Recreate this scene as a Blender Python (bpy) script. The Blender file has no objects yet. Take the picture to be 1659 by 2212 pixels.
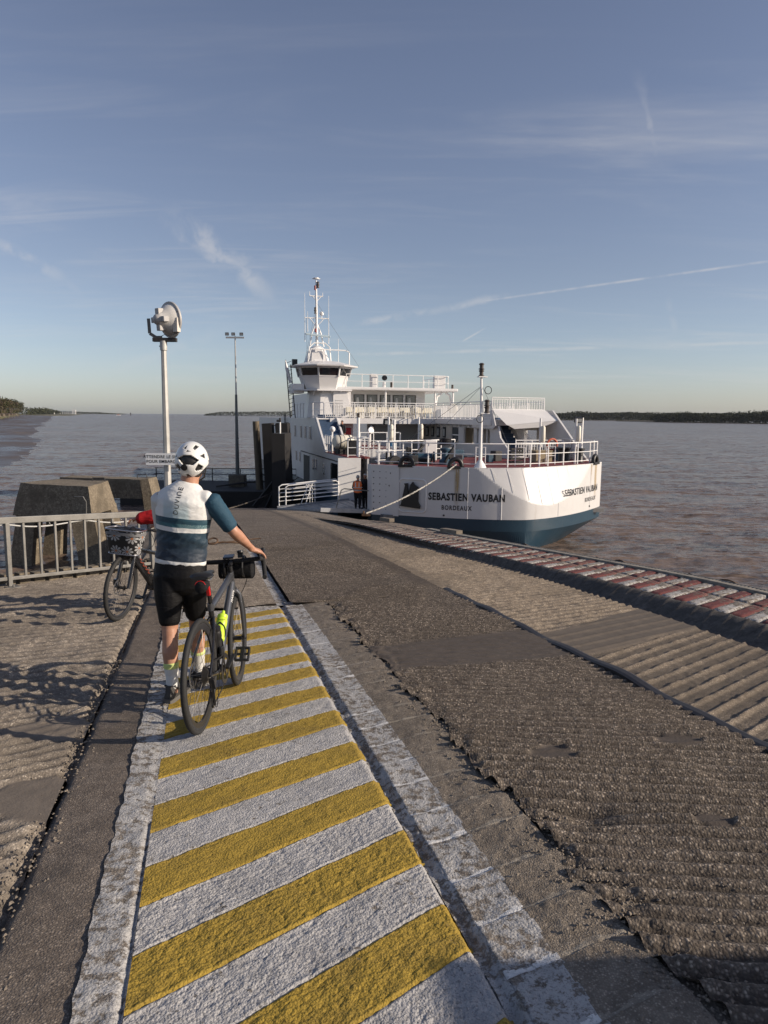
import bpy, bmesh, math, random
import numpy as np
from mathutils import Vector, Matrix, noise
from mathutils.bvhtree import BVHTree

random.seed(7)
rad = math.radians
SC = bpy.context.scene
COL = SC.collection

# ------------------------------------------------------------ camera, sky, sun, exposure
PITCH, ROLL = rad(7.63), rad(0.52)
CAM_Z = 6.2
fwd = Vector((0, math.cos(PITCH), -math.sin(PITCH)))
r0 = Vector((1, 0, 0)); u0 = Vector((0, math.sin(PITCH), math.cos(PITCH)))
rgt = r0*math.cos(ROLL) + u0*math.sin(ROLL)
upv = -r0*math.sin(ROLL) + u0*math.cos(ROLL)
cam_d = bpy.data.cameras.new('camera'); cam = bpy.data.objects.new('camera', cam_d); COL.objects.link(cam)
cam.matrix_world = Matrix(((rgt.x, upv.x, -fwd.x, 0), (rgt.y, upv.y, -fwd.y, 0), (rgt.z, upv.z, -fwd.z, CAM_Z), (0, 0, 0, 1)))
cam_d.sensor_fit = 'VERTICAL'; cam_d.sensor_height = 24; cam_d.lens = 24*1550/2212
cam_d.clip_start = 0.05; cam_d.clip_end = 60000
SC.camera = cam
SUN_EL, SUN_AZ = rad(22), rad(-10)          # azimuth measured from +X towards +Y
sun_dir = Vector((math.cos(SUN_EL)*math.cos(SUN_AZ), math.cos(SUN_EL)*math.sin(SUN_AZ), math.sin(SUN_EL)))
sd = bpy.data.lights.new('sun', 'SUN'); sd.energy = 5.0; sd.angle = rad(0.5); sd.color = (1.0, 0.86, 0.70)
sun = bpy.data.objects.new('sun', sd); COL.objects.link(sun)
sun.rotation_euler = sun_dir.to_track_quat('Z', 'Y').to_euler()
SC.view_settings.view_transform = 'Standard'; SC.view_settings.look = 'None'
SC.view_settings.exposure = 0.14; SC.view_settings.gamma = 1.0; SC.view_settings.use_curve_mapping = False
SC.cycles.max_bounces = 6; SC.cycles.caustics_reflective = False; SC.cycles.caustics_refractive = False

W = bpy.data.worlds.new('World'); SC.world = W; W.use_nodes = True
wt = W.node_tree; wt.nodes.clear()

class NT:
    """small helper to write node maths"""
    def __init__(s, tree): s.t = tree
    def n(s, typ, **kw):
        nd = s.t.nodes.new(typ)
        for k, v in kw.items(): setattr(nd, k, v)
        return nd
    def link(s, a, b): s.t.links.new(a, b)
    def setin(s, sock, v):
        if hasattr(v, 'is_output') or isinstance(v, bpy.types.NodeSocket): s.link(v, sock)
        else: sock.default_value = v
    def m(s, op, a, b=None, c=None, clamp=False):
        nd = s.n('ShaderNodeMath', operation=op); nd.use_clamp = clamp
        s.setin(nd.inputs[0], a)
        if b is not None: s.setin(nd.inputs[1], b)
        if c is not None: s.setin(nd.inputs[2], c)
        return nd.outputs[0]
    def vm(s, op, a, b=None):
        nd = s.n('ShaderNodeVectorMath', operation=op)
        s.setin(nd.inputs[0], a)
        if b is not None: s.setin(nd.inputs[1], b)
        return nd.outputs['Value'] if op == 'DOT_PRODUCT' else nd.outputs[0]
    def noise(s, vec, scale, detail=4, rough=0.55, dist=0.0):
        nd = s.n('ShaderNodeTexNoise'); s.link(vec, nd.inputs['Vector'])
        nd.inputs['Scale'].default_value = scale; nd.inputs['Detail'].default_value = detail
        nd.inputs['Roughness'].default_value = rough; nd.inputs['Distortion'].default_value = dist
        return nd.outputs['Fac']
    def voro(s, vec, scale, out='Distance', feature='F1'):
        nd = s.n('ShaderNodeTexVoronoi'); nd.feature = feature; s.link(vec, nd.inputs['Vector']); nd.inputs['Scale'].default_value = scale
        return nd.outputs[out]
    def ramp(s, fac, stops, interp='LINEAR'):
        nd = s.n('ShaderNodeValToRGB'); nd.color_ramp.interpolation = interp; s.link(fac, nd.inputs[0])
        e = nd.color_ramp.elements
        while len(e) < len(stops): e.new(0.5)
        for i, (p, c) in enumerate(stops):
            e[i].position = p
            e[i].color = (c, c, c, 1) if isinstance(c, (int, float)) else (c[0], c[1], c[2], 1)
        return nd.outputs['Color']
    def mix(s, fac, a, b, blend='MIX'):
        nd = s.n('ShaderNodeMix', data_type='RGBA', blend_type=blend); s.setin(nd.inputs['Factor'], fac)
        for k, v in ((6, a), (7, b)):
            if isinstance(v, (tuple, list)): v = (v[0], v[1], v[2], 1)
            s.setin(nd.inputs[k], v)
        return nd.outputs[2]
    def smooth(s, x, a, b):
        nd = s.n('ShaderNodeMapRange'); nd.interpolation_type = 'SMOOTHSTEP'; s.setin(nd.inputs[0], x)
        nd.inputs[1].default_value = a; nd.inputs[2].default_value = b
        return nd.outputs[0]
    def bump(s, h, strength, dist, normal=None):
        nd = s.n('ShaderNodeBump'); s.link(h, nd.inputs['Height'])
        nd.inputs['Strength'].default_value = strength; nd.inputs['Distance'].default_value = dist
        if normal is not None: s.link(normal, nd.inputs['Normal'])
        return nd.outputs[0]
    def mapping(s, vec, scale=(1, 1, 1), rot=(0, 0, 0), loc=(0, 0, 0)):
        nd = s.n('ShaderNodeMapping'); s.link(vec, nd.inputs[0])
        nd.inputs['Scale'].default_value = scale; nd.inputs['Rotation'].default_value = rot; nd.inputs['Location'].default_value = loc
        return nd.outputs[0]

def pray(x, y):
    """direction seen at a point of the photograph (1659 x 2212 px)"""
    return (fwd + rgt*((x-829.5)/1550) - upv*((y-1106)/1550)).normalized()

g = NT(wt)
sky = g.n('ShaderNodeTexSky'); sky.sky_type = 'NISHITA'; sky.sun_disc = False
sky.sun_elevation = SUN_EL; sky.sun_rotation = rad(90) - SUN_AZ
sky.altitude = 10; sky.air_density = 1.0; sky.dust_density = 0.7; sky.ozone_density = 1.4
tc = g.n('ShaderNodeTexCoord').outputs['Generated']
dirn = g.vm('NORMALIZE', tc)
sep = g.n('ShaderNodeSeparateXYZ'); g.link(dirn, sep.inputs[0])
zc = g.m('MAXIMUM', sep.outputs[2], 0.03)
# cirrus sheet: direction projected on a high flat layer
px_ = g.m('DIVIDE', sep.outputs[0], g.m('ADD', zc, 0.08)); py_ = g.m('DIVIDE', sep.outputs[1], g.m('ADD', zc, 0.08))
cmb = g.n('ShaderNodeCombineXYZ'); g.link(px_, cmb.inputs[0]); g.link(py_, cmb.inputs[1])
lay = g.mapping(cmb.outputs[0], scale=(0.35, 1.0, 1), rot=(0, 0, rad(-14)))
c1 = g.noise(lay, 1.6, 7, 0.62, 0.6)
c2 = g.noise(g.mapping(cmb.outputs[0], scale=(0.12, 0.5, 1), rot=(0, 0, rad(8)), loc=(3, 1, 0)), 2.2, 5, 0.6, 0.3)
cover = g.m('MULTIPLY', g.smooth(c1, 0.48, 0.78), g.smooth(c2, 0.42, 0.66))
low = g.m('SUBTRACT', 1.0, g.smooth(sep.outputs[2], 0.18, 0.62))
fine_ = g.noise(g.mapping(cmb.outputs[0], scale=(0.5, 2.4, 1), rot=(0, 0, rad(-10))), 1.7, 6, 0.62, 0.9)
cloud = g.m('ADD', g.m('MULTIPLY', g.m('MULTIPLY', cover, low), 0.42), g.m('MULTIPLY', g.m('MULTIPLY', g.smooth(fine_, 0.45, 0.85), g.smooth(c2, 0.30, 0.70)), g.m('MULTIPLY', low, 0.30)))
streak = cloud
breakup = g.noise(dirn, 26, 4, 0.6, 0.4)
def trail(p0, p1, width, amount, soft0=0.02, soft1=0.02, wisp=0.0):
    """a thin line of cloud along the great circle between two sky directions"""
    global streak
    a, b = pray(*p0), pray(*p1)
    nrm = a.cross(b).normalized(); mid = (a+b).normalized(); along = (b-a).normalized(); half = (b-a).length/2
    d = dirn
    if wisp:
        w = g.noise(dirn, 14, 5, 0.65)
        d = g.vm('ADD', dirn, g.vm('SCALE', nrm[:])) if False else dirn
        off = g.m('MULTIPLY', g.m('SUBTRACT', w, 0.5), wisp)
    dd = g.m('ABSOLUTE', g.m('ADD', g.vm('DOT_PRODUCT', d, nrm[:]), off if wisp else 0.0))
    core = g.m('SUBTRACT', 1.0, g.smooth(dd, 0.0, width))
    t = g.vm('DOT_PRODUCT', dirn, along[:])
    ends = g.m('MULTIPLY', g.smooth(t, -half-soft0, -half+soft0*2), g.m('SUBTRACT', 1.0, g.smooth(t, half-soft1*2, half+soft1)))
    front = g.m('GREATER_THAN', g.vm('DOT_PRODUCT', dirn, mid[:]), 0.2)
    v = g.m('MULTIPLY', g.m('MULTIPLY', core, ends), front)
    v = g.m('MULTIPLY', v, g.m('MULTIPLY', g.smooth(breakup, 0.30, 0.62), amount))
    streak = g.m('MAXIMUM', streak, v)
trail((1720, 556), (1010, 655), 0.0024, 0.40)
trail((1100, 642), (740, 705), 0.008, 0.28, wisp=0.02)
trail((1900, 733), (760, 766), 0.0040, 0.30, wisp=0.004)
trail((998, 738), (1048, 709), 0.0020, 0.40, 0.004, 0.004)
trail((-10, 515), (130, 598), 0.011, 0.48, wisp=0.018)
trail((135, 600), (175, 640), 0.008, 0.20, wisp=0.018)
trail((370, 470), (590, 640), 0.022, 0.42, 0.03, 0.03, wisp=0.05)
trail((1385, 190), (1425, 350), 0.010, 0.34, 0.03, 0.03, wisp=0.02)
trail((1445, 650), (1458, 725), 0.007, 0.16, 0.01, 0.01, wisp=0.02)
trail((200, 810), (520, 700), 0.012, 0.14, 0.05, 0.05, wisp=0.03)
hs = g.n('ShaderNodeHueSaturation'); hs.inputs['Saturation'].default_value = 0.82; hs.inputs['Value'].default_value = 0.92
g.link(sky.outputs[0], hs.inputs['Color'])
bw = g.n('ShaderNodeRGBToBW'); g.link(hs.outputs[0], bw.inputs[0])
ccol = g.mix(0.12, (6.2, 6.0, 5.9), (7.5, 7.0, 6.6))
hz_ = g.m('SUBTRACT', 1.0, g.smooth(sep.outputs[2], 0.0, 0.20))
tinted = g.mix(1.0, hs.outputs[0], g.mix(hz_, (0.985, 0.95, 1.06), (1.04, 1.10, 1.33)), 'MULTIPLY')
skyc = g.mix(streak, tinted, ccol)
bg = g.n('ShaderNodeBackground'); bg.inputs['Strength'].default_value = 0.100
g.link(skyc, bg.inputs['Color'])
out = g.n('ShaderNodeOutputWorld'); g.link(bg.outputs[0], out.inputs[0])

# ------------------------------------------------------------ materials
MATS = {}
def mat(name, color, rough=0.6, metal=0.0, var=0.0, vscale=6.0, dark=None, bump=0.0, bscale=40.0, bdist=0.01, coat=0.0, stretch=(1, 1, 1), streaks=0.0, spec=0.5):
    if name in MATS: return MATS[name]
    m = bpy.data.materials.new(name); m.use_nodes = True; t = NT(m.node_tree)
    b = m.node_tree.nodes['Principled BSDF']
    b.inputs['Roughness'].default_value = rough; b.inputs['Metallic'].default_value = metal
    b.inputs['Coat Weight'].default_value = coat; b.inputs['Specular IOR Level'].default_value = spec
    oc = t.n('ShaderNodeTexCoord').outputs['Object']
    col = None
    if var or dark:
        nz = t.noise(t.mapping(oc, scale=stretch), vscale, 6, 0.62, 0.2)
        dk = dark or tuple(c*(1-var) for c in color)
        col = t.ramp(nz, [(0.32, dk), (0.62, color)])
        rr = t.m('ADD', t.m('MULTIPLY', nz, 0.18), rough-0.09, clamp=True); t.link(rr, b.inputs['Roughness'])
    if streaks:
        sn = t.noise(t.mapping(oc, scale=(6, 6, 0.35)), 1.3, 5, 0.7)
        f = t.m('MULTIPLY', t.smooth(sn, 0.55, 0.78), streaks)
        col = t.mix(f, col if col is not None else color, (0.16, 0.10, 0.06))
    if col is not None: t.link(col, b.inputs['Base Color'])
    else: b.inputs['Base Color'].default_value = (*color, 1)
    if bump:
        t.link(t.bump(t.noise(oc, bscale, 5, 0.6), bump, bdist), b.inputs['Normal'])
    MATS[name] = m
    return m

# ------------------------------------------------------------ mesh building
class MB:
    def __init__(s): s.v = []; s.f = []; s.mi = []; s.cur = 0
    def add(s, vs, fs):
        o = len(s.v); s.v.extend([tuple(p) for p in vs]); s.f.extend([tuple(i+o for i in f) for f in fs]); s.mi.extend([s.cur]*len(fs)); return s
    def box(s, c, d, rot=None):
        hx, hy, hz = d[0]/2, d[1]/2, d[2]/2
        vs = [Vector((x*hx, y*hy, z*hz)) for x in (-1, 1) for y in (-1, 1) for z in (-1, 1)]
        if rot is not None: vs = [rot @ p for p in vs]
        c = Vector(c)
        return s.add([p+c for p in vs], [(0, 1, 3, 2), (4, 6, 7, 5), (0, 4, 5, 1), (2, 3, 7, 6), (0, 2, 6, 4), (1, 5, 7, 3)])
    def box2(s, a, b):
        return s.box([(a[i]+b[i])/2 for i in range(3)], [abs(b[i]-a[i]) for i in range(3)])
    def bar(s, p0, p1, w, h, up=(0, 0, 1)):
        p0, p1 = Vector(p0), Vector(p1); d = (p1-p0); L = d.length; d.normalize()
        u = Vector(up); x = d.cross(u)
        if x.length < 1e-4: x = d.cross(Vector((1, 0, 0)))
        x.normalize(); z = x.cross(d)
        M = Matrix((x, d, z)).transposed()
        return s.box((p0+p1)/2, (w, L, h), M)
    def tube(s, pts, r, n=8, close=False, cap=True):
        pts = [Vector(p) for p in pts]; N = len(pts)
        rs = r if isinstance(r, (list, tuple)) else [r]*N
        o = len(s.v); prev = None
        for i, p in enumerate(pts):
            if close: t = pts[(i+1) % N]-pts[i-1]
            else: t = pts[min(i+1, N-1)]-pts[max(i-1, 0)]
            t.normalize()
            if prev is None:
                a = Vector((0, 0, 1)) if abs(t.z) < 0.9 else Vector((1, 0, 0))
                x = t.cross(a).normalized()
            else:
                x = prev-t*prev.dot(t)
                x = x.normalized() if x.length > 1e-6 else t.cross(Vector((0.3, 0.5, 0.8))).normalized()
            prev = x; y = t.cross(x)
            s.v.extend([tuple(p+x*(rs[i]*math.cos(2*math.pi*k/n))+y*(rs[i]*math.sin(2*math.pi*k/n))) for k in range(n)])
        fs = []
        for i in range(N if close else N-1):
            a = o+i*n; b = o+((i+1) % N)*n
            for k in range(n): fs.append((a+k, a+(k+1) % n, b+(k+1) % n, b+k))
        if cap and not close:
            fs.append(tuple(o+k for k in reversed(range(n)))); fs.append(tuple(o+(N-1)*n+k for k in range(n)))
        s.f.extend(fs); s.mi.extend([s.cur]*len(fs)); return s
    def cyl(s, p0, p1, r, r1=None, n=16): return s.tube([p0, p1], [r, r if r1 is None else r1], n)
    def lathe(s, prof, c=(0, 0, 0), axis=(0, 0, 1), n=24):
        """prof: (radius, height) pairs along the axis from c"""
        q = Vector((0, 0, 1)).rotation_difference(Vector(axis)); c = Vector(c); o = len(s.v)
        for r, h in prof:
            for k in range(n):
                a = 2*math.pi*k/n; s.v.append(tuple(c+q @ Vector((r*math.cos(a), r*math.sin(a), h))))
        fs = []
        for i in range(len(prof)-1):
            for k in range(n): fs.append((o+i*n+k, o+i*n+(k+1) % n, o+(i+1)*n+(k+1) % n, o+(i+1)*n+k))
        if prof[0][0] > 1e-5: fs.append(tuple(o+k for k in reversed(range(n))))
        if prof[-1][0] > 1e-5: fs.append(tuple(o+(len(prof)-1)*n+k for k in range(n)))
        s.f.extend(fs); s.mi.extend([s.cur]*len(fs)); return s
    def prism(s, poly, vec):
        """closed planar polygon extruded by vec"""
        n = len(poly); vec = Vector(vec); a = [Vector(p) for p in poly]
        return s.add(a+[p+vec for p in a], [tuple(reversed(range(n))), tuple(range(n, 2*n))]+[(i, (i+1) % n, n+(i+1) % n, n+i) for i in range(n)])
    def loft(s, rings, cap=True, close=False):
        n = len(rings[0]); o = len(s.v)
        for r in rings: s.v.extend([tuple(p) for p in r])
        fs = []
        for i in range(len(rings)-1):
            for k in range(n): fs.append((o+i*n+k, o+i*n+(k+1) % n, o+(i+1)*n+(k+1) % n, o+(i+1)*n+k))
        if cap: fs.append(tuple(o+k for k in reversed(range(n)))); fs.append(tuple(o+(len(rings)-1)*n+k for k in range(n)))
        s.f.extend(fs); s.mi.extend([s.cur]*len(fs)); return s
    def grid(s, fn, nu, nv):
        o = len(s.v)
        for j in range(nv+1):
            for i in range(nu+1): s.v.append(tuple(fn(i/nu, j/nv)))
        fs = [(o+j*(nu+1)+i, o+j*(nu+1)+i+1, o+(j+1)*(nu+1)+i+1, o+(j+1)*(nu+1)+i) for j in range(nv) for i in range(nu)]
        s.f.extend(fs); s.mi.extend([s.cur]*len(fs)); return s
    def mesh(s, name):
        me = bpy.data.meshes.new(name); me.from_pydata(s.v, [], s.f); me.update()
        bm = bmesh.new(); bm.from_mesh(me); bmesh.ops.recalc_face_normals(bm, faces=bm.faces)
        for f, i in zip(bm.faces, s.mi): f.material_index = i
        bm.to_mesh(me); bm.free()
        return me
    def build(s, name, m, parent=None, smooth=False, bevel=0.0, label=None, kind=None):
        me = s.mesh(name)
        for x in (m if isinstance(m, (list, tuple)) else [m]): me.materials.append(x)
        if smooth: smooth_mesh(me)
        return link(name, me, parent, bevel, label, kind)

def smooth_mesh(me, angle=40):
    me.shade_smooth()
    try: me.set_sharp_from_angle(angle=rad(angle))
    except Exception: pass

def link(name, me, parent=None, bevel=0.0, label=None, kind=None):
    o = bpy.data.objects.new(name, me); COL.objects.link(o)
    if parent is not None: o.parent = parent
    if bevel:
        b = o.modifiers.new('bevel', 'BEVEL'); b.width = bevel; b.segments = 2; b.limit_method = 'ANGLE'; b.angle_limit = rad(40)
    if label: o['label'] = label
    if kind: o['kind'] = kind
    return o

def tag(o, label, cat, group=None, kind=None):
    o['label'] = label; o['category'] = cat
    if group: o['group'] = group
    if kind: o['kind'] = kind
    return o
def struct(o): o['kind'] = 'structure'; return o
def thing(name, label, cat, loc=(0, 0, 0), rotz=0.0, group=None):
    o = bpy.data.objects.new(name, None); COL.objects.link(o); o.empty_display_size = 0.2
    o.location = loc; o.rotation_euler = (0, 0, rotz)
    return tag(o, label, cat, group)
def children(o): return [c for c in bpy.data.objects if c.parent == o]
def copy_tree(o, parent=None):
    c = o.copy(); COL.objects.link(c); c.parent = parent
    for ch in children(o): copy_tree(ch, c)
    return c

# numpy value noise for relief
_rs = np.random.RandomState(11); _T = _rs.rand(256, 256)
def vnoise(x, y, s):
    x = np.asarray(x, float)*s; y = np.asarray(y, float)*s
    xi = np.floor(x).astype(int); yi = np.floor(y).astype(int); fx = x-xi; fy = y-yi
    fx = fx*fx*(3-2*fx); fy = fy*fy*(3-2*fy)
    a = _T[xi % 256, yi % 256]; b = _T[(xi+1) % 256, yi % 256]; c = _T[xi % 256, (yi+1) % 256]; d = _T[(xi+1) % 256, (yi+1) % 256]
    return (a*(1-fx)+b*fx)*(1-fy)+(c*(1-fx)+d*fx)*fy
def fbm(x, y, s, o=4, g_=0.5):
    t = 0; a = 1; n = 0
    for i in range(o): t = t+a*vnoise(x+17.3*i, y+5.1*i, s*2**i); n += a; a *= g_
    return t/n-0.5
# ------------------------------------------------------------ slipway, in its own coordinates: s along it, w across
ANG = rad(14.2); TA, TB = math.sin(ANG), math.cos(ANG)
def ws(w, s): return TB*w-TA*s, TA*w+TB*s
def gz(y):
    y = np.asarray(y, float); return 4.6-0.076*y-0.0008*np.maximum(0, y-12)**2
def gzf(y): return float(gz(y))
def on(x, y, dz=0.0): return Vector((x, y, gzf(y)+dz))

def np_mesh(name, X, Y, Z, m, parent=None, attr=None, smooth=True):
    nj, ni = X.shape
    co = np.stack([X, Y, Z], -1).reshape(-1, 3).astype(np.float32)
    j, i = np.meshgrid(np.arange(nj-1), np.arange(ni-1), indexing='ij')
    a = (j*ni+i).ravel(); f = np.stack([a, a+1, a+ni+1, a+ni], -1).astype(np.int32)
    me = bpy.data.meshes.new(name); me.vertices.add(len(co)); me.vertices.foreach_set('co', co.ravel())
    me.loops.add(f.size); me.loops.foreach_set('vertex_index', f.ravel())
    me.polygons.add(len(f)); me.polygons.foreach_set('loop_start', np.arange(0, f.size, 4, dtype=np.int32))
    me.update(); me.validate()
    me.polygons.foreach_set('use_smooth', np.full(len(f), smooth))
    if attr is not None:
        at = me.color_attributes.new('mask', 'FLOAT_COLOR', 'POINT')
        c = np.ones((len(co), 4), np.float32); at0, at1 = attr if isinstance(attr, tuple) else (attr, np.zeros(X.shape)); c[:, 0] = at0.ravel(); c[:, 1] = at1.ravel(); c[:, 2] = 0
        at.data.foreach_set('color', c.ravel())
    me.materials.append(m)
    o = bpy.data.objects.new(name, me); COL.objects.link(o)
    if parent: o.parent = parent
    return o

def concrete(name, stone, light, dark, peb=90, pebamt=0.5, rough=0.85, bump=0.6, paint=None, chip=0.45, smoothc=None, stain=0.5, paintfade=None, cover=0.0):
    m = bpy.data.materials.new(name); m.use_nodes = True; t = NT(m.node_tree); b = m.node_tree.nodes['Principled BSDF']
    oc = t.n('ShaderNodeTexCoord').outputs['Object']
    big = t.noise(oc, 0.9, 5, 0.6); mid = t.noise(oc, 9, 5, 0.65); fine = t.noise(oc, 160, 3, 0.7)
    vd = t.n('ShaderNodeTexVoronoi'); t.link(oc, vd.inputs['Vector']); vd.inputs['Scale'].default_value = peb
    vs_ = t.n('ShaderNodeSeparateColor'); t.link(vd.outputs['Color'], vs_.inputs[0])
    pc = t.ramp(vs_.outputs[0], [(0.10, dark), (0.55, stone), (0.86, light), (1.0, tuple(min(0.8, c*1.5) for c in light))])
    base = t.mix(t.m('MULTIPLY', t.smooth(vd.outputs['Distance'], 0.15, 0.6), 0.75), pc, tuple(c*0.42 for c in stone))
    flat = t.ramp(mid, [(0.3, dark), (0.55, stone), (0.75, light)])
    col = t.mix(pebamt, flat, base)
    col = t.mix(t.m('MULTIPLY', t.m('SUBTRACT', 1.0, t.smooth(big, 0.34, 0.52)), stain), col, tuple(c*0.45 for c in stone))
    h = t.m('ADD', t.m('MULTIPLY', t.m('SUBTRACT', 1.0, vd.outputs['Distance']), 0.6*pebamt+0.15), t.m('MULTIPLY', fine, 0.5))
    if smoothc:
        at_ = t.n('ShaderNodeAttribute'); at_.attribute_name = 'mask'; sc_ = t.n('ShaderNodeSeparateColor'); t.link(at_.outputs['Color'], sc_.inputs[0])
        col = t.mix(t.m('MULTIPLY', sc_.outputs[1], 0.85), col, tuple(c*0.25 for c in stone))  # grooves get a dark dirt tone that also paints in their shade
        s2 = t.ramp(mid, [(0.3, tuple(c*0.75 for c in smoothc)), (0.7, smoothc)])
        col = t.mix(sc_.outputs[0], col, s2)
        h = t.m('MULTIPLY', h, t.m('SUBTRACT', 1.0, t.m('MULTIPLY', sc_.outputs[0], 0.8)))
    if paint:
        pn = t.noise(oc, 22, 6, 0.72); pn2 = t.noise(oc, 3.0, 3, 0.6)
        lv = t.m('ADD', t.m('MULTIPLY', pn, 0.72), t.m('MULTIPLY', pn2, 0.28))
        f = t.smooth(lv, chip-0.04, chip+0.03)
        pitf = t.smooth(t.noise(oc, 95, 3, 0.65), 0.36, 0.48)
        pcv = t.mix(t.m('MULTIPLY', t.smooth(t.noise(oc, 4, 6, 0.72), 0.44, 0.70), 0.62), paint, tuple(c*0.52+0.02 for c in paint))
        pcv = t.mix(t.m('MULTIPLY', t.m('SUBTRACT', 1.0, pitf), 0.55), pcv, tuple(c*0.30 for c in paint))
        if paintfade:
            sp = t.n('ShaderNodeSeparateXYZ'); geo = t.n('ShaderNodeNewGeometry'); t.link(geo.outputs['Position'], sp.inputs[0])
            k = t.m('ADD', sp.outputs[1], t.m('MULTIPLY', t.m('SUBTRACT', t.noise(geo.outputs['Position'], 1.2, 4), 0.5), 9))
            f = t.m('MULTIPLY', f, t.m('SUBTRACT', 1.0, t.smooth(k, *paintfade)))
        col = t.mix(f, col, pcv)
        h = t.m('ADD', t.m('MULTIPLY', h, 0.8), t.m('MULTIPLY', f, 0.25))
    t.link(col, b.inputs['Base Color']); b.inputs['Roughness'].default_value = rough
    b.inputs['Specular IOR Level'].default_value = 0.25
    n1 = t.bump(h, bump, 0.010); n2 = t.bump(mid, 0.35, 0.02, n1)
    t.link(n2, b.inputs['Normal'])
    return m

ROADM = concrete('road_aggregate', (0.20, 0.165, 0.132), (0.42, 0.355, 0.285), (0.07, 0.056, 0.046), 85, 0.85, smoothc=(0.10, 0.083, 0.07), bump=0.9)
LANEM = concrete('lane_aggregate', (0.30, 0.245, 0.185), (0.50, 0.42, 0.33), (0.13, 0.103, 0.08), 95, 0.65, smoothc=(0.15, 0.125, 0.10), bump=0.7)
LEFTM = concrete('quay_aggregate', (0.31, 0.265, 0.215), (0.54, 0.47, 0.385), (0.13, 0.108, 0.088), 95, 0.6, smoothc=(0.19, 0.16, 0.13), bump=0.7)
GREYM = concrete('grey_strip_concrete', (0.19, 0.158, 0.13), (0.32, 0.27, 0.22), (0.09, 0.073, 0.06), 120, 0.6, bump=0.6)
BLOCKM = concrete('bare_block_concrete', (0.25, 0.21, 0.165), (0.40, 0.345, 0.275), (0.12, 0.10, 0.08), 130, 0.6, bump=0.6)
BANKM = concrete('dark_bank_concrete', (0.11, 0.098, 0.086), (0.18, 0.16, 0.14), (0.05, 0.044, 0.04), 60, 0.3, bump=0.5)
WHITEM = concrete('white_paint', (0.22, 0.19, 0.16), (0.36, 0.32, 0.28), (0.12, 0.10, 0.08), 110, 0.6, paint=(0.44, 0.43, 0.42), chip=0.395, bump=1.0)
WEDGEM = concrete('worn_white_paint', (0.24, 0.205, 0.17), (0.36, 0.32, 0.27), (0.12, 0.10, 0.08), 100, 0.6, paint=(0.44, 0.43, 0.415), chip=0.485, bump=0.8)
YELM = concrete('yellow_paint', (0.24, 0.19, 0.12), (0.36, 0.30, 0.20), (0.12, 0.09, 0.06), 110, 0.6, paint=(0.36, 0.245, 0.042), chip=0.34, bump=0.8)
REDM = concrete('red_slab_paint', (0.23, 0.185, 0.15), (0.34, 0.28, 0.22), (0.12, 0.095, 0.075), 90, 0.5, paint=(0.150, 0.045, 0.042), chip=0.47, bump=0.6, paintfade=(8, 22))
WSLABM = concrete('white_slab_paint', (0.23, 0.19, 0.15), (0.34, 0.285, 0.225), (0.12, 0.10, 0.08), 90, 0.5, paint=(0.46, 0.44, 0.415), chip=0.52, bump=0.6, paintfade=(8, 26))
JOINTW = concrete('joint_white', (0.4, 0.38, 0.35), (0.6, 0.58, 0.55), (0.2, 0.18, 0.16), 150, 0.4, paint=(0.72, 0.71, 0.68), chip=0.34, bump=0.5)
JOINTC = concrete('joint_mortar', (0.34, 0.30, 0.24), (0.52, 0.47, 0.39), (0.18, 0.15, 0.12), 150, 0.4, bump=0.5)
WALLM = concrete('quay_wall_concrete', (0.16, 0.135, 0.11), (0.26, 0.22, 0.18), (0.06, 0.05, 0.04), 30, 0.4, bump=0.7)
BASEM = mat('wet_subbase', (0.05, 0.042, 0.035), 0.9)

SLIP = {}
def srows(s0, s1, k=0.0042, mn=0.006):
    r = [s0]
    while r[-1] < s1:
        v = r[-1]; c = k/0.0042
        r.append(v+(max(mn, min(k*v, 0.021*c)) if v < 12 else (0.021+(v-12)*0.007)*c))
    r[-1] = s1; return np.array(r)
def shift(s):   # the water side of the slip closes in further down
    return np.interp(s, [8, 9, 11.6, 14.7, 19.9, 23, 40, 60], [0.0, 0.08, 0.42, 0.80, 1.10, 1.32, 1.9, 2.2])
BANDS = [(0.8, 3.2, 0.010), (3.2, 8.3, 0.019), (8.3, 50, 0.035)]
def patches(name, w0, w1, s0, s1, hf, m, parent=None, attrf=None, slant=0.0, wref=0.0, coarse=1.0, kind=None):
    """one surface between across-positions w0..w1 (numbers or functions of s); fine close by, coarser far off"""
    first = None
    for (a, b, dw) in BANDS:
        a2, b2 = max(a, s0), min(b, s1)
        if b2-a2 < 0.02: continue
        s = srows(a2-(0.02 if a2 > s0 else 0), b2, 0.0042*coarse)
        wl = np.array([w0(x) if callable(w0) else w0 for x in s]); wr = np.array([w1(x) if callable(w1) else w1 for x in s])
        n = max(4, int((wr-wl).max()/(dw*coarse)))
        tt = np.linspace(0, 1, n+1)
        Wg = wl[:, None]+(wr-wl)[:, None]*tt[None, :]; Q = np.repeat(s[:, None], n+1, 1)
        Sg = Q+slant*(Wg-wref)
        X, Y = ws(Wg, Sg)
        Z = gz(Y)+hf(Wg, Sg, X, Y)
        if a2 > s0: Z[0, :] -= 0.004
        at = attrf(Wg, Sg, X, Y) if attrf else None
        o = np_mesh(name, X, Y, Z, m, parent or first, at)
        if first is None and parent is None: first = o; struct(o)
    return first

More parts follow.
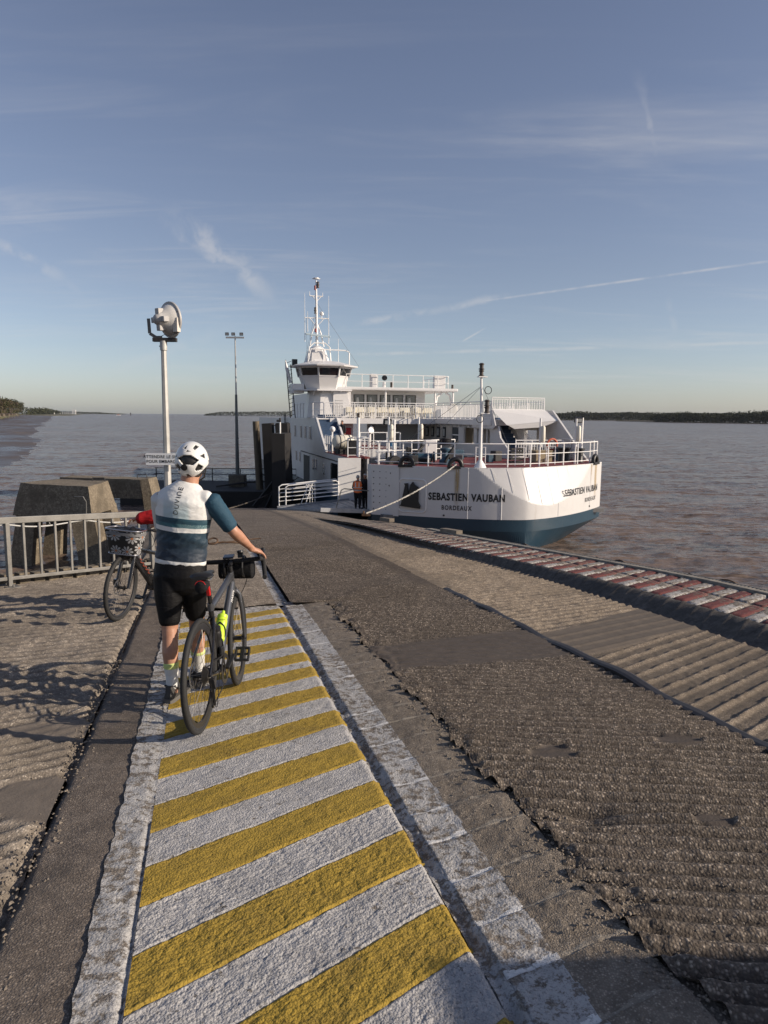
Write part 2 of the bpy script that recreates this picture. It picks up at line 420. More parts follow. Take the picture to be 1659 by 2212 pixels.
def sm(x, a, b):
    t = np.clip((x-a)/(b-a), 0, 1); return t*t*(3-2*t)
def ribs(X, Y, deg, period, sharp=1.0, wob=0.02):
    wob = wob*0.5
    n = (-math.sin(rad(deg)), math.cos(rad(deg)))
    p = X*n[0]+Y*n[1]+wob*fbm(X, Y, 1.7, 3)*2
    v = 0.5+0.5*np.cos(2*math.pi*p/period)
    return v**sharp
def pebbles(X, Y): return fbm(X, Y, 26, 3, 0.7)

def groove(X, Y, deg, period, wob): return (1-ribs(X, Y, deg, period, 1.0, wob))**2.2*np.clip(0.8+1.6*fbm(X, Y, 5, 3), 0, 1)  # mask of the rib hollows, for the shade painted between the ribs
def fade(Y, y0, y1): return 1-sm(Y, y0, y1)
def road_patch(W_, S_, X, Y):
    e = 0.22*fbm(X, Y, 1.3, 3)
    return sm(S_+e, 5.22, 5.30)*(1-sm(S_+e-0.16*(W_-2), 6.05, 6.14))*(0.9+0*X)
def road_spots(X, Y):
    m = 0
    for (cx, cy, rx, ry) in ((0.95, 3.75, 0.13, 0.10), (1.72, 3.95, 0.13, 0.10), (0.42, 3.62, 0.14, 0.11), (1.5, 3.0, 0.10, 0.06)):
        d = np.sqrt(((X-cx)/rx)**2+((Y-cy)/ry)**2)+fbm(X, Y, 9, 3)*0.9
        m = np.maximum(m, 1-sm(d, 0.85, 1.05))
    return m
def road_h(W_, S_, X, Y):
    pm = np.maximum(road_patch(W_, S_, X, Y), road_spots(X, Y))
    near = fade(Y, 12, 24)
    rib = ribs(X, Y, -6, 0.098, 0.8, 0.012)*0.040*near
    rough = pebbles(X, Y)*0.012*fade(Y, 10, 26)+fbm(X, Y, 2.5, 3)*0.010
    worn = sm(fbm(X, Y, 1.1, 3), -0.05, 0.12)*0.45+0.55
    pr = ribs(X, Y, 8, 0.125, 14, 0.05)*0.009
    base = 0.030+0.012*np.clip((W_-1.38)/1.6, 0, 1)
    hole = -0.05*np.exp(-(((X-0.93)/0.13)**2+((Y-3.05)/0.09)**2))-0.035*np.exp(-(((X-0.70)/0.10)**2+((Y-2.72)/0.07)**2))
    edge = np.where(S_ < 8.3, (1-sm(W_, 1.38, 1.62))*(fbm(X, Y, 11, 4, 0.7)*0.06-0.002), 0)
    return base+hole+edge+(rib*worn+rough)*(1-pm)+pm*(0.013+pr-0.003*fbm(X, Y, 12, 2))
def road_mask(W_, S_, X, Y):
    j = sm(W_, 2.72, 2.86)*sm(S_, 8.4, 9.2)*0.8
    e = fbm(X, Y, 3, 3)*0.2
    pm = np.maximum(road_patch(W_, S_, X, Y), road_spots(X, Y))
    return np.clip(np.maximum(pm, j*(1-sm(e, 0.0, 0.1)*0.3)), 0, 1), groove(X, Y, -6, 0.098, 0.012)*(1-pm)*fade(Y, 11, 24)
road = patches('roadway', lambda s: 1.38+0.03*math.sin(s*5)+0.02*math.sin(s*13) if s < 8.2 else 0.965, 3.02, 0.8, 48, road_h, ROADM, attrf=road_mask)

def lane_patch(W_, S_, X, Y):
    q = S_-0.46*(W_-3.1); e = 0.15*fbm(X, Y, 1.5, 3)
    return sm(q+e, 5.20, 5.27)*(1-sm(q+e-0.10*(W_-3.1), 6.02, 6.12))
def lane_h(W_, S_, X, Y):
    pm = lane_patch(W_, S_, X, Y)
    big = 1-sm(S_-0.46*(W_-3.1), 5.2, 5.4)
    r1 = ribs(X, Y, 43, 0.150, 9, 0.02)*0.024; r2 = ribs(X, Y, 33, 0.135, 2.6, 0.01)*0.028
    r = r1*big+r2*(1-big)*fade(Y, 14, 28)
    pr = ribs(X, Y, 37, 0.17, 12, 0.03)*0.012
    rough = pebbles(X, Y)*0.012*fade(Y, 10, 26)+fbm(X, Y, 4, 3)*0.008
    return 0.034+(r*np.clip(0.85+1.5*fbm(X, Y, 9, 4, 0.7), 0.15, 1.2)+rough)*(1-pm)+pm*(0.014+pr)
def lane_mask(W_, S_, X, Y):
    pm = lane_patch(W_, S_, X, Y); big = 1-sm(S_-0.46*(W_-3.1), 5.2, 5.4)
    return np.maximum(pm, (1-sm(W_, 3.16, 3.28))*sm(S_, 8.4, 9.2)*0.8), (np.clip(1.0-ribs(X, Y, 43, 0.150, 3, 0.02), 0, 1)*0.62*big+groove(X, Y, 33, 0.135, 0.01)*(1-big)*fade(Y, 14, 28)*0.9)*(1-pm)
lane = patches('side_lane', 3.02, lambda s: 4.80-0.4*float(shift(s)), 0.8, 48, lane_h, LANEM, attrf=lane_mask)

def hfade(s): return 1-sm(np.asarray(s, float), 19, 26)
def bank_h(W_, S_, X, Y):
    wf = 4.78-0.4*shift(S_); t = (W_-wf)/(5.18-shift(S_)-wf)
    groove = ribs(X, Y, 45, 0.21, 30, 0.02)*0.012*np.clip(3*t, 0, 1)
    return 0.03+0.135*sm(t, 0.0, 1.0)*hfade(S_)+groove+fbm(X, Y, 9, 3)*0.014
bank = patches('side_bank', lambda s: 4.78-0.4*float(shift(s)), lambda s: 5.18-float(shift(s)), 0.8, 48, bank_h, BANKM)

def edge_w(s):   # the platform's left edge follows the guard rail, then the slip
    return max(-13.0, min(-1.05, -2.80+1.329*(s-10.31)))
def left_mask(W_, S_, X, Y):
    d = np.sqrt(((X+1.62)/0.26)**2+((Y-3.25)/0.22)**2)+fbm(X, Y, 5, 3)*0.7
    d2 = np.sqrt(((X+1.95)/0.36)**2+((Y-4.15)/0.16)**2)+fbm(X, Y, 6, 3)*0.9
    pm = np.maximum(1-sm(d, 0.9, 1.1), (1-sm(d2, 0.9, 1.1))*0.8)
    return pm
def left_attr(W_, S_, X, Y):
    pm = left_mask(W_, S_, X, Y); big = 1-sm(Y+0.3*X, 4.6, 4.8)
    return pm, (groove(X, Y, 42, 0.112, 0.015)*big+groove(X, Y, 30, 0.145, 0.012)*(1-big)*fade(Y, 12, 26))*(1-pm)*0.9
def left_h(W_, S_, X, Y):
    pm = left_mask(W_, S_, X, Y)
    big = 1-sm(Y+0.3*X, 4.6, 4.8)
    r = (ribs(X, Y, 42, 0.112, 1.8, 0.015)*0.032*big+ribs(X, Y, 30, 0.145, 1.8, 0.012)*0.032*(1-big))*np.clip(0.9+1.6*fbm(X, Y, 8, 4, 0.7), 0.1, 1.3)*fade(Y, 12, 26)
    rough = pebbles(X, Y)*0.010*fade(Y, 10, 24)+fbm(X, Y, 6, 3)*0.012
    crack = -0.05*np.exp(-((W_+0.735+0.05*fbm(X, Y, 3, 3))/(0.018+0.02*np.clip(fbm(X, Y, 2.0, 2)+0.2, 0, 1)))**2)*(1-pm)
    return -0.004+(r*(0.75+0.6*fbm(X, Y, 1.5, 2))+rough)*(1-pm)+0.012*pm+crack*fade(Y, 8, 14)
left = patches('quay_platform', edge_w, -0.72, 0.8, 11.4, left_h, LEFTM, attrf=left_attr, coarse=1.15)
def grey_h(W_, S_, X, Y):
    crack = -0.035*np.exp(-((W_+0.715+0.03*fbm(X, Y, 4, 3))/0.02)**2)
    return 0.004+fbm(X, Y, 5, 3)*0.014+pebbles(X, Y)*0.005+crack
grey = patches('grey_strip', -0.72, -0.405, 0.8, 11.4, grey_h, GREYM, attrf=None)
def lip_h(W_, S_, X, Y):
    return 0.012-0.012*sm(W_, -0.40, -0.36)*0+fbm(X, Y, 12, 4, 0.65)*0.020+pebbles(X, Y)*0.005-0.016*np.exp(-((W_+0.272)/0.010)**2)
border = patches('walkway_border', lambda s: -0.413+0.004*math.sin(s*4.1)+0.004*math.sin(17*s)+0.003*math.sin(41*s), -0.262, 0.8, 8.25, lip_h, WEDGEM)
# beyond the painted walkway: ribbed concrete down to the water, with its worn white edge line
def beyond_h(W_, S_, X, Y):
    r = ribs(X, Y, 4, 0.15, 1.6, 0.02)*0.032*fade(Y, 17, 30)
    return r+fbm(X, Y, 6, 3)*0.012+pebbles(X, Y)*0.006
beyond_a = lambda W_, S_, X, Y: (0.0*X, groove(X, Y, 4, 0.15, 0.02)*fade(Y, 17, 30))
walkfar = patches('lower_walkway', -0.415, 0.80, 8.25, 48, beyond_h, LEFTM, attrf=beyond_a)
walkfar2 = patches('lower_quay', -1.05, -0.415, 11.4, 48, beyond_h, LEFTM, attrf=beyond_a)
lowline = patches('worn_edge_line', 0.80, 0.945, 8.25, 20, lambda W_, S_, X, Y: 0.004+fbm(X, Y, 12, 3)*0.014, WEDGEM)
lowline2 = patches('lower_edge', 0.80, 0.945, 20, 48, lambda W_, S_, X, Y: 0.004+fbm(X, Y, 12, 3)*0.01, LEFTM, attrf=lambda W_, S_, X, Y: 0.0*X)

# painted stripes: every stripe a piece of its own, laid across the walkway on the slant
TOPS = [0.66, 1.20, 1.75, 2.32, 2.867, 3.40, 3.946, 4.51, 5.07, 5.60, 6.05, 6.60, 7.12, 7.62, 8.09]
walk_core = patches('walkway_base', -0.262, 0.86, 0.8, 8.25, lambda W_, S_, X, Y: -0.03+0*X, WHITEM, coarse=4)
def stripe(q0, q1, up, m, nm):
    s = (q0+q1)/2; ds = 0.0048 if s < 3.2 else 0.011; dw = 0.0085 if s < 3.2 else 0.018
    nq = max(6, int((q1-q0)/ds)); nw = int(1.10/dw)
    q = np.linspace(q0, q1, nq+1)[:, None]; w = np.linspace(-0.262, 0.848, nw+1)[None, :]
    Q = q+0*w; Wg = w+0*q
    Sg = Q+0.54*(Wg-0.835)
    X, Y = ws(Wg, Sg)
    e = np.minimum(Q-q0, q1-Q); wob = 0.006*fbm(X, Y, 14, 3)*2
    # uneven stripe edges
    Xo, Yo = X, Y
    round_ = sm(e, 0.0, 0.014)
    ridge = np.exp(-((e-0.012)/0.008)**2)*(0.004 if up else 0.006)
    gut = sm(Wg, 0.815, 0.842)
    Z = gz(Y)+(0.006 if up else 0.003)*round_+ridge*0.5+pebbles(X, Y)*0.007*round_+fbm(X, Y, 85, 2, .7)*0.009*round_+fbm(X, Y, 4, 3)*0.010-0.028*gut
    edgeshift = 0.004*(vnoise(X, Y, 23)-0.5)+0.003*(vnoise(X, Y, 60)-0.5)
    Y2 = Y+edgeshift*(e < 0.012)
    o = np_mesh(nm, Xo, Y2, Z, m, walk_core)
    return o
prev = 0.39
for t_ in TOPS:
    if t_-0.27 > prev and t_ > 0.7: stripe(prev, t_-0.272, False, WHITEM, 'white_stripe')
    if t_ > 0.7: stripe(t_-0.272, t_, True, YELM, 'yellow_stripe')
    prev = t_
stripe(8.09, 8.42, False, WEDGEM, 'white_stripe')

# row of ramp blocks between walkway and roadway, white on their walkway side
joints = [1.886-0.27*k for k in range(4, 0, -1)]+[1.886, 2.148, 2.418, 2.718, 2.968, 3.286, 3.556]
while joints[-1] < 8.3: joints.append(joints[-1]+0.27+0.02*math.sin(len(joints)*2.3))
gutter = patches('gutter', 0.842, 1.56, 0.8, 8.25, lambda W_, S_, X, Y: -0.026+0.036*sm(W_, 0.88, 1.36)+0.012*sm(W_, 1.36, 1.44)+fbm(X, Y, 16, 3)*0.022, BLOCKM)
gpaint = patches('gutter_paint', 0.840, 0.892, 0.8, 8.25, lambda W_, S_, X, Y: -0.020+0.018*sm(W_, 0.862, 0.89)+fbm(X, Y, 16, 3)*0.022, WEDGEM)
for a, b in zip(joints[:-1], joints[1:]):
    n1 = 34 if a < 3.2 else 16
    w = np.linspace(0.878, 1.385, int(n1*1.7))[None, :]; u_ = np.linspace(0, 1, n1)[:, None]
    Wg = w+0*u_; q = a+0.001+(b-a-0.002)*u_+0*w
    Sg = q+0.16*(Wg-0.9); X, Y = ws(Wg, Sg)
    tilt = random.uniform(-0.004, 0.004)
    e = np.minimum(u_, 1-u_)*(b-a)+0*w; ew = Wg-0.878
    Z = gz(Y)+0.002+0.034*sm(Wg, 0.88, 1.36)+0.0035*np.exp(-((u_*(b-a)-0.012)/0.010)**2)-0.004*np.exp(-((u_*(b-a)-(b-a)+0.004)/0.008)**2)+0.012*(u_-0.5)+tilt
    Z = Z+fbm(X, Y, 30, 4, 0.65)*0.012+fbm(X, Y, 6, 2)*0.010-0.02*(1-sm(ew, 0, 0.02))
    o = np_mesh('ramp_block', X, Y, Z, WHITEM if False else WEDGEM, gutter)
    # bare outer part gets the unpainted concrete
    me = o.data; me.materials.append(BLOCKM)
    nq, nw = X.shape; wm = (Wg[:-1, :-1]+Wg[:-1, 1:])/2
    lim = 1.09+0.006*np.sin(Sg[:-1, :-1]*40)
    mi_ = (wm > lim).astype(np.int32); um = (u_[:-1]+u_[1:])/2*(b-a)+0*wm
    me.materials.append(JOINTW); me.materials.append(JOINTC)
    mi_ = np.where(um < 0.028+0.010*np.sin(wm*37), mi_+2, mi_)
    me.polygons.foreach_set('material_index', mi_.astype(np.int32).ravel())

# red and white painted kerb slabs in two rows on top of the side bank
kerb = patches('kerb_bed', lambda s: 5.18-float(shift(s)), lambda s: 6.62-1.12*float(shift(s)), 0.8, 48, lambda W_, S_, X, Y: 0.02+0.132*hfade(S_)+fbm(X, Y, 5, 3)*0.01, LEFTM, coarse=2.5, attrf=lambda W_, S_, X, Y: 0.3+0.0*X)
def slab_mesh(wa, wb, seed):
    mb = MB(); L = 0.218; rs = random.Random(seed)
    def fn(u_, v_):
        w = wa+(wb-wa)*u_; q = L*v_; s = q+0.58*(w-5.2)
        e = min(u_*(wb-wa), (1-u_)*(wb-wa), q, L-q)
        x, y = ws(w, s)
        return (x, y, -0.008+0.026*min(1, e/0.012)+0.008*noise.noise(Vector((x*9+seed, y*9, 0)))+0.004*noise.noise(Vector((x*40, y*40, seed))))
    mb.grid(fn, 14, 7); return mb.mesh('painted_slab')
slabs = {(r, c, k): slab_mesh(*((5.19, 5.835) if r == 0 else (5.85, 6.42)), seed=r*7+c*3+k) for r in (0, 1) for c in (0, 1) for k in (0, 1)}
for (r, c, k), me in slabs.items(): me.materials.append(REDM if c else WSLABM); smooth_mesh(me, 60)
for i in range(104):
    for r in (0, 1):
        s0_ = 1.2+i*0.2235+(0.0 if r == 0 else 0.05)
        c = (i+(0 if i % 17 else 0)) % 2
        dsh = float(shift(s0_+0.5)); x, y = ws(-dsh, s0_); xm, ym = ws(5.6-dsh, s0_+0.2)
        o = bpy.data.objects.new('painted_slab', slabs[(r, c, random.randint(0, 1))]); COL.objects.link(o); o.parent = kerb
        sl = float(gz(ym+0.5)-gz(ym-0.5))
        # shear the slab onto the slope: tilt about X
        o.location = (x, y, gzf(ym)+sl*(y-ym)+0.018+0.132*float(hfade(s0_+1.2))+random.uniform(-0.004, 0.006)); o.rotation_euler = (math.atan(sl), 0, 0)

# sub-base, outer walls and slip end
def sub_h(W_, S_, X, Y): return -0.09+0*X
base = patches('slip_base', -1.3, lambda s: 6.6-1.12*float(shift(s)), 0.2, 50, sub_h, BASEM, coarse=6)
def wall_strip(name, pts, ztop_off, zbot, m, thick=0.35, side=1):
    mb = MB()
    for (a, b) in zip(pts[:-1], pts[1:]):
        a3, b3 = Vector((a[0], a[1], 0)), Vector((b[0], b[1], 0)); d = (b3-a3).normalized(); nrm = Vector((-d.y, d.x, 0))*side*thick
        za, zb = gzf(a[1])+ztop_off, gzf(b[1])+ztop_off
        P = [a3, b3, b3+nrm, a3+nrm]
        mb.add([P[0]+Vector((0, 0, za)), P[1]+Vector((0, 0, zb)), P[2]+Vector((0, 0, zb)), P[3]+Vector((0, 0, za))]+[p+Vector((0, 0, zbot)) for p in P],
               [(0, 1, 2, 3), (4, 7, 6, 5), (0, 4, 5, 1), (1, 5, 6, 2), (2, 6, 7, 3), (3, 7, 4, 0)])
    return struct(mb.build(name, m))
rw = [ws(6.60-1.12*float(shift(s)), s) for s in (0.2, 3, 6, 8, 9, 10, 11.6, 13, 14.7, 17, 20, 23, 27, 30, 35, 40, 45, 50)]
wall_strip('outer_quay_wall', rw, 0.0, -2, WALLM, 0.25, -1)
lw = [ws(edge_w(s), s) for s in (2.6, 4, 6, 8, 9, 10, 11, 11.62)]+[ws(-1.05, s) for s in (13, 15, 20, 25, 30, 35, 40, 45, 50)]
wall_strip('inner_quay_wall', lw, -0.03, -2, WALLM, 0.4, 1)

# rubber strip along the joint of the roadway
def strip_pt(s): return ws(3.055+0.010*math.sin(s*1.7)+0.006*math.sin(s*4.3), s)
mb = MB(); rings = []
for i in range(90):
    s = 0.9+i*(8.75-0.9)/89; x, y = strip_pt(s); z = gzf(y)+0.070+0.010*math.sin(s*2.9)+0.008*math.sin(s*7.1)
    wv = Vector((TB, TA, 0))
    rings.append([Vector((x, y, z-0.09))-wv*0.046, Vector((x, y, z-0.006))-wv*0.046, Vector((x, y, z+0.002))-wv*0.020, Vector((x, y, z+0.004))+wv*0.024, Vector((x, y, z-0.004))+wv*0.047, Vector((x, y, z-0.09))+wv*0.047])
mb.loft(rings)
tag(mb.build('joint_strip', mat('black_rubber', (0.030, 0.026, 0.027), 0.55, var=0.4, vscale=9), smooth=False),
    'long dark rubber joint strip snaking down the ribbed roadway', 'strip')

# steel grating and rusty plates along the outer edge
mb = MB(); n = 0
s = 4.0
while s < 17:
    h_ = 1.12*float(shift(s)); x0, y0 = ws(6.44-h_, s); x1, y1 = ws(6.60-h_, s+0.03)
    mb.bar((x0, y0, gzf(y0)+0.175), (x1, y1, gzf(y1)+0.175), 0.028, 0.03); s += 0.065
for w in (6.435, 6.605):
    for s in range(4, 17):
        (x0, y0), (x1, y1) = ws(w-1.12*float(shift(s)), s), ws(w-1.12*float(shift(s+1)), s+1)
        mb.bar((x0, y0, gzf(y0)+0.17), (x1, y1, gzf(y1)+0.17), 0.02, 0.05)
o = mb.build('edge_grating', mat('galvanised_worn', (0.30, 0.275, 0.235), 0.6, 0.2, var=0.5, vscale=8))
tag(o, 'narrow steel grating along the water side of the painted kerb', 'grating')
RUST = mat('rust', (0.13, 0.075, 0.042), 0.9, var=0.6, vscale=7, bump=0.5, bscale=30)
mb = MB()
for (s, L, w) in ((7.6, 0.9, 0.16), (9.8, 0.7, 0.14), (12.5, 0.6, 0.12)):
    pts = []
    for k in range(9):
        a = k/8; h_ = 1.12*float(shift(s+L*a)); x, y = ws(6.60-h_+0.05*math.sin(a*3.1), s+L*a); x2, y2 = ws(6.60-h_+w*(0.5+0.5*math.sin(a*3.14)), s+L*a)
        pts.append((Vector((x, y, gzf(y)+0.19+0.03*math.sin(a*7))), Vector((x2, y2, gzf(y)+0.17+0.02*math.sin(a*5)))))
    mb = MB()
    for k in range(8):
        a, b = pts[k]; c, d = pts[k+1]; dz = Vector((0, 0, -0.02))
        mb.add([a, b, d, c, a+dz, b+dz, d+dz, c+dz], [(0, 1, 2, 3), (4, 7, 6, 5), (0, 4, 5, 1), (1, 5, 6, 2), (2, 6, 7, 3), (3, 7, 4, 0)])
    tag(mb.build('rusty_edging', RUST), 'buckled rusty edging plate on the outer kerb, '+{7.6: 'nearest of the three', 9.8: 'middle of the three', 12.5: 'farthest of the three'}[s], 'edging')

# loose stones and chips along the broken edges
mb = MB()
rr = random.Random(5)
def chip(x, y, r, dz=0.0):
    vs = []
    for (a, b, c) in ((1, 0, 0), (-1, 0, 0), (0, 1, 0), (0, -1, 0), (0, 0, 1), (0, 0, -1)):
        vs.append((x+r*(a+rr.uniform(-.3, .3)), y+r*(b+rr.uniform(-.3, .3)), gzf(y)+dz+r*0.6*(c+rr.uniform(-.2, .2))))
    mb.add(vs, [(0, 2, 4), (2, 1, 4), (1, 3, 4), (3, 0, 4), (2, 0, 5), (1, 2, 5), (3, 1, 5), (0, 3, 5)])
for i in range(2600):
    s = 1.0+(rr.random()**1.6)*7; w = 1.42+rr.gauss(0, 0.09); x, y = ws(w, s); chip(x, y, rr.uniform(0.003, 0.010), 0.036)
for i in range(4200):
    s = 1.0+(rr.random()**1.5)*7; w = rr.uniform(1.45, 3.0); x, y = ws(w, s); chip(x, y, rr.uniform(0.002, 0.0062), 0.046)
for i in range(900):
    s = 1.2+(rr.random()**1.3)*5; w = -0.74+rr.gauss(0, 0.05); x, y = ws(w, s); chip(x, y, rr.uniform(0.003, 0.011), 0.004)
o = mb.build('loose_gravel', mat('gravel', (0.25, 0.21, 0.165), 0.9, dark=(0.08, 0.065, 0.05), vscale=60))
tag(o, 'loose gravel and broken chips along the cracked concrete edges', 'gravel', kind='stuff')
# ------------------------------------------------------------ river
def water_mat():
    m = bpy.data.materials.new('muddy_river'); m.use_nodes = True; t = NT(m.node_tree); b = m.node_tree.nodes['Principled BSDF']
    geo = t.n('ShaderNodeNewGeometry'); pos = geo.outputs['Position']
    def tilt(scale, k, st, rot):
        nd = t.n('ShaderNodeTexNoise'); t.link(t.mapping(pos, scale=st, rot=(0, 0, rad(rot))), nd.inputs['Vector'])
        nd.inputs['Scale'].default_value = scale; nd.inputs['Detail'].default_value = 4; nd.inputs['Roughness'].default_value = 0.6
        v = t.vm('SUBTRACT', nd.outputs['Color'], (0.5, 0.5, 0.5))
        return t.vm('MULTIPLY', v, (k*0.7, k, 0.0))
    v = t.vm('ADD', tilt(0.5, 1.1, (0.35, 1, 1), 12), tilt(2.4, 1.7, (0.45, 1, 1), -9))
    v = t.vm('ADD', v, tilt(9.0, 1.2, (0.6, 1, 1), 5))
    nrm = t.vm('NORMALIZE', t.vm('ADD', geo.outputs['Normal'], v))
    col = t.ramp(t.noise(t.mapping(pos, scale=(0.15, 1, 1)), 0.03, 4, 0.6), [(0.35, (0.125, 0.093, 0.074)), (0.65, (0.165, 0.125, 0.100))])
    t.link(col, b.inputs['Base Color']); b.inputs['Roughness'].default_value = 0.22; b.inputs['IOR'].default_value = 1.33; b.inputs['Specular IOR Level'].default_value = 0.11
    t.link(nrm, b.inputs['Normal'])
    return m
WATER = water_mat()
# near water is real relief, rows of short waves; the rest of the river is flat sheets out to the horizon
def wave_h(X, Y):
    r = math.radians(12); u_ = X*math.cos(r)+Y*math.sin(r); v_ = -X*math.sin(r)+Y*math.cos(r)
    return fbm(u_*0.35, v_, 0.50, 4, 0.6)*0.34+fbm(u_*0.6, v_, 1.9, 3, 0.65)*0.14
ys = [8.0]
while ys[-1] < 260: ys.append(ys[-1]+max(0.10, ys[-1]*ys[-1]*0.00022))
ys = np.array(ys); t_ = np.linspace(-0.75, 0.75, 420)
Yg = np.repeat(ys[:, None], 420, 1); Xg = t_[None, :]*(ys[:, None]+6)
fd = 1-sm(Yg, 150, 255); Zg = wave_h(Xg, Yg)*fd
river = struct(np_mesh('river', Xg, Yg, Zg, WATER))
mb = MB()
S0, S1 = 9000, 45000
def quad(a, b, c, d): mb.add([a, b, c, d], [(0, 1, 2, 3)])
ye = float(ys[-1]); xe = 0.75*(ye+6); yn = float(ys[0]); xn = 0.75*(yn+6)
quad((-xe, ye, 0), (xe, ye, 0), (S1, S1, 0), (-S1, S1, 0))
quad((xn, yn, 0), (S1, -2000, 0), (S1, S1, 0), (xe, ye, 0))
quad((-xn, yn, 0), (-xe, ye, 0), (-S1, S1, 0), (-S1, -2000, 0))
quad((-xn, yn, 0), (-S1, -2000, 0), (S1, -2000, 0), (xn, yn, 0))
o = mb.build('far_river', WATER, river)

# ------------------------------------------------------------ left shore: mud, reed bank, wood, huts, jetty
MUD = bpy.data.materials.new('wet_mud'); MUD.use_nodes = True; t = NT(MUD.node_tree); b = MUD.node_tree.nodes['Principled BSDF']
gp = t.n('ShaderNodeNewGeometry').outputs['Position']
nz = t.noise(t.mapping(gp, scale=(0.2, 0.05, 1)), 0.6, 5, 0.6)
t.link(t.ramp(nz, [(0.3, (0.055, 0.040, 0.030)), (0.7, (0.11, 0.082, 0.062))]), b.inputs['Base Color'])
t.link(t.ramp(nz, [(0.35, 0.25), (0.6, 0.6)]), b.inputs['Roughness'])
t.link(t.bump(t.noise(gp, 1.5, 5, 0.6), 0.6, 0.3), b.inputs['Normal'])
# waterline of the mud bank seen from above (x, y), and the bank behind it
WL = [(-26, 44), (-30, 52), (-44, 81), (-53, 103), (-72, 141), (-100, 200), (-172, 355), (-321, 684), (-588, 1269), (-1300, 2800)]
BK = [(-140, 150), (-150, 190), (-165, 240), (-180, 290), (-203, 355), (-240, 440), (-282, 530), (-425, 821), (-690, 1372), (-1420, 2850)]
rows = []
for (x, y), (x2, y2) in zip(WL, BK):
    a_, b_ = Vector((x, y, 0.02)), Vector((x2, y2, 1.3)); k = max(1.0, y2/500)
    rows.append([a_+Vector((6+y*.01, 0, -.5)), a_.lerp(b_, .05)+Vector((0, 0, 0.22)), a_.lerp(b_, .5), b_, b_+Vector((-3*k, 1, 1.8)), b_+Vector((-12*k, 4, 4.2*k**.5)), b_+Vector((-70*k, 30, 8.0*k**.5))])
def rowmesh(name, rows, c0, c1, m, sub=6, jit=0.0):
    mb = MB(); R = []
    for i in range(len(rows)-1):
        for k in range(sub):
            f = k/sub; R.append([rows[i][c]*(1-f)+rows[i+1][c]*f for c in range(c0, c1+1)])
    R.append(rows[-1][c0:c1+1])
    n = len(R[0])
    for r in R:
        for c in range(n):
            j = noise.noise(Vector((r[c].x*0.05, r[c].y*0.02, c)))*jit
            r[c] = r[c]+Vector((j*6, 0, j*0.3))
        mb.v.extend([tuple(p) for p in r])
    for i in range(len(R)-1):
        for c in range(n-1):
            a = i*n+c; mb.f.append((a, a+1, a+n+1, a+n)); mb.mi.append(0)
    return mb.build(name, m, smooth=True)
struct(rowmesh('mudflat', rows, 0, 3, MUD, 8, 0.8))
GRASS = mat('bank_grass', (0.115, 0.105, 0.045), 0.9, dark=(0.05, 0.052, 0.025), vscale=0.08, bump=0.5, bscale=1.5, bdist=0.4)
struct(rowmesh('river_bank', rows, 3, 6, GRASS, 6, 0.5))

LEAF = [mat('leaf_dark', (0.040, 0.048, 0.020), 0.8, dark=(0.018, 0.024, 0.010), vscale=0.35, spec=0.2), mat('leaf_olive', (0.075, 0.072, 0.030), 0.8, dark=(0.032, 0.034, 0.015), vscale=0.35, spec=0.2), mat('leaf_bare', (0.11, 0.085, 0.055), 0.9, dark=(0.05, 0.04, 0.028), vscale=0.4, spec=0.2)]
BARK = mat('bark', (0.085, 0.065, 0.048), 0.9)
def crown_mesh(seed, h, r, n):
    rs = random.Random(seed); mb = MB()
    lobes = [(rs.uniform(-.5, .5)*r, rs.uniform(-.5, .5)*r, h*rs.uniform(0.42, 0.86), r*rs.uniform(0.35, 0.62)) for _ in range(9)]
    for i in range(n):
        cx, cy, cz, cr = rs.choice(lobes)
        d = Vector((rs.gauss(0, 1), rs.gauss(0, 1), rs.gauss(0, 0.8))).normalized()*cr*rs.uniform(0.55, 1.08)
        p = Vector((cx, cy, cz))+d; s = h*rs.uniform(0.018, 0.042)
        a = Vector((rs.gauss(0, 1), rs.gauss(0, 1), rs.gauss(0, 1))).normalized(); b2 = a.cross(Vector((rs.gauss(0, 1), rs.gauss(0, 1), rs.gauss(0, 1)))).normalized()
        mb.add([p-a*s, p+b2*s*0.8, p+a*s, p-b2*s*0.8], [(0, 1, 2, 3)])
    return mb.mesh('crown')
def trunk_mesh(seed, h):
    rs = random.Random(seed); mb = MB()
    mb.tube([(0, 0, -0.5), (0.1, 0, h*0.3), (0.0, 0.1, h*0.6)], [h*0.022, h*0.017, h*0.008], 6)
    for k in range(5):
        a = rs.uniform(0, 6.28); z = h*rs.uniform(0.25, 0.5)
        mb.tube([(0, 0, z), (math.cos(a)*h*.12, math.sin(a)*h*.12, z+h*.14), (math.cos(a)*h*.2, math.sin(a)*h*.2, z+h*.3)], [h*0.010, h*0.007, h*0.003], 5)
    return mb.mesh('trunk')
CR = [(crown_mesh(i, 10, 4.6, 620), trunk_mesh(i, 10)) for i in range(6)]
crv = {}
for i, (c, tm) in enumerate(CR):
    tm.materials.append(BARK)
    for j in range(3):
        cc = c.copy(); cc.materials.clear(); cc.materials.append(LEAF[j]); crv[(i, j)] = cc
    
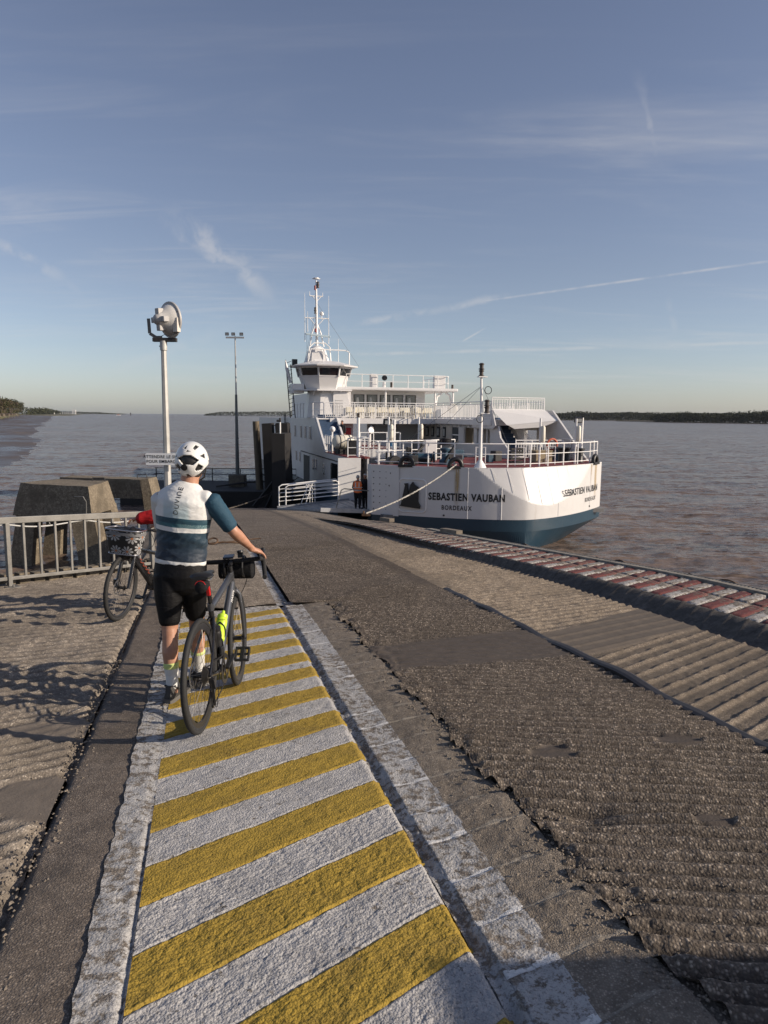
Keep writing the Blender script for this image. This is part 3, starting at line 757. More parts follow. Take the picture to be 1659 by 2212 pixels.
def put_tree(x, y, z, h, kind, look, label, group, wide=1.0):
    t = thing('tree', label, 'tree', (x, y, z), random.uniform(0, 6.28), group)
    k = h/10; t.scale = (k*wide, k*wide, k)
    c = bpy.data.objects.new('crown', crv[(kind, look)]); COL.objects.link(c); c.parent = t
    q = bpy.data.objects.new('trunk', CR[kind][1]); COL.objects.link(q); q.parent = t
    return t
def bank_pt(y, d):
    for (a, b) in zip(BK[:-1], BK[1:]):
        if a[1] <= y <= b[1]:
            f = (y-a[1])/(b[1]-a[1]); return a[0]+(b[0]-a[0])*f-d, y+d*0.3
    return BK[-1][0]-d, y
tl = {0: 'dark green tree in the wood along the left river bank', 1: 'olive green tree in the wood along the left river bank', 2: 'bare brown tree among the green wood on the left bank'}
rs = random.Random(3)
for i in range(64):
    f = i/63; y = 540+f**1.3*1900; d = 1+rs.uniform(0, 5+y*0.003)
    x, yy = bank_pt(y, d); look = rs.choice([0, 0, 1, 1, 2]) if y < 900 else rs.choice([0, 1])
    put_tree(x, yy, 4.0+min(6.0, max(0, y-600)*0.008), (11.5+rs.uniform(0, 5.0))*(1 if y < 1700 else 0.8), rs.randrange(6), look, tl[look], 'trees of the wood on the left bank, alike at this distance', wide=rs.uniform(1.0, 1.5))
# low scrub at the wood's foot
mb = MB(); 
for i in range(5200):
    y = 380+rs.random()**1.3*2000; x, yy = bank_pt(y, 5+rs.uniform(0, 30)); s = rs.uniform(0.5, 1.5)*(0.6+y/900)
    p = Vector((x, yy, 3.4+rs.uniform(0, 3.0)+min(5, max(0, y-600)*0.006))); a = Vector((rs.gauss(0, 1), rs.gauss(0, 1), rs.gauss(0, 1))).normalized(); b2 = a.cross(Vector((rs.gauss(0, 1), rs.gauss(0, 1), rs.gauss(0, 1)))).normalized()
    mb.add([p-a*s, p+b2*s, p+a*s, p-b2*s], [(0, 1, 2, 3)])
tag(mb.build('scrub', LEAF[1]), 'low olive scrub at the foot of the wood on the left bank', 'scrub', kind='stuff')

# fishing huts on stilts
WOODG = mat('weathered_wood', (0.24, 0.20, 0.155), 0.85, var=0.5, vscale=3)
HUTW = mat('hut_planks', (0.16, 0.125, 0.095), 0.85, var=0.4, vscale=2)
hut_l = ['dark fishing hut on stilts nearest the left frame edge', 'brown fishing hut on stilts below the first dark trees', 'fishing hut on stilts in the middle of the row under the wood', 'small fishing hut on stilts with a low roof before the jetty', 'pale boarded fishing hut on stilts beside the jetty']
for i, (y, d, s) in enumerate(((560, 4, .85), (640, 3, .8), (780, 2, .8), (900, 2, .8), (1050, 2, .8))):
    x, yy = bank_pt(y, d); t = thing('fishing_hut', hut_l[i], 'hut', (x, yy, 0.4), rs.uniform(-.3, .3), 'fishing huts along the left bank'); t.scale = (s, s, s)
    mb = MB(); mb.box((0, 0, 4.2), (4.6, 3.4, 2.2)); mb.build('wall', HUTW if i < 4 else WOODG, t)
    mb = MB(); mb.prism([(-2.6, -2, 5.3), (2.6, -2, 5.3), (2.2, -2, 5.7), (0, -2, 6.2), (-2.2, -2, 5.7)], (0, 4, 0)); mb.build('roof', mat('hut_roof', (0.12, 0.10, 0.09), 0.8), t)
    mb = MB(); mb.box((0, 0, 3.0), (6.4, 4.6, 0.2)); mb.build('deck', WOODG, t)
    for (px1, py1) in ((-2.8, -2), (2.8, -2), (-2.8, 2), (2.8, 2), (0, -2)):
        mb = MB(); mb.cyl((px1, py1, -1.5), (px1, py1, 3.0), 0.14, n=6); mb.build('stilt', WOODG, t)
# reed poles and net frames in front of the huts
for i in range(9):
    y = 600+i*55; x, yy = bank_pt(y, rs.uniform(-9, 0)); mb = MB(); h = rs.uniform(3, 4.5)
    mb.cyl((0, 0, -1.5), (0, 0, h), 0.16, n=6); mb.bar((-1.6, 0, h-0.4), (1.6, 0, h-0.4), 0.14, 0.14)
    o = mb.build('net_frame', WOODG); o.location = (x, yy, 1.0)
    tag(o, 'thin pale wooden net frame standing on the mud below the huts', 'net frame', 'net frames before the huts, alike at this distance')

# jetty: white beams on posts, ending in tall white piles
WHITEP = mat('white_pile', (0.72, 0.71, 0.68), 0.6, var=0.15, vscale=1)
J0, J1 = Vector((-225, 700, 0)), Vector((-262, 612, 0))
J0 = Vector((-305, 880, 0)); J1 = Vector((-220, 512, 0))
jet = thing('jetty', 'long pale jetty reaching out from the left bank to tall white piles', 'jetty', (-1070, 2480, 0))
def jl(p): return Vector(p)-jet.location
def at_px(x, y, dist_y):
    d = pray(x, y); return Vector((0, 0, CAM_Z))+d*(dist_y/d.y)
pts = [at_px(82, 886.2, 3600), at_px(100, 887.2, 3200), at_px(120, 888.4, 2900), at_px(140, 889.8, 2700), at_px(158, 891.2, 2500)]
mb = MB(); mb.tube([jl(p) for p in pts], 0.9, 6)
mb.tube([jl(p)+Vector((0, 0, 2.6)) for p in pts], 0.4, 5); mb.build('deck', WHITEP, jet)
for a, b in zip(pts[:-1], pts[1:]):
    for k in range(4):
        p = a*(1-k/4)+b*(k/4); mb = MB(); mb.cyl(jl((p.x, p.y, -2)), jl((p.x, p.y, p.z+2.6)), 0.7, n=6); mb.build('post', WHITEP, jet)
for (x, w) in ((157, .9), (160, .8), (163, .9)):
    p = at_px(x, 886, 2480); mb = MB(); mb.cyl(jl((p.x, p.y, -2)), jl((p.x, p.y, 17.2)), w*1.9, n=8); mb.build('pile', WHITEP, jet)
p = at_px(117, 890, 2400); mb = MB(); mb.cyl((0, 0, -2), (0, 0, 10.5), 1.3, n=6); o = mb.build('mooring_post', WHITEP); o.location = (p.x, p.y, 0)
tag(o, 'single short white post in the water beside the jetty', 'post')
# channel marker and a small far boat
p = at_px(282, 889, 2300); mk = thing('channel_marker', 'dark channel marker post standing in the river near the horizon', 'marker', (p.x, p.y, 0))
mb = MB(); mb.cyl((0, 0, -2), (0, 0, 6), 1.3, n=6); mb.build('post', mat('marker_dark', (0.06, 0.05, 0.05), 0.8), mk)
mb = MB(); mb.box((0, 0, 7.4), (2.6, 2.6, 3.0)); mb.build('topmark', MATS['marker_dark'], mk)
p = at_px(256, 894.2, 2200); bt = thing('motor_boat', 'tiny white motor boat far out beside the channel marker', 'boat', (p.x, p.y, 0), 0.1); bt.scale = (1.5, 1.5, 1.5)
mb = MB(); mb.prism([(-4.5, -1.2, 0), (4, -1.2, 0), (5.5, -1.2, 1.6), (-4.5, -1.2, 1.3)], (0, 2.4, 0)); mb.build('hull', WHITEP, bt)
mb = MB(); mb.box((-0.5, 0, 1.9), (3.0, 1.8, 1.2)); mb.build('cabin', mat('red_paint', (0.4, 0.05, 0.04), 0.5), bt)

# ------------------------------------------------------------ far banks
LAND = mat('far_land', (0.075, 0.072, 0.045), 0.95, dark=(0.04, 0.04, 0.025), vscale=0.01)
FOREST = [mat('far_wood_dark', (0.038, 0.044, 0.024), 0.9, dark=(0.016, 0.020, 0.012), vscale=0.03, spec=0.1), mat('far_wood_mid', (0.060, 0.064, 0.034), 0.9, dark=(0.028, 0.031, 0.018), vscale=0.03, spec=0.1)]
def far_wood(x0, x1, dist, h0, h1, name, label, m, seed, ground=1.0, n=5000, depth=120, edge0=0.03, edge1=0.0, lumps=1.0):
    rs = random.Random(seed); a = at_px(x0, 900, dist[0]); b = at_px(x1, 900, dist[1])
    mb = MB(); L = (b-a).length
    base = [(a.x, a.y), (b.x, b.y), (b.x+depth*0.2, b.y+depth*2), (a.x, a.y+depth*2)]
    o1 = MB().prism([(p[0], p[1], -1) for p in base], (0, 0, 1+ground)).build(name+'_ground' if False else 'far_bank', LAND); struct(o1)
    for i in range(n):
        f = rs.random(); env = min(1, (f/edge0) if edge0 else 1, ((1-f)/edge1) if edge1 else 1)
        nz = noise.noise(Vector((f*L*0.012, seed, 0)))+0.6*noise.noise(Vector((f*L*0.045, seed+3, 0)))+0.35*noise.noise(Vector((f*L*0.13, seed+9, 0)))
        H = (h0+(h1-h0)*f)*(1+0.32*lumps*nz)*(0.35+0.65*env)
        z = ground+H*rs.random()**0.7; dd = rs.random()*depth*(0.2+0.8*z/(H+ground))
        s = rs.uniform(0.05, 0.12)*h0
        p = Vector((a.x+(b.x-a.x)*f, a.y+(b.y-a.y)*f+dd, z))
        u_ = Vector((rs.gauss(0, 1), rs.gauss(0, 1), rs.gauss(0, 1))).normalized(); v_ = u_.cross(Vector((rs.gauss(0, 1), rs.gauss(0, 1), rs.gauss(0, 1)))).normalized()
        mb.add([p-u_*s, p+v_*s, p+u_*s, p-v_*s], [(0, 1, 2, 3)])
    return tag(mb.build(name, m), label, 'wood', kind='stuff')
far_wood(1435, 1900, (1150, 900), 12, 17, 'near_wood', 'nearer dark wood on the right bank of the river', FOREST[0], 4, n=16000, edge0=0.05)
far_wood(1185, 1500, (1700, 1750), 16, 18, 'distant_wood', 'long dark wood on the far right bank behind the ferry', FOREST[0], 8, n=11000)
far_wood(1235, 1760, (2300, 2300), 22, 24, 'hazy_wood', 'paler wood line further back on the right bank', FOREST[1], 12, n=9000)
far_wood(440, 700, (3300, 3300), 17, 22, 'island_wood', 'low wooded island on the horizon behind the piles', FOREST[0], 16, n=7000, edge0=0.15)
far_wood(100, 262, (4300, 5200), 17, 8, 'headland_wood', 'low hazy wooded headland behind the jetty on the left', FOREST[1], 20, n=6000, edge1=0.4)
far_wood(46, 112, (1500, 3000), 15, 7, 'bank_wood', 'low brown-green wood tapering away along the left bank to the jetty', FOREST[1], 31, ground=2.0, n=6000, edge0=0.02, edge1=0.3)
# thin air between: even haze in one closed box
hz = MB().box2((-9000, -60, -3), (9000, 8000, 60)).build('haze', None)
hz.data.materials.clear()
hm = bpy.data.materials.new('haze'); hm.use_nodes = True; hm.node_tree.nodes.clear(); t = NT(hm.node_tree)
pv = t.n('ShaderNodeVolumePrincipled'); pv.inputs['Color'].default_value = (0.80, 0.86, 0.95, 1); pv.inputs['Density'].default_value = 0.00003; pv.inputs['Anisotropy'].default_value = 0.3
ho = t.n('ShaderNodeOutputMaterial'); t.link(pv.outputs[0], ho.inputs['Volume']); hz.data.materials.append(hm)
tag(hz, 'thin pale haze over the river', 'haze', kind='stuff')
# ------------------------------------------------------------ guard rail at the platform's edge
GALV = mat('galvanised_steel', (0.23, 0.222, 0.205), 0.55, 0.35, var=0.35, vscale=5, bump=0.15, bscale=25)
GALV2 = mat('galvanised_pole', (0.50, 0.49, 0.46), 0.55, 0.25, var=0.3, vscale=3)
DARKST = mat('dark_steel', (0.035, 0.034, 0.034), 0.7, var=0.4, vscale=2)
CONCP = concrete('old_concrete', (0.24, 0.20, 0.145), (0.40, 0.34, 0.25), (0.10, 0.08, 0.058), 22, 0.45, bump=1.0, stain=0.8)
MATS['old_concrete'] = CONCP
A0 = Vector((-4.99, 9.37, 0)); B0 = Vector((-3.63, 11.06, 0)); dr = (B0-A0).normalized(); BAY = (B0-A0).length
nrm = Vector((-dr.y, dr.x, 0))            # towards the water
def rp(t, h=0.0, out=0.0):
    p = A0+dr*t+nrm*out; return Vector((p.x, p.y, gzf(p.y)+h))
rail = thing('guard_rail', 'galvanised steel guard rail with upright bars along the left edge of the platform', 'railing', rp(0))
def R(p): return p-rail.location
T0, T1 = -BAY*1.0-1.2, BAY+0.95
mb = MB(); mb.bar(R(rp(T0, 0.90)), R(rp(T1, 0.90)), 0.05, 0.085); mb.build('top_rail', GALV, rail, bevel=0.006)
mb = MB(); mb.bar(R(rp(T0, 0.115)), R(rp(T1, 0.115)), 0.035, 0.045); mb.build('bottom_rail', GALV, rail, bevel=0.004)
for k in range(-1, 2):
    t = k*BAY
    mb = MB(); mb.bar(R(rp(t, 0.0)), R(rp(t, 0.865)), 0.055, 0.075, up=tuple(nrm)); p = mb.build('post', GALV, rail, bevel=0.005)
    mb = MB(); mb.box(R(rp(t, 0.012)), (0.16, 0.30, 0.012), Matrix((dr, nrm, Vector((0, 0, 1)))).transposed())
    for s_ in (-1, 1): mb.cyl(R(rp(t, 0.015, s_*0.11)), R(rp(t, 0.045, s_*0.11)), 0.014, n=6)
    mb.build('base_plate', GALV, rail)
n = 10; k = math.floor(T0/(BAY/n))
while k*BAY/n < T1:
    if k % n and k*BAY/n > T0:
        t = k*BAY/n; mb = MB(); mb.bar(R(rp(t, 0.12)), R(rp(t, 0.86)), 0.027, 0.027, up=tuple(nrm)); mb.build('baluster', GALV, rail)
    k += 1
pts = []
for i in range(70):
    t = T0+(T1-T0)*i/69*0.97; ph = (t/(BAY*0.5)) % 1
    pts.append(rp(t, 0.845-0.045*math.sin(math.pi*ph)-0.01*math.sin(t*5), 0.02 if i % 2 else 0.015))
c = MB().tube(pts, 0.010, 6).build('cable', mat('grey_cable', (0.52, 0.52, 0.50), 0.6), smooth=True)
tag(c, 'pale cable tied in loops under the top rail of the steel guard rail', 'cable')
for k in range(-2, 5):
    t = k*BAY*0.25*1.0; a = rp(t, 0.85, 0.02); mb = MB(); mb.tube([a, a+Vector((0.01, 0, 0.05)), a+dr*0.05+Vector((0, 0, -0.03))], 0.004, 4); mb.build('cable_tie', MATS['grey_cable'], c)

# notched concrete kerb behind the rail
kb = thing('notched_kerb', 'row of rough concrete kerb stones behind the guard rail', 'kerb', rp(0, 0, 0.3))
mbk = MB()
t = T0
while t < BAY+0.9:
    L = 0.19; a = rp(t, 0, 0.22)-kb.location; mb = MB()
    M = Matrix((dr, nrm, Vector((0, 0, 1)))).transposed()
    mb.box(a+Vector((0, 0, 0.04)), (L*0.80, 0.16, 0.22+0.015*math.sin(t*9)), M)
    o = mb.build('kerb_stone', CONCP, kb, bevel=0.012); t += L+0.012

# ------------------------------------------------------------ concrete piers standing in the river, left
pier = thing('concrete_pier', 'old concrete pier with a tapered cap beam standing in the river behind the guard rail', 'pier', (-13, 28, 0))
def P3(l): o = Vector((-13, 28, 0)); return [Vector(p)-o for p in l]
def hexa(mb, bot, top):
    n = len(bot); mb.add(list(bot)+list(top), [tuple(reversed(range(n))), tuple(range(n, 2*n))]+[(i, (i+1) % n, n+(i+1) % n, n+i) for i in range(n)])
def rough(o, amt=0.03, cuts=5):
    me = o.data; bm = bmesh.new(); bm.from_mesh(me)
    bmesh.ops.subdivide_edges(bm, edges=bm.edges, cuts=cuts, use_grid_fill=True)
    for v in bm.verts:
        p = v.co*1.3; v.co += Vector((noise.noise(p), noise.noise(p+Vector((7, 0, 0))), noise.noise(p+Vector((0, 9, 0)))))*amt
    bm.to_mesh(me); bm.free(); return o
mb = MB(); hexa(mb, P3([(-14.95, 28.6, 2.10), (-11.36, 27.6, 2.26), (-11.72, 31.2, 2.1), (-14.9, 32.0, 2.1)]), P3([(-14.62, 28.7, 3.40), (-11.50, 27.75, 3.36), (-11.98, 31.0, 3.30), (-14.5, 31.7, 3.30)]))
rough(mb.build('cap_beam', CONCP, pier), 0.025, 6)
for (b, tp) in ((((-15.5, -14.5), 28.7), ((-14.85, -14.1), 28.75)), (((-11.75, -10.75), 27.7), ((-12.3, -11.38), 27.8)), (((-11.9, -11.1), 30.6), ((-12.3, -11.75), 30.5)), (((-15.0, -14.2), 30.6), ((-14.4, -13.8), 30.5))):
    (x0, x1), y = b; (x2, x3), y2 = tp
    mb = MB(); hexa(mb, P3([(x0, y, -1.2), (x1, y, -1.2), (x1, y+0.8, -1.2), (x0, y+0.8, -1.2)]), P3([(x2, y2, 2.3), (x3, y2, 2.3), (x3, y2+0.7, 2.3), (x2, y2+0.7, 2.3)]))
    rough(mb.build('leg', CONCP, pier), 0.03, 4)
def handle(x, y, z, w, par, off):
    mb = MB(); mb.tube([(x-off[0], y-off[1], z-off[2]), (x-off[0]+0.02, y-off[1], z+0.16-off[2]), (x+w-0.02-off[0], y-off[1], z+0.16-off[2]), (x+w-off[0], y-off[1], z-off[2])], 0.022, 6)
    mb.build('lifting_handle', DARKST, par)
handle(-12.5, 30.6, 3.3, 0.55, pier, (-13, 28, 0))
mb = MB(); mb.tube(P3([(-12.0, 27.6, 3.0), (-11.62, 27.52, 3.0), (-11.5, 27.5, 2.8), (-11.52, 27.5, 2.3), (-11.6, 27.5, 2.1)]), 0.02, 6); mb.build('pipe', GALV, pier)
frame = thing('portal_pier', 'concrete portal frame with one splayed leg behind the tapered pier', 'pier', (-11.5, 33, 0))
def P4(l): o = Vector((-11.5, 33, 0)); return [Vector(p)-o for p in l]
mb = MB(); hexa(mb, P4([(-15.6, 34.3, 2.20), (-11.22, 33, 2.30), (-11.3, 34.6, 2.25), (-15.6, 35.8, 2.25)]), P4([(-15.6, 34.35, 3.14), (-11.22, 33.05, 3.18), (-11.3, 34.5, 3.15), (-15.6, 35.8, 3.12)]))
rough(mb.build('beam', CONCP, frame), 0.03)
mb = MB(); hexa(mb, P4([(-10.75, 32.9, -1.2), (-9.95, 32.9, -1.2), (-10.1, 34.7, -1.2), (-10.9, 34.7, -1.2)]), P4([(-11.24, 32.9, 3.20), (-10.86, 32.9, 3.24), (-11.0, 34.6, 3.18), (-11.4, 34.6, 3.18)]))
rough(mb.build('leg', CONCP, frame), 0.03)
handle(-11.6, 33.6, 3.2, 0.45, frame, (-11.5, 33, 0))

# ------------------------------------------------------------ floodlight pole beside the walkway, with its sign
PX, PY = -4.30, 14.2; pz = gzf(PY)
pole = thing('floodlight_pole', 'tall galvanised pole carrying one big round floodlight seen from behind', 'lamp post', (PX, PY, pz))
def Q(x, y, z): return (x, y, z-pz)
mb = MB(); rings = []
for z, r in ((pz, 0.078), (4.6, 0.072), (7.42, 0.052)):
    rings.append([Vector(Q(r*math.cos(math.pi/8+k*math.pi/4), r*math.sin(math.pi/8+k*math.pi/4), z)) for k in range(8)])
mb.loft(rings); mb.build('pole_shaft', GALV2, pole)
mb = MB(); mb.cyl(Q(0, 0, 7.42), Q(0, 0, 7.60), 0.068, n=16); mb.cyl(Q(0, 0, 7.50), Q(-0.085, 0, 7.50), 0.012, n=6); mb.build('collar', GALV2, pole, smooth=True)
mb = MB(); mb.box(Q(0.03, 0, 7.62), (0.46, 0.10, 0.075)); mb.build('crossbar', DARKST, pole, bevel=0.006)
YOKE = mat('yoke_grey', (0.16, 0.155, 0.145), 0.6, 0.3)
mb = MB()
for yp in ([(-0.02, 0, 7.665), (-0.14, 0, 7.665), (-0.26, 0, 7.74), (-0.275, 0, 8.02)], [(0.15, 0, 7.665), (0.21, 0, 7.70), (0.29, 0, 7.80), (0.29, 0, 8.04)]):
    mb = MB()
    for a, b in zip(yp[:-1], yp[1:]): mb.bar(Q(*a), Q(*b), 0.06, 0.012, up=(0, 1, 0.01))
    mb.build('yoke_arm', YOKE, pole)
LAMPG = mat('lamp_grey_cast', (0.40, 0.39, 0.38), 0.5, var=0.15, vscale=12); LAMPW = mat('lamp_reflector_back', (0.62, 0.60, 0.56), 0.45)
ax = Vector((0.62, 0.78, 0.08)).normalized(); hc = Vector(Q(-0.03, -0.02, 8.0))
mb = MB(); mb.lathe([(0.02, -0.10), (0.10, -0.085), (0.135, -0.04), (0.15, 0.0), (0.23, 0.07), (0.29, 0.16), (0.305, 0.20), (0.325, 0.20), (0.325, 0.235), (0.29, 0.24), (0.02, 0.20)], hc, ax, 32)
mb.build('reflector', LAMPW, pole, smooth=True)
mb = MB(); mb.lathe([(0.335, 0.190), (0.345, 0.20), (0.345, 0.232), (0.325, 0.242)], hc, ax, 32); mb.build('rim', LAMPG, pole, smooth=True)
sx = Vector((0, 0, 1)).cross(ax).normalized(); sz = ax.cross(sx)
Mh = Matrix((sx, ax, sz)).transposed()
mb = MB()
for k, (dx, dz) in enumerate(((1, 0), (-1, 0), (0, 1), (0, -1))):
    mb.box(hc+sx*dx*0.14+sz*dz*0.14-ax*0.02, (0.14 if dx else 0.115, 0.12, 0.14 if dz else 0.105), Mh)
mb.build('gear_housing', LAMPG, pole, bevel=0.012)
mb = MB(); mb.lathe([(0.0, -0.155), (0.06, -0.145), (0.095, -0.11), (0.105, -0.05)], hc, ax, 24); mb.build('rear_cap', LAMPG, pole, smooth=True)
mb = MB(); mb.box(Q(0.275, -0.03, 7.90), (0.11, 0.10, 0.27), Matrix.Rotation(rad(-25), 3, 'Z')); mb.build('ballast_box', mat('box_pale', (0.62, 0.58, 0.52), 0.5), pole, bevel=0.008)
mb = MB(); mb.tube([Vector(Q(*p)) for p in ((0.24, -0.05, 8.03), (0.26, -0.06, 8.12), (0.31, -0.05, 8.17), (0.36, -0.03, 8.12), (0.34, -0.02, 8.03))], 0.006, 6)
mb.tube([Vector(Q(*p)) for p in ((0.29, -0.05, 7.78), (0.29, -0.06, 7.70), (0.23, -0.06, 7.645), (0.15, -0.06, 7.68), (0.06, -0.06, 7.72), (-0.01, -0.06, 7.69))], 0.006, 6)
mb.build('lamp_cable', DARKST, pole, smooth=True)

def text_mesh(body, size, bold=0.0, spacing=1.0, align='CENTER'):
    cu = bpy.data.curves.new('lettering', 'FONT'); cu.body = body; cu.size = size; cu.offset = bold; cu.space_character = spacing; cu.align_x = align; cu.align_y = 'CENTER'; cu.resolution_u = 3
    o = bpy.data.objects.new('tmp', cu); COL.objects.link(o)
    bpy.context.view_layer.update()
    dg = bpy.context.evaluated_depsgraph_get(); me = bpy.data.meshes.new_from_object(o.evaluated_get(dg)); me.name = 'lettering'
    bpy.data.objects.remove(o); bpy.data.curves.remove(cu); return me
BLACKL = mat('black_letter', (0.012, 0.012, 0.014), 0.5)
sign = thing('waiting_sign', 'white sign with black lettering fixed to the floodlight pole', 'sign', (-4.30, 14.08, 5.32))
mb = MB()
w2, h2, r = 0.385, 0.115, 0.025; poly = []
for (cx, cz, a0) in ((w2-r, h2-r, 0), (-w2+r, h2-r, 90), (-w2+r, -h2+r, 180), (w2-r, -h2+r, 270)):
    for k in range(5):
        a = rad(a0+k*22.5); poly.append((cx+r*math.cos(a), 0, cz+r*math.sin(a)))
mb.prism(poly, (0, 0.012, 0)); mb.build('sign_plate', mat('sign_white', (0.85, 0.85, 0.84), 0.4), sign)
for (b, z) in (('ATTENDRE LE SIGNAL', 0.045), ('POUR EMBARQUER', -0.048)):
    me = text_mesh(b, 0.082, 0.0012, 1.06); me.materials.append(BLACKL)
    o = link('lettering', me, sign); o.rotation_euler = (rad(90), 0, 0); o.location = (0, -0.004, z)
    wd = o.dimensions.x
mb = MB(); mb.bar((-0.02, 0.02, 0.06), (-0.02, 0.05, 0.06), 0.2, 0.03); mb.bar((-0.02, 0.02, -0.06), (-0.02, 0.05, -0.06), 0.2, 0.03); mb.build('bracket', GALV2, sign)

# ------------------------------------------------------------ dark pontoon with light mast, piles and ladder
PONT = mat('pontoon_steel', (0.022, 0.020, 0.019), 0.8, var=0.5, vscale=1.2)
pont = thing('pontoon', 'low dark steel pontoon with a thin handrail moored beside the ferry', 'pontoon', (-10, 50, 0))
mb = MB(); mb.box2((-8, -1.5, -0.6), (4.2, 6.5, 1.02)); mb.build('pontoon_hull', PONT, pont, bevel=0.05)
mb = MB()
for z in (1.55, 2.0): mb.tube([(-8, 6.2, z), (3.2, 6.2, z)], 0.035, 6)
mb.build('handrail', DARKST, pont)
for k in range(6):
    mb = MB(); mb.cyl((-7.9+k*2.2, 6.2, 1.0), (-7.9+k*2.2, 6.2, 2.0), 0.04, n=6); mb.build('post', DARKST, pont)
mb = MB(); mb.tube([(-2, 1, 1.1), (0, 1.6, 1.35), (3.4, 2.2, 1.5)], 0.07, 6); mb.tube([(1.2, 5, 1.2), (2.9, 5.4, 2.1)], 0.06, 6); mb.build('pipe', DARKST, pont)
lm = thing('light_mast', 'slim tall light mast with three small floodlights on a concrete block', 'lamp post', (-10.70, 52.2, 1.02))
mb = MB(); mb.box((0, 0, 0.42), (1.12, 1.1, 0.84)); rough(mb.build('foundation', mat('block_concrete', (0.15, 0.13, 0.10), 0.9, var=0.4), lm), 0.02, 3)
MASTG = mat('mast_grey_green', (0.13, 0.14, 0.135), 0.6, 0.2); MASTL = mat('mast_galv', (0.42, 0.42, 0.41), 0.5, 0.3)
mb = MB(); mb.cyl((0, 0, 0.84), (0, 0, 6.6), 0.145, 0.085, 10); mb.build('mast_lower', MASTG, lm, smooth=True)
mb = MB(); mb.cyl((0, 0, 6.6), (0, 0, 10.7), 0.062, 0.045, 8); mb.build('mast_upper', MASTL, lm, smooth=True)
mb = MB(); mb.box((0, -0.05, 10.6), (1.30, 0.06, 0.12)); mb.build('crossbar', MASTL, lm)
for x in (-0.56, -0.12, 0.46):
    mb = MB(); mb.box((x, -0.06, 10.84), (0.25, 0.12, 0.21), Matrix.Rotation(rad(12), 3, 'X')); f = mb.build('floodlight', DARKST, lm, bevel=0.01)
    mb = MB(); mb.box((x, -0.13, 10.825), (0.19, 0.012, 0.15), Matrix.Rotation(rad(12), 3, 'X')); mb.build('lamp_glass', mat('lamp_glass', (0.35, 0.37, 0.38), 0.15), f)
WPILE = mat('pile_timber', (0.17, 0.135, 0.09), 0.85, dark=(0.03, 0.025, 0.02), vscale=0.9, stretch=(3, 3, 0.6))
mb = MB(); mb.tube([(-8.62, 50, -1.5), (-8.75, 50, 2.0), (-8.92, 50, 5.75)], [0.27, 0.25, 0.23], 14)
tag(mb.build('timber_pile', WPILE, smooth=True), 'leaning round pile with a weathered pale top left of the ladder', 'pile')
dol = thing('dolphin', 'tall black steel dolphin with a ladder between its two walls', 'dolphin', (-7.4, 48, 0))
mb = MB(); mb.add([(-0.78+0.25, 0, -1), (-0.12+0.25, 0, -1), (-0.12+0.25, 1.2, -1), (-0.78+0.25, 1.2, -1), (-0.78, 0, 5.62), (-0.15, 0, 5.66), (-0.15, 1.2, 5.66), (-0.78, 1.2, 5.62)], [(0, 3, 2, 1), (4, 5, 6, 7), (0, 1, 5, 4), (1, 2, 6, 5), (2, 3, 7, 6), (3, 0, 4, 7)]); mb.build('side_wall', PONT, dol)
mb = MB(); mb.add([(0.34, 0, -1), (1.2, 0, -1), (1.2, 1.4, -1), (0.34, 1.4, -1), (0.14, 0, 5.66), (0.92, 0, 5.66), (0.92, 1.4, 5.66), (0.14, 1.4, 5.66)], [(0, 3, 2, 1), (4, 5, 6, 7), (0, 1, 5, 4), (1, 2, 6, 5), (2, 3, 7, 6), (3, 0, 4, 7)]); mb.build('side_wall', PONT, dol)
lad = MB()
lad.bar((-0.12, 0.1, 5.6), (0.20, 0.1, 0.2), 0.05, 0.05); lad.bar((0.12, 0.1, 5.6), (0.36, 0.1, 0.2), 0.05, 0.05); l_o = lad.build('ladder', DARKST, dol)
for k in range(11):
    z = 5.5-k*0.55; f = (5.6-z)/5.4; mb = MB(); mb.bar((-0.12+0.32*f, 0.1, z), (0.12+0.24*f, 0.1, z), 0.04, 0.05); mb.build('rung', DARKST, l_o)
mb = MB(); mb.bar((-1.1, -1.4, 0.2), (0.9, -0.2, 2.8), 0.16, 0.3); mb.bar((-0.4, -1.2, 0.0), (0.9, -0.2, 2.9), 0.16, 0.22); mb.build('brace', PONT, dol)
# big fender box at the end, with a little light on top
mb = MB(); mb.box2((-7.0, 44.6, -1), (-6.18, 47.6, 5.05)); o = mb.build('fender_dolphin', PONT); tag(o, 'massive black fender block standing between the dolphin and the ferry side', 'fender')
hl = thing('navigation_light', 'small white navigation light post on the black fender block', 'light', (-6.55, 45.2, 5.05))
mb = MB(); mb.cyl((0, 0, 0), (0, 0, 0.75), 0.05, n=8); mb.build('post', mat('white_paint_steel', (0.80, 0.80, 0.78), 0.4), hl)
mb = MB(); mb.box((-0.08, 0, 0.78), (0.26, 0.14, 0.14)); mb.cyl((0, 0, .85), (0, 0, .97), 0.06, n=8); mb.build('lamp_head', DARKST, hl)

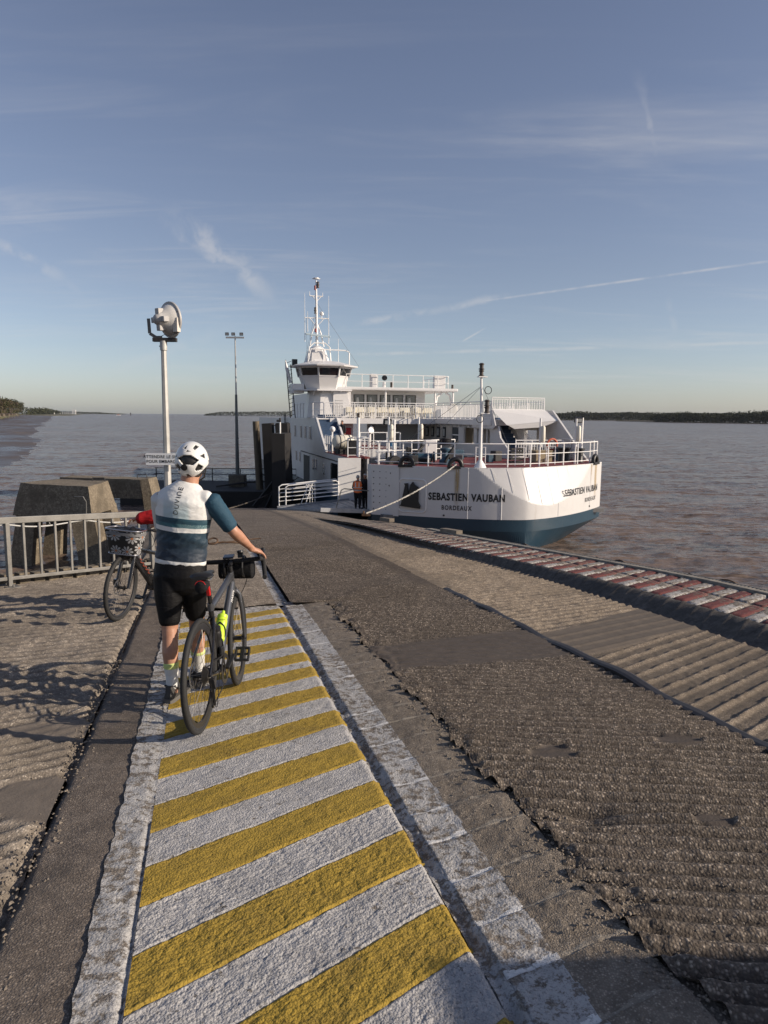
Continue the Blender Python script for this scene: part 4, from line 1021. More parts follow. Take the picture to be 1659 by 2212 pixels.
# ------------------------------------------------------------ ring and rod lying on the slip, ropes
a = on(-3.60, 14.9, 0.04)
mb = MB(); mb.tube([a+Vector((0.10*math.cos(t), 0.10*math.sin(t), 0.05+0.05*math.sin(t*1.0))) for t in [k*math.pi/6 for k in range(12)]], 0.018, 6, close=True)
tag(mb.build('mooring_ring', RUST, smooth=True), 'rusty iron mooring ring lying on the ribbed slip', 'ring')
mb = MB(); mb.tube([a+Vector((0.12, 0, 0.01)), a+Vector((0.50, 0.30, 0.02)), a+Vector((0.92, 0.52, 0.03))], 0.014, 6); mb.tube([a+Vector((-0.15, -0.06, 0.0)), a+Vector((0.2, 0.02, 0.03)), a+Vector((0.55, 0.10, 0.0))], 0.018, 6)
tag(mb.build('iron_rod', RUST), 'thin rusty rods lying beside the mooring ring on the slip', 'rod', kind=None)
# unseen block, added right of the camera to throw the shade at the lower right
mb = MB(); mb.box2((5.4, -3.5, gzf(0)-0.2), (7.8, 1.22, gzf(0)+2.02))
o = mb.build('added_shade_block', CONCP, bevel=0.05); tag(o, 'unseen block added beside the slip so that its shade falls on the lower right corner', 'block')
# ------------------------------------------------------------ the ferry, built in its own frame: x to starboard, y aft, z up from the water
FA = rad(16.68)
Vx = Vector((math.cos(FA), math.sin(FA), 0)); Uy = Vector((-math.sin(FA), math.cos(FA), 0))
FO = Vx*15.7+Uy*29.5
ferry = thing('ferry', 'white and blue car ferry moored at the slip with its side ramp down', 'ferry', FO, FA)
def fw(v, u, z): return FO+Vx*v+Uy*u+Vector((0, 0, z))

def hull_paint(name, color, seams=True, rust=0.35):
    m = bpy.data.materials.new(name); m.use_nodes = True; t = NT(m.node_tree); b = m.node_tree.nodes['Principled BSDF']
    oc = t.n('ShaderNodeTexCoord').outputs['Object']
    n1 = t.noise(oc, 1.2, 5, 0.6); sn = t.noise(t.mapping(oc, scale=(3, 3, 0.25)), 1.2, 5, 0.7)
    col = t.mix(t.m('MULTIPLY', t.smooth(n1, 0.45, 0.7), 0.16), color, tuple(c*0.7 for c in color))
    col = t.mix(t.m('MULTIPLY', t.smooth(sn, 0.60, 0.80), rust), col, (0.30, 0.20, 0.11))
    pl = t.voro(t.mapping(oc, scale=(0.9, 0.9, 0.6)), 1.0, 'Color'); sp = t.n('ShaderNodeSeparateColor'); t.link(pl, sp.inputs[0])
    col = t.mix(t.m('MULTIPLY', sp.outputs[0], 0.05), col, tuple(c*0.5 for c in color))
    t.link(col, b.inputs['Base Color']); b.inputs['Roughness'].default_value = 0.38
    t.link(t.bump(t.noise(oc, 1.1, 3, 0.5), 0.25, 0.06), b.inputs['Normal'])
    return m
HWHITE = hull_paint('ferry_white', (0.62, 0.61, 0.60), rust=0.42)
HWHITE2 = hull_paint('ferry_white_clean', (0.70, 0.69, 0.68), rust=0.12)
HBLUE = hull_paint('ferry_blue', (0.017, 0.047, 0.075), rust=0.12)
HGREY = hull_paint('ferry_weathered', (0.50, 0.47, 0.42), rust=0.75)
DECKR = mat('deck_red', (0.20, 0.035, 0.035), 0.75, var=0.4, vscale=2)
DECKG = mat('deck_grey', (0.16, 0.16, 0.165), 0.75, var=0.35, vscale=1.5)
STAIRB = mat('stair_blue', (0.035, 0.075, 0.15), 0.6, var=0.3, vscale=4)
WH = mat('rail_white', (0.82, 0.81, 0.79), 0.4)
GLASS = mat('dark_window', (0.012, 0.014, 0.016), 0.06, spec=0.8)
GLASSR = mat('grey_window', (0.10, 0.11, 0.115), 0.08, spec=0.8)
BLK = mat('black_fitting', (0.012, 0.012, 0.013), 0.45)
CREAM = mat('cream_plastic', (0.70, 0.66, 0.55), 0.5)

def uu(v): return 3.8*(abs(v)/6.35)**1.55          # bow line seen from above
VS = [-6.35+12.7*i/132 for i in range(133)]
def zarc(v):                                         # edge of the crescent plate on the bow
    a = (v-1.35)/3.55; return 3.86-1.75*(1-a*a) if abs(a) < 1 else 9
mb = MB(); nz_ = 40
ring = []
for v in VS:
    col = []
    for k in range(nz_+1):
        z = 1.5+(3.86-1.5)*k/nz_; u = uu(v); za = zarc(v)
        if z > za: u += (z-za)*0.30
        else: u -= 0.0
        col.append((v, u, z))
    ring.append(col)
o0 = 0
for c in ring: mb.v.extend(c)
def skip(i):  # recess for the anchor
    return False
for i in range(132):
    for k in range(nz_): mb.f.append((i*(nz_+1)+k, (i+1)*(nz_+1)+k, (i+1)*(nz_+1)+k+1, i*(nz_+1)+k+1)); mb.mi.append(0)
bow = mb.build('bow_plating', HWHITE, ferry, smooth=True); bow.data.shade_smooth(); bow.data.set_sharp_from_angle(angle=rad(8))
top_u = [ring[i][-1][1] for i in range(133)]
def deck_u(v):
    f = (v+6.35)/12.7*132; i = max(0, min(131, int(f))); return top_u[i]*(1-(f-i))+top_u[i+1]*(f-i)
# plating seams, thin proud welds
mb = MB()
for v in (-2.55, -1.15, 2.0, 4.9):
    mb.bar((v, uu(v)-0.004, 1.5), (v, uu(v)-0.004, min(3.86, zarc(v))), 0.035, 0.02, up=(0, 1, 0))
for i in range(9):
    v = -1.6+i*0.75
    za = zarc(v)
    if za < 3.7: mb.bar((v+0.25, uu(v+0.25)-0.003, za), (v, uu(v)+(3.86-za)*0.30-0.003, 3.86), 0.02, 0.012, up=(0, 1, 0))
mb.build('weld_seam', HWHITE2, ferry, kind='stuff')
# blue boot top and flared lower hull, V shaped at the water
mb = MB(); rg = []
for v in VS:
    u = uu(v); s = 1 if v > 0 else -1; a = abs(v)/6.35
    wl = (s*a*2.3, 0.12+a*2.6, -0.6)
    rg.append([(v, u+0.002, 1.5), (v, u+0.02, 0.95), (v*0.52+wl[0]*0.48, u*0.52+wl[1]*0.48+0.02, 0.2), wl])
for c in rg: mb.v.extend(c)
for i in range(132):
    for k in range(3): mb.f.append((i*4+k, i*4+k+1, (i+1)*4+k+1, (i+1)*4+k)); mb.mi.append(0)
mb.build('blue_bow', HBLUE, ferry)
# starboard side, stern, port side aft of the loading opening
def boxp(name, a, b, m, par=ferry, bevel=0.0, label=None):
    return MB().box2(a, b).build(name, m, par, bevel=bevel, label=label)
mb = MB(); mb.prism([(6.35, 3.8, 1.5), (6.35, 50, 1.5), (6.35, 50, 3.86), (6.35, 3.8, 3.86)], (-0.15, 0, 0)); mb.build('side_plating', HWHITE, ferry)
mb = MB(); mb.prism([(6.36, 3.82, 1.5), (6.2, 16, -0.6), (6.36, 50, -0.6), (6.36, 50, 1.5)], (-0.15, 0, 0)); mb.build('blue_side', HBLUE, ferry)
boxp('transom', (-6.3, 49.8, -0.6), (6.2, 50, 3.86), HWHITE)
# port shoulder next to the ramp: bolted plate and hull thickness
mb = MB(); mb.prism([(-6.35, 3.8, 1.45), (-6.35, 4.6, 1.45), (-5.5, 4.6, 1.45), (-5.3, 2.8, 1.45)], (0, 0, 2.40)); mb.build('shoulder_plate', HWHITE, ferry)
mb = MB()
for i in range(4):
    for k in range(7):
        f = i/3; v = -6.28+f*0.75; mb.box((v, uu(v)-0.012, 1.75+k*0.30), (0.05, 0.02, 0.05))
mb.build('bolt', MATS['dark_steel'], ferry, kind='stuff')
boxp('blue_shoulder', (-6.33, 3.9, -0.6), (-5.2, 4.6, 1.449), HBLUE)
# port side superstructure wall from u=9.4 aft, with slanted upper front
XP = -6.2
mb = MB(); mb.prism([(XP, 9.4, 1.5), (XP, 50, 1.5), (XP, 50, 5.95), (XP, 19.5, 5.95), (XP, 18.6, 5.95), (XP, 15.6, 3.86), (XP, 9.4, 3.86)], (0.16, 0, 0)); mb.build('port_side_wall', HWHITE, ferry)
mb = MB(); mb.prism([(XP-0.02, 9.4, -0.6), (XP-0.02, 50, -0.6), (XP-0.02, 50, 1.5), (XP-0.02, 9.4, 1.5)], (0.2, 0, 0)); mb.build('blue_port_side', HBLUE, ferry)
mb = MB(); mb.bar((XP-0.03, 9.4, 2.95+0.55), (XP-0.03, 24, 3.25+0.3), 0.05, 0.05); mb.build('rubbing_pipe', DARKST, ferry)
boxp('wing_front_plate', (-6.75, 9.3, 1.30), (-5.45, 9.42, 3.86), HWHITE2)
boxp('wing_inner_wall', (-5.05, 9.42, 1.5), (-4.95, 30, 3.82), HWHITE)
boxp('wing_deck', (XP+0.01, 9.42, 3.80), (-4.9, 18.5, 3.90), DECKR)
boxp('blue_wing_foot', (-6.76, 9.31, -0.6), (-5.44, 9.7, 1.298), HBLUE)
def portwin(u0, u1, z0, z1, m=GLASS, nm='side_window'):
    f = MB().box2((XP-0.03, u0-0.05, z0-0.05), (XP+0.02, u1+0.05, z1+0.05)).build(nm, HWHITE2, ferry)
    MB().box2((XP-0.045, u0, z0), (XP-0.031, u1, z1)).build('pane', m, f)
for (x, y) in ((20.0, 4.55), (21.8, 4.55), (23.6, 4.55), (26.2, 4.55)): portwin(x, x+0.55, y, y+0.85)
portwin(29.6, 31.4, 3.6, 5.6)
for (x, y) in ((25.8, 3.1-0.35), (24.2, 2.75), (19.0, 2.5), (18.1, 2.55), (15.4, 2.4)): portwin(x, x+0.4, y, y+0.7)
portwin(20.6, 22.8, 1.3, 3.35, MATS['dark_steel'], 'side_door'); portwin(11.6, 13.6, 2.2, 3.35)
# car deck
boxp('car_deck', (-6.0, 3.0, 1.30), (6.1, 49.8, 1.50), DECKG)
MB().box2((-6.3, 4.6, 1.2), (-5.9, 9.3, 1.46)).build('ramp_sill', DECKG, ferry)
# loading ramp lying on the slip
RAMPM = mat('ramp_steel', (0.36, 0.37, 0.39), 0.55, 0.2, var=0.35, vscale=1.0, stretch=(1, 4, 1))
def zs(v, u): return gzf(fw(v, u, 0).y)
tips = [(-8.9, 3.6), (-10.2, 8.9)]
mb = MB(); a = [(-6.15, 4.3, 1.52), (-6.15, 9.2, 1.52), (-10.2, 8.9, zs(-10.2, 8.9)+0.10), (-8.9, 3.7, zs(-8.9, 3.7)+0.10)]
mb.add(a+[(p[0], p[1], p[2]-0.09) for p in a], [(0, 1, 2, 3), (7, 6, 5, 4), (0, 4, 5, 1), (1, 5, 6, 2), (2, 6, 7, 3), (3, 7, 4, 0)])
ramp = mb.build('loading_ramp', RAMPM, ferry)
for e_ in ((a[0], a[3]), (a[1], a[2])): MB().bar(e_[0], e_[1], 0.06, 0.20).build('ramp_kerb', RAMPM, ramp)
for k in range(9):
    f = (k+0.7)/10; p = Vector(a[0])*(1-f)+Vector(a[3])*f; q = Vector(a[1])*(1-f)+Vector(a[2])*f
    mb = MB(); mb.bar(p+Vector((0, 0, 0.012)), q+Vector((0, 0, 0.012)), 0.05, 0.024); mb.build('ramp_rib', RAMPM, ramp)
# railing panels standing on the ramp's far edge
def ramp_gate(p, q, h):
    p, q = Vector(p), Vector(q); mb = MB(); up = Vector((0, 0, 1)); d = (q-p)
    mb.tube([p, p+up*h*0.92, p+up*h+d*0.05, q+up*h-d*0.05, q+up*h*0.92, q], 0.035, 8)
    for k in (0.22, 0.42, 0.62, 0.80): mb.tube([p+up*h*k, q+up*h*k], 0.020, 6)
    for k in (0.45, 0.55): mb.tube([p+d*k, p+d*k+up*h], 0.022, 6)
    mb.tube([p+d*0.25+Vector((0.3, -0.3, 0)), p+d*0.5+up*h], 0.02, 6)
    return mb.build('ramp_railing', WH, ferry, smooth=True)
e0 = Vector(a[1]); e1 = Vector(a[2])
ramp_gate(e1+(e0-e1)*0.12+Vector((0, 0.1, 0.1)), e1+(e0-e1)*0.85+Vector((0, 0.1, 0.1)), 1.05)
ramp_gate(e1+(e0-e1)*0.05+Vector((0, 0.7, 0.0)), e1+(e0-e1)*0.9+Vector((0, 0.9, 0.0)), 1.15)
g0 = Vector(a[0]); g1 = Vector(a[3])
mb = MB(); p = g1+(g0-g1)*0.28; mb.tube([p, p+Vector((0.30, 0.1, 0.95)), p+Vector((0.45, 0.1, 1.02)), g0+Vector((-0.05, 0.1, 1.0))], 0.025, 8); mb.build('ramp_railing', GALV, ferry, smooth=True)

# fore deck
mb = MB(); P = [(v, deck_u(v)+0.02, 3.80) for v in VS[::6]]; P[0] = (-6.3, 3.9, 3.80); P[-1] = (6.3, 3.9, 3.80)
mb.prism(P+[(6.3, 10.5, 3.80), (2.2, 10.5, 3.80), (-0.2, 8.0, 3.80), (-6.2, 4.8, 3.80)], (0, 0, 0.06)); mb.build('fore_deck', DECKR, ferry)
mb = MB()
mb.prism([(v, deck_u(v)-0.01, 3.84) for v in VS[::6]]+[(v, deck_u(v)+0.10, 3.84) for v in reversed(VS[::6])], (0, 0, 0.035)); mb.build('deck_edge_bar', HWHITE2, ferry)
boxp('fore_deck_bulkhead', (-0.3, 8.0, 1.5), (2.2, 8.15, 3.80), HWHITE)

# railings
def rail_run(name, pts, h, rails=(0.12, 0.55, 1.0), post_every=1.2, r=0.026, parent=ferry, fill=None, m=WH, curved=False):
    """a railing along a line of points: rails and posts, with upright bars (fill = spacing) as one part of stuff"""
    pts = [Vector(p) for p in pts]; mb = MB(); up = Vector((0, 0, 1))
    for k in rails: mb.tube([p+up*h*k for p in pts], r*(1.15 if k == rails[-1] else 0.75), 6)
    L = [0]
    for a_, b_ in zip(pts[:-1], pts[1:]): L.append(L[-1]+(b_-a_).length)
    def at(s_):
        for i in range(len(L)-1):
            if s_ <= L[i+1]+1e-6: f = (s_-L[i])/(L[i+1]-L[i]); return pts[i].lerp(pts[i+1], f)
        return pts[-1]
    o = mb.build(name, m, parent, smooth=True)
    n = max(1, round(L[-1]/post_every))
    for i in range(n+1):
        p = at(L[-1]*i/n); MB().bar(p, p+up*h, 0.05, 0.05, up=(0, 1, 0)).build('post', m, o)
    if fill:
        mb = MB(); n = int(L[-1]/fill)
        for i in range(1, n): p = at(L[-1]*i/n); mb.bar(p+up*h*0.10, p+up*h*0.86, 0.032, 0.032, up=(0, 1, 0))
        mb.tube([p+up*h*0.86 for p in pts], 0.02, 6)
        mb.build('balusters', m, o, kind='stuff')
    return o
bowr = [(v, deck_u(v)+0.30, 3.88) for v in [-6.0+i*(12.05)/24 for i in range(25)]]
rail_run('bow_railing', bowr, 1.08, rails=(0.14, 0.56, 1.0), post_every=1.28)
rail_run('bow_railing', [(-6.0, 3.9, 3.88), (-5.9, 4.8, 3.88), (-0.4, 7.9, 3.88)], 1.05, post_every=1.2)
rail_run('starboard_railing', [(6.1, 4.2, 3.88), (6.15, 9, 3.88)], 1.1, post_every=1.2)

# fairleads, mast, fenders, fittings on the fore deck
def fairlead(v, u, rot, r=0.28):
    M = Matrix.Rotation(rot, 3, 'Z'); pts = []
    for k in range(13):
        a_ = math.pi*k/12; pts.append(Vector((v, u, 3.90))+M @ Vector((r*math.cos(a_), 0, 0.06+r*1.05*math.sin(a_))))
    mb = MB(); mb.tube([Vector((v, u, 3.84))+M @ Vector((r, 0, 0))]+pts+[Vector((v, u, 3.84))+M @ Vector((-r, 0, 0))], 0.105, 10); mb.box((v, u, 3.87), (2*r+0.2, 0.26, 0.12), M)
    return mb.build('fairlead', BLK, ferry, smooth=True)
fairlead(-3.05, deck_u(-3.05)+0.06, rad(-14)); fairlead(-4.95, deck_u(-4.95)+0.10, rad(-30), 0.30); fairlead(5.45, deck_u(5.45)+0.05, rad(38), 0.28)
MC = (-1.95, deck_u(-1.95)+0.32)
mb = MB(); mb.tube([(MC[0], MC[1], 3.86), (MC[0], MC[1], 6.4), (MC[0]-0.05, MC[1], 8.0)], [0.075, 0.068, 0.05], 12)
mb.lathe([(0.30, 0), (0.11, 0.32)], (MC[0], MC[1], 3.87), n=12)
mst = mb.build('fore_mast', WH, ferry, smooth=True)
def lantern(v, u, z, par=ferry, s=1.0):
    mb = MB(); mb.lathe([(0.13*s, 0), (0.13*s, 0.05*s), (0.09*s, 0.06*s), (0.09*s, 0.20*s), (0.12*s, 0.22*s), (0.12*s, 0.26*s), (0.06*s, 0.30*s)], (v, u, z), n=12); return mb.build('lantern', mat('lantern_brown', (0.06, 0.045, 0.035), 0.35), par, smooth=True)
lantern(MC[0]-0.05, MC[1], 8.02, mst); lantern(MC[0]-0.05, MC[1], 8.32, mst)
l3 = lantern(MC[0]+0.22, MC[1]-0.1, 6.38, mst); lantern(MC[0]+0.22, MC[1]-0.1, 6.68, mst)
mb = MB(); mb.box((MC[0]+0.12, MC[1]-0.05, 6.36), (0.45, 0.25, 0.04)); mb.box((MC[0], MC[1], 8.0), (0.42, 0.25, 0.04)); mb.build('lantern_bracket', WH, mst)
mb = MB()
for z in (6.1, 7.4):
    mb.tube([(MC[0]+(-0.12 if z < 7 else 0.25)+0.17*math.cos(t), MC[1]-0.13, z+0.17*math.sin(t)) for t in [k*math.pi/6 for k in range(12)]], 0.018, 5, close=True)
mb.build('coiled_cable', BLK, mst, smooth=True)
for (v, u) in ((1.35, deck_u(1.35)+0.6), (4.05, deck_u(4.05)+0.6), (-3.0, 6.6), (-5.4, 4.2)):
    mb = MB(); mb.cyl((v, u, 3.86), (v, u, 6.15), 0.05, n=8); p = mb.build('fender_post', WH, ferry)
    mb = MB(); mb.lathe([(0.07, 0), (0.105, 0.04), (0.115, 0.2), (0.105, 0.72), (0.06, 0.8)], (v+0.1, u-0.1, 5.0), n=12); mb.build('fender_tube', CREAM, p, smooth=True)
def work_light(v, u, zb, zt, dx, big=1.0, nm='light_post'):
    mb = MB(); mb.cyl((v, u, zb), (v, u, zt), 0.085, n=10); p = mb.build(nm, WH, ferry)
    mb = MB(); mb.box((v+dx, u-0.12, zt-0.12), (0.38*big, 0.16, 0.26*big), Matrix.Rotation(rad(20), 3, 'X')); h_ = mb.build('work_light', BLK, p, bevel=0.01)
    MB().box((v+dx, u-0.215, zt-0.15), (0.27*big, 0.015, 0.17*big), Matrix.Rotation(rad(20), 3, 'X')).build('lamp_glass', MATS['lamp_glass'], h_)
work_light(5.55, 4.6, 3.86, 6.2, -0.3, 1.1)
work_light(-3.75, 8.6, 1.5, 6.0, -0.42, 1.2)
# winch and capstan
BLUEP = mat('machine_blue', (0.035, 0.085, 0.13), 0.5, var=0.3, vscale=5)
wn = MB(); wn.cyl((-3.7, 4.7, 4.15), (-3.0, 4.5, 4.15), 0.20, n=16); wn.box((-3.95, 4.8, 4.1), (0.35, 0.4, 0.42)); wn.cyl((-2.95, 4.48, 4.15), (-2.9, 4.47, 4.15), 0.30, n=16); wn.build('winch', BLUEP, ferry, smooth=True)
wn = MB(); wn.lathe([(0.28, 0), (0.28, 0.2), (0.15, 0.3), (0.14, 0.6), (0.24, 0.72), (0.24, 0.80), (0.1, 0.82)], (-2.75, 3.4, 3.86), n=18); wn.build('capstan', BLUEP, ferry, smooth=True)
mb = MB()
for k in range(26):
    a_ = k*0.9; mb.tube([(-2.75+0.28*math.cos(a_+t), 3.4+0.28*math.sin(a_+t), 4.82+0.012*k+0.02*math.sin(5*t)) for t in (0, .6, 1.2, 1.8, 2.4)], 0.03, 5)
mb.build('rope_pile', BLK, ferry)
for (v, u, r, m_) in ((4.55, 4.9, 0.16, BLK), (4.95, 5.0, 0.16, BLK), (5.1, 4.0, 0.20, BLK), (5.7, 5.2, 0.14, BLK), (4.75, 5.6, 0.19, BLUEP)):
    mb = MB(); mb.lathe([(r*1.2, 0), (r, 0.05), (r, 0.62), (r*1.35, 0.66), (r*1.35, 0.74)], (v, u, 3.86), n=14); mb.build('bollard', m_, ferry, smooth=True)
MB().box2((-4.6, 4.2, 3.9), (-4.35, 4.6, 4.3)).build('hose_box', BLUEP, ferry, bevel=0.05)
mb = MB(); mb.lathe([(0.25, 0), (0.38, .05), (0.40, .35), (0.36, .42)], (-5.2, 4.3, 3.9), (0.2, -1, 0.0), 16); mb.build('hose_reel', BLK, ferry, smooth=True)
MB().box2((-2.75, 6.3, 3.86), (-2.05, 6.7, 4.95)).build('vent_box', HWHITE2, ferry, bevel=0.05)
MB().box2((-0.9, 7.0, 3.86), (-0.2, 7.4, 4.4)).build('control_box', BLUEP, ferry, bevel=0.04)
for k in range(5): MB().box2((0.55+k*0.01, 2.9, 3.92+k*0.16), (1.25, 3.3, 4.02+k*0.16)).build('ladder_step', DARKST, ferry)
for (v, u, dx, dy, dz, m_) in ((-4.3, 3.7, .5, .35, .45, BLK), (-3.6, 3.9, .7, .3, .30, BLK), (-4.1, 5.0, .25, .25, .8, BLK), (-2.2, 4.3, .4, .5, .75, BLK), (-1.2, 5.6, .6, .4, .35, DECKG), (-5.3, 4.5, .35, .3, .6, BLK), (1.0, 5.5, .5, .4, .55, MATS['dark_steel']), (0.2, 4.6, .3, .3, .4, BLUEP), (5.0, 6.3, .4, .4, .6, BLK)):
    MB().box((v, u, 3.86+dz/2), (dx, dy, dz), Matrix.Rotation(rad(v*20), 3, 'Z')).build('deck_machinery', m_, ferry, bevel=0.03)
mb = MB(); mb.bar((-2.9, 3.0, 4.0), (-1.9, 3.9, 5.0), 0.08, 0.12); mb.bar((-4.6, 3.9, 4.0), (-3.4, 4.6, 4.75), 0.06, 0.10); mb.build('winch_lever', BLK, ferry)
for (v, u) in ((-1.4, 2.2), (0.6, 2.0), (2.6, 2.6)):
    mb = MB(); mb.tube([(v-.25, u, 3.86), (v-.25, u, 4.75), (v+.25, u, 4.75), (v+.25, u, 3.86)], 0.025, 6); mb.tube([(v-.25, u, 4.3), (v+.25, u, 4.3)], 0.02, 6); mb.build('deck_gate', WH, ferry, smooth=True)
# anchor pocket on the port bow
AV = -4.75; au = uu(AV); nr = Vector((-(uu(AV+0.1)-uu(AV-0.1))/0.2, 1, 0)).normalized()*-1
tx = Vector((-nr.y, nr.x, 0))
if tx.x < 0: tx = -tx
def ap(x, z, d): return Vector((AV, au, 0))+tx*x+Vector((0, 0, z))+nr*d
mb = MB(); pl = []
for (cx, cz, a0) in ((0.48, 3.05, 0), (-0.48, 3.05, 90), (-0.48, 1.9, 180), (0.48, 1.9, 270)):
    for k in range(5): a_ = rad(a0+k*22.5); pl.append(ap(cx+0.2*math.cos(a_), cz+0.2*math.sin(a_), 0.0))
mb.tube(pl, 0.045, 6, close=True); ar = mb.build('anchor_pocket', HWHITE2, ferry, smooth=True)
mb = MB(); mb.prism([ap(-0.52, 2.05, 0.03), ap(-0.32, 2.95, 0.03), ap(-0.36, 3.05, 0.03), ap(-0.2, 3.06, 0.03), ap(-0.16, 2.5, 0.03), ap(-0.05, 3.0, 0.03), ap(0.06, 3.14, 0.03), ap(0.16, 3.0, 0.03), ap(0.33, 2.9, 0.03), ap(0.33, 2.2, 0.03), ap(0.45, 2.0, 0.03), ap(0.42, 1.88, 0.03), ap(-0.6, 1.98, 0.03)], nr*0.13)
mb.build('anchor', BLK, ferry)
mb = MB()
for (v, z) in ((-3.5, 1.62), (4.9, 1.7), (-5.6, 3.5), (-5.65, 2.9)): mb.cyl((v, uu(v)-0.03, z), (v, uu(v)+0.02, z), 0.045, n=10)
mb.build('drain_hole', BLK, ferry, kind='stuff')
# rust runs under the fairleads
RUN = mat('rust_run', (0.45, 0.36, 0.22), 0.6)
def rust_run(v, w, z1):
    m = bpy.data.materials.get('rust_run_fade')
    if not m:
        m = bpy.data.materials.new('rust_run_fade'); m.use_nodes = True; t = NT(m.node_tree); b = m.node_tree.nodes['Principled BSDF']
        oc = t.n('ShaderNodeTexCoord').outputs['Object']; gn = t.n('ShaderNodeTexCoord').outputs['Generated']
        s_ = t.n('ShaderNodeSeparateXYZ'); t.link(gn, s_.inputs[0])
        edge = t.m('MULTIPLY', t.smooth(s_.outputs[0], 0.0, 0.45), t.m('SUBTRACT', 1.0, t.smooth(s_.outputs[0], 0.55, 1.0)))
        vert = t.m('MULTIPLY', t.smooth(s_.outputs[2], 0.0, 0.7), t.smooth(t.noise(t.mapping(oc, scale=(8, 8, 0.6)), 1.5, 4, .6), 0.3, 0.6))
        b.inputs['Base Color'].default_value = (0.42, 0.30, 0.13, 1); b.inputs['Roughness'].default_value = 0.6
        t.link(t.m('MULTIPLY', t.m('MULTIPLY', edge, vert), 0.75), b.inputs['Alpha']); MATS['rust_run_fade'] = m
    mb = MB(); mb.grid(lambda a_, b_: (v+w*(a_-0.5), uu(v+w*(a_-0.5))-0.006, z1+(3.84-z1)*b_), 6, 6); mb.build('rust_run', m, ferry, kind=None)
rust_run(5.55, 0.42, 1.7); rust_run(-3.0, 0.30, 1.55); rust_run(5.0, 0.2, 2.6)
# name on both bows
def on_bow(body, size, v0, z0, bold, spacing, fx=0.74, nm='lettering'):
    """letters laid along the curved bow plating"""
    me = text_mesh(body, size, bold, spacing); bm = bmesh.new(); bm.from_mesh(me)
    for p in bm.verts: p.co.x *= fx
    sv = [0.0]; vv = v0; tbl = [(0.0, v0)]
    for sgn in (1, -1):
        x, v = 0.0, v0
        while abs(x) < 3.4 and abs(v) < 6.33:
            v += 0.01*sgn; x += sgn*math.hypot(0.01, uu(v)-uu(v-0.01*sgn)); tbl.append((x, v))
    tbl.sort()
    xs = np.array([p[0] for p in tbl]); vs_ = np.array([p[1] for p in tbl])
    for p in bm.verts:
        v = float(np.interp(p.co.x, xs, vs_)); d = Vector((uu(v+0.01)-uu(v-0.01), -0.02, 0)).normalized()
        p.co = Vector((v, uu(v), z0+p.co.y))+d*0.014
    bmesh.ops.triangulate(bm, faces=bm.faces)
    bm.to_mesh(me); bm.free(); me.materials.append(BLACKL); return link(nm, me, ferry)
on_bow('SEBASTIEN VAUBAN', 0.46, -2.62, 2.48, 0.019, 1.12, 0.78); on_bow('BORDEAUX', 0.30, -3.0, 1.98, 0.006, 1.25, 0.76)
on_bow('SEBASTIEN VAUBAN', 0.46, 4.2, 2.58, 0.008, 1.12, 0.92); on_bow('BORDEAUX', 0.30, 5.0, 2.06, 0.002, 1.2, 0.9)
# side fenders at starboard
mb = MB(); mb.tube([(6.4, 7, 1.2), (6.7, 9, 0.75), (6.4, 13, 0.6)], [0.2, 0.32, 0.2], 10); mb.build('side_fender', BLK, ferry, smooth=True)
mb = MB(); mb.prism([(6.35, 9, 1.9), (6.95, 9.2, 1.7), (7.1, 9.6, 1.35), (6.35, 9.8, 1.2)], (0, 1.4, 0)); mb.build('rubbing_wing', HGREY, ferry)

# ------------------------------------------------------------ starboard deckhouse
ZD = 6.05
def wall_with_holes(name, axis_v, u0, u1, z0, z1, holes, m, th=0.12):
    """a wall at v = axis_v running along u, pierced by rectangular holes"""
    us = sorted({u0, u1} | {h_[0] for h_ in holes} | {h_[1] for h_ in holes}); mb = MB()
    for a_, b_ in zip(us[:-1], us[1:]):
        hh = [h_ for h_ in holes if h_[0] <= a_+1e-6 and h_[1] >= b_-1e-6]; z = z0
        for h_ in sorted(hh, key=lambda q: q[2]):
            if h_[2] > z: mb.box2((axis_v, a_, z), (axis_v+th, b_, h_[2]))
            z = h_[3]
        if z < z1: mb.box2((axis_v, a_, z), (axis_v+th, b_, z1))
    return mb.build(name, m, ferry)
big = [(7.6, 8.7, 4.35, 5.45), (9.6, 11.0, 4.30, 5.50), (12.0, 13.1, 4.45, 5.45)]
holes = [(10.3, 11.5, 4.45, 5.5), (12.3, 13.6, 4.40, 5.5), (14.6, 15.5, 4.45, 5.5)]
iw = wall_with_holes('deckhouse_wall', 2.7, 9.5, 30, 1.5, 5.70, [(10.0, 11.9, 4.55, 5.45), (12.4, 14.0, 4.45, 5.50), (14.9, 16.0, 4.45, 5.5)], HWHITE)
boxp('weathered_wall_panel', (2.64, 15.9, 1.5), (2.69, 23.5, 5.68), HGREY)
for k in range(5):
    u = 17.0+k*1.15; z = 4.75
    f = MB().box2((2.58, u, z), (2.64, u+0.48, z+0.72)).build('porthole_window', BLK, ferry); MB().box2((2.565, u+0.10, z+0.10), (2.579, u+0.36, z+0.60)).build('pane', mat('pale_pane', (0.55, 0.56, 0.52), 0.2), f)  # panes in one flat pale grey
for (u0, u1) in ((14.9, 16.0),):
    MB().box2((2.72, u0, 4.45), (2.76, u1, 5.5)).build('window_glass', GLASSR, ferry); MB().box2((2.66, u0, 4.95), (2.70, u1, 5.02)).build('window_bar', WH, ferry)
for u in (10.35, 10.95, 11.5): MB().box2((2.66, u, 4.55), (2.72, u+0.05, 5.45)).build('window_bar', WH, ferry)
MB().box2((5.9, 9.6, 1.5), (6.3, 30, 4.4)).build('outer_wall', HWHITE, ferry)
MB().box2((5.9, 9.6, 5.4), (6.3, 30, 5.70)).build('outer_wall', HWHITE, ferry)
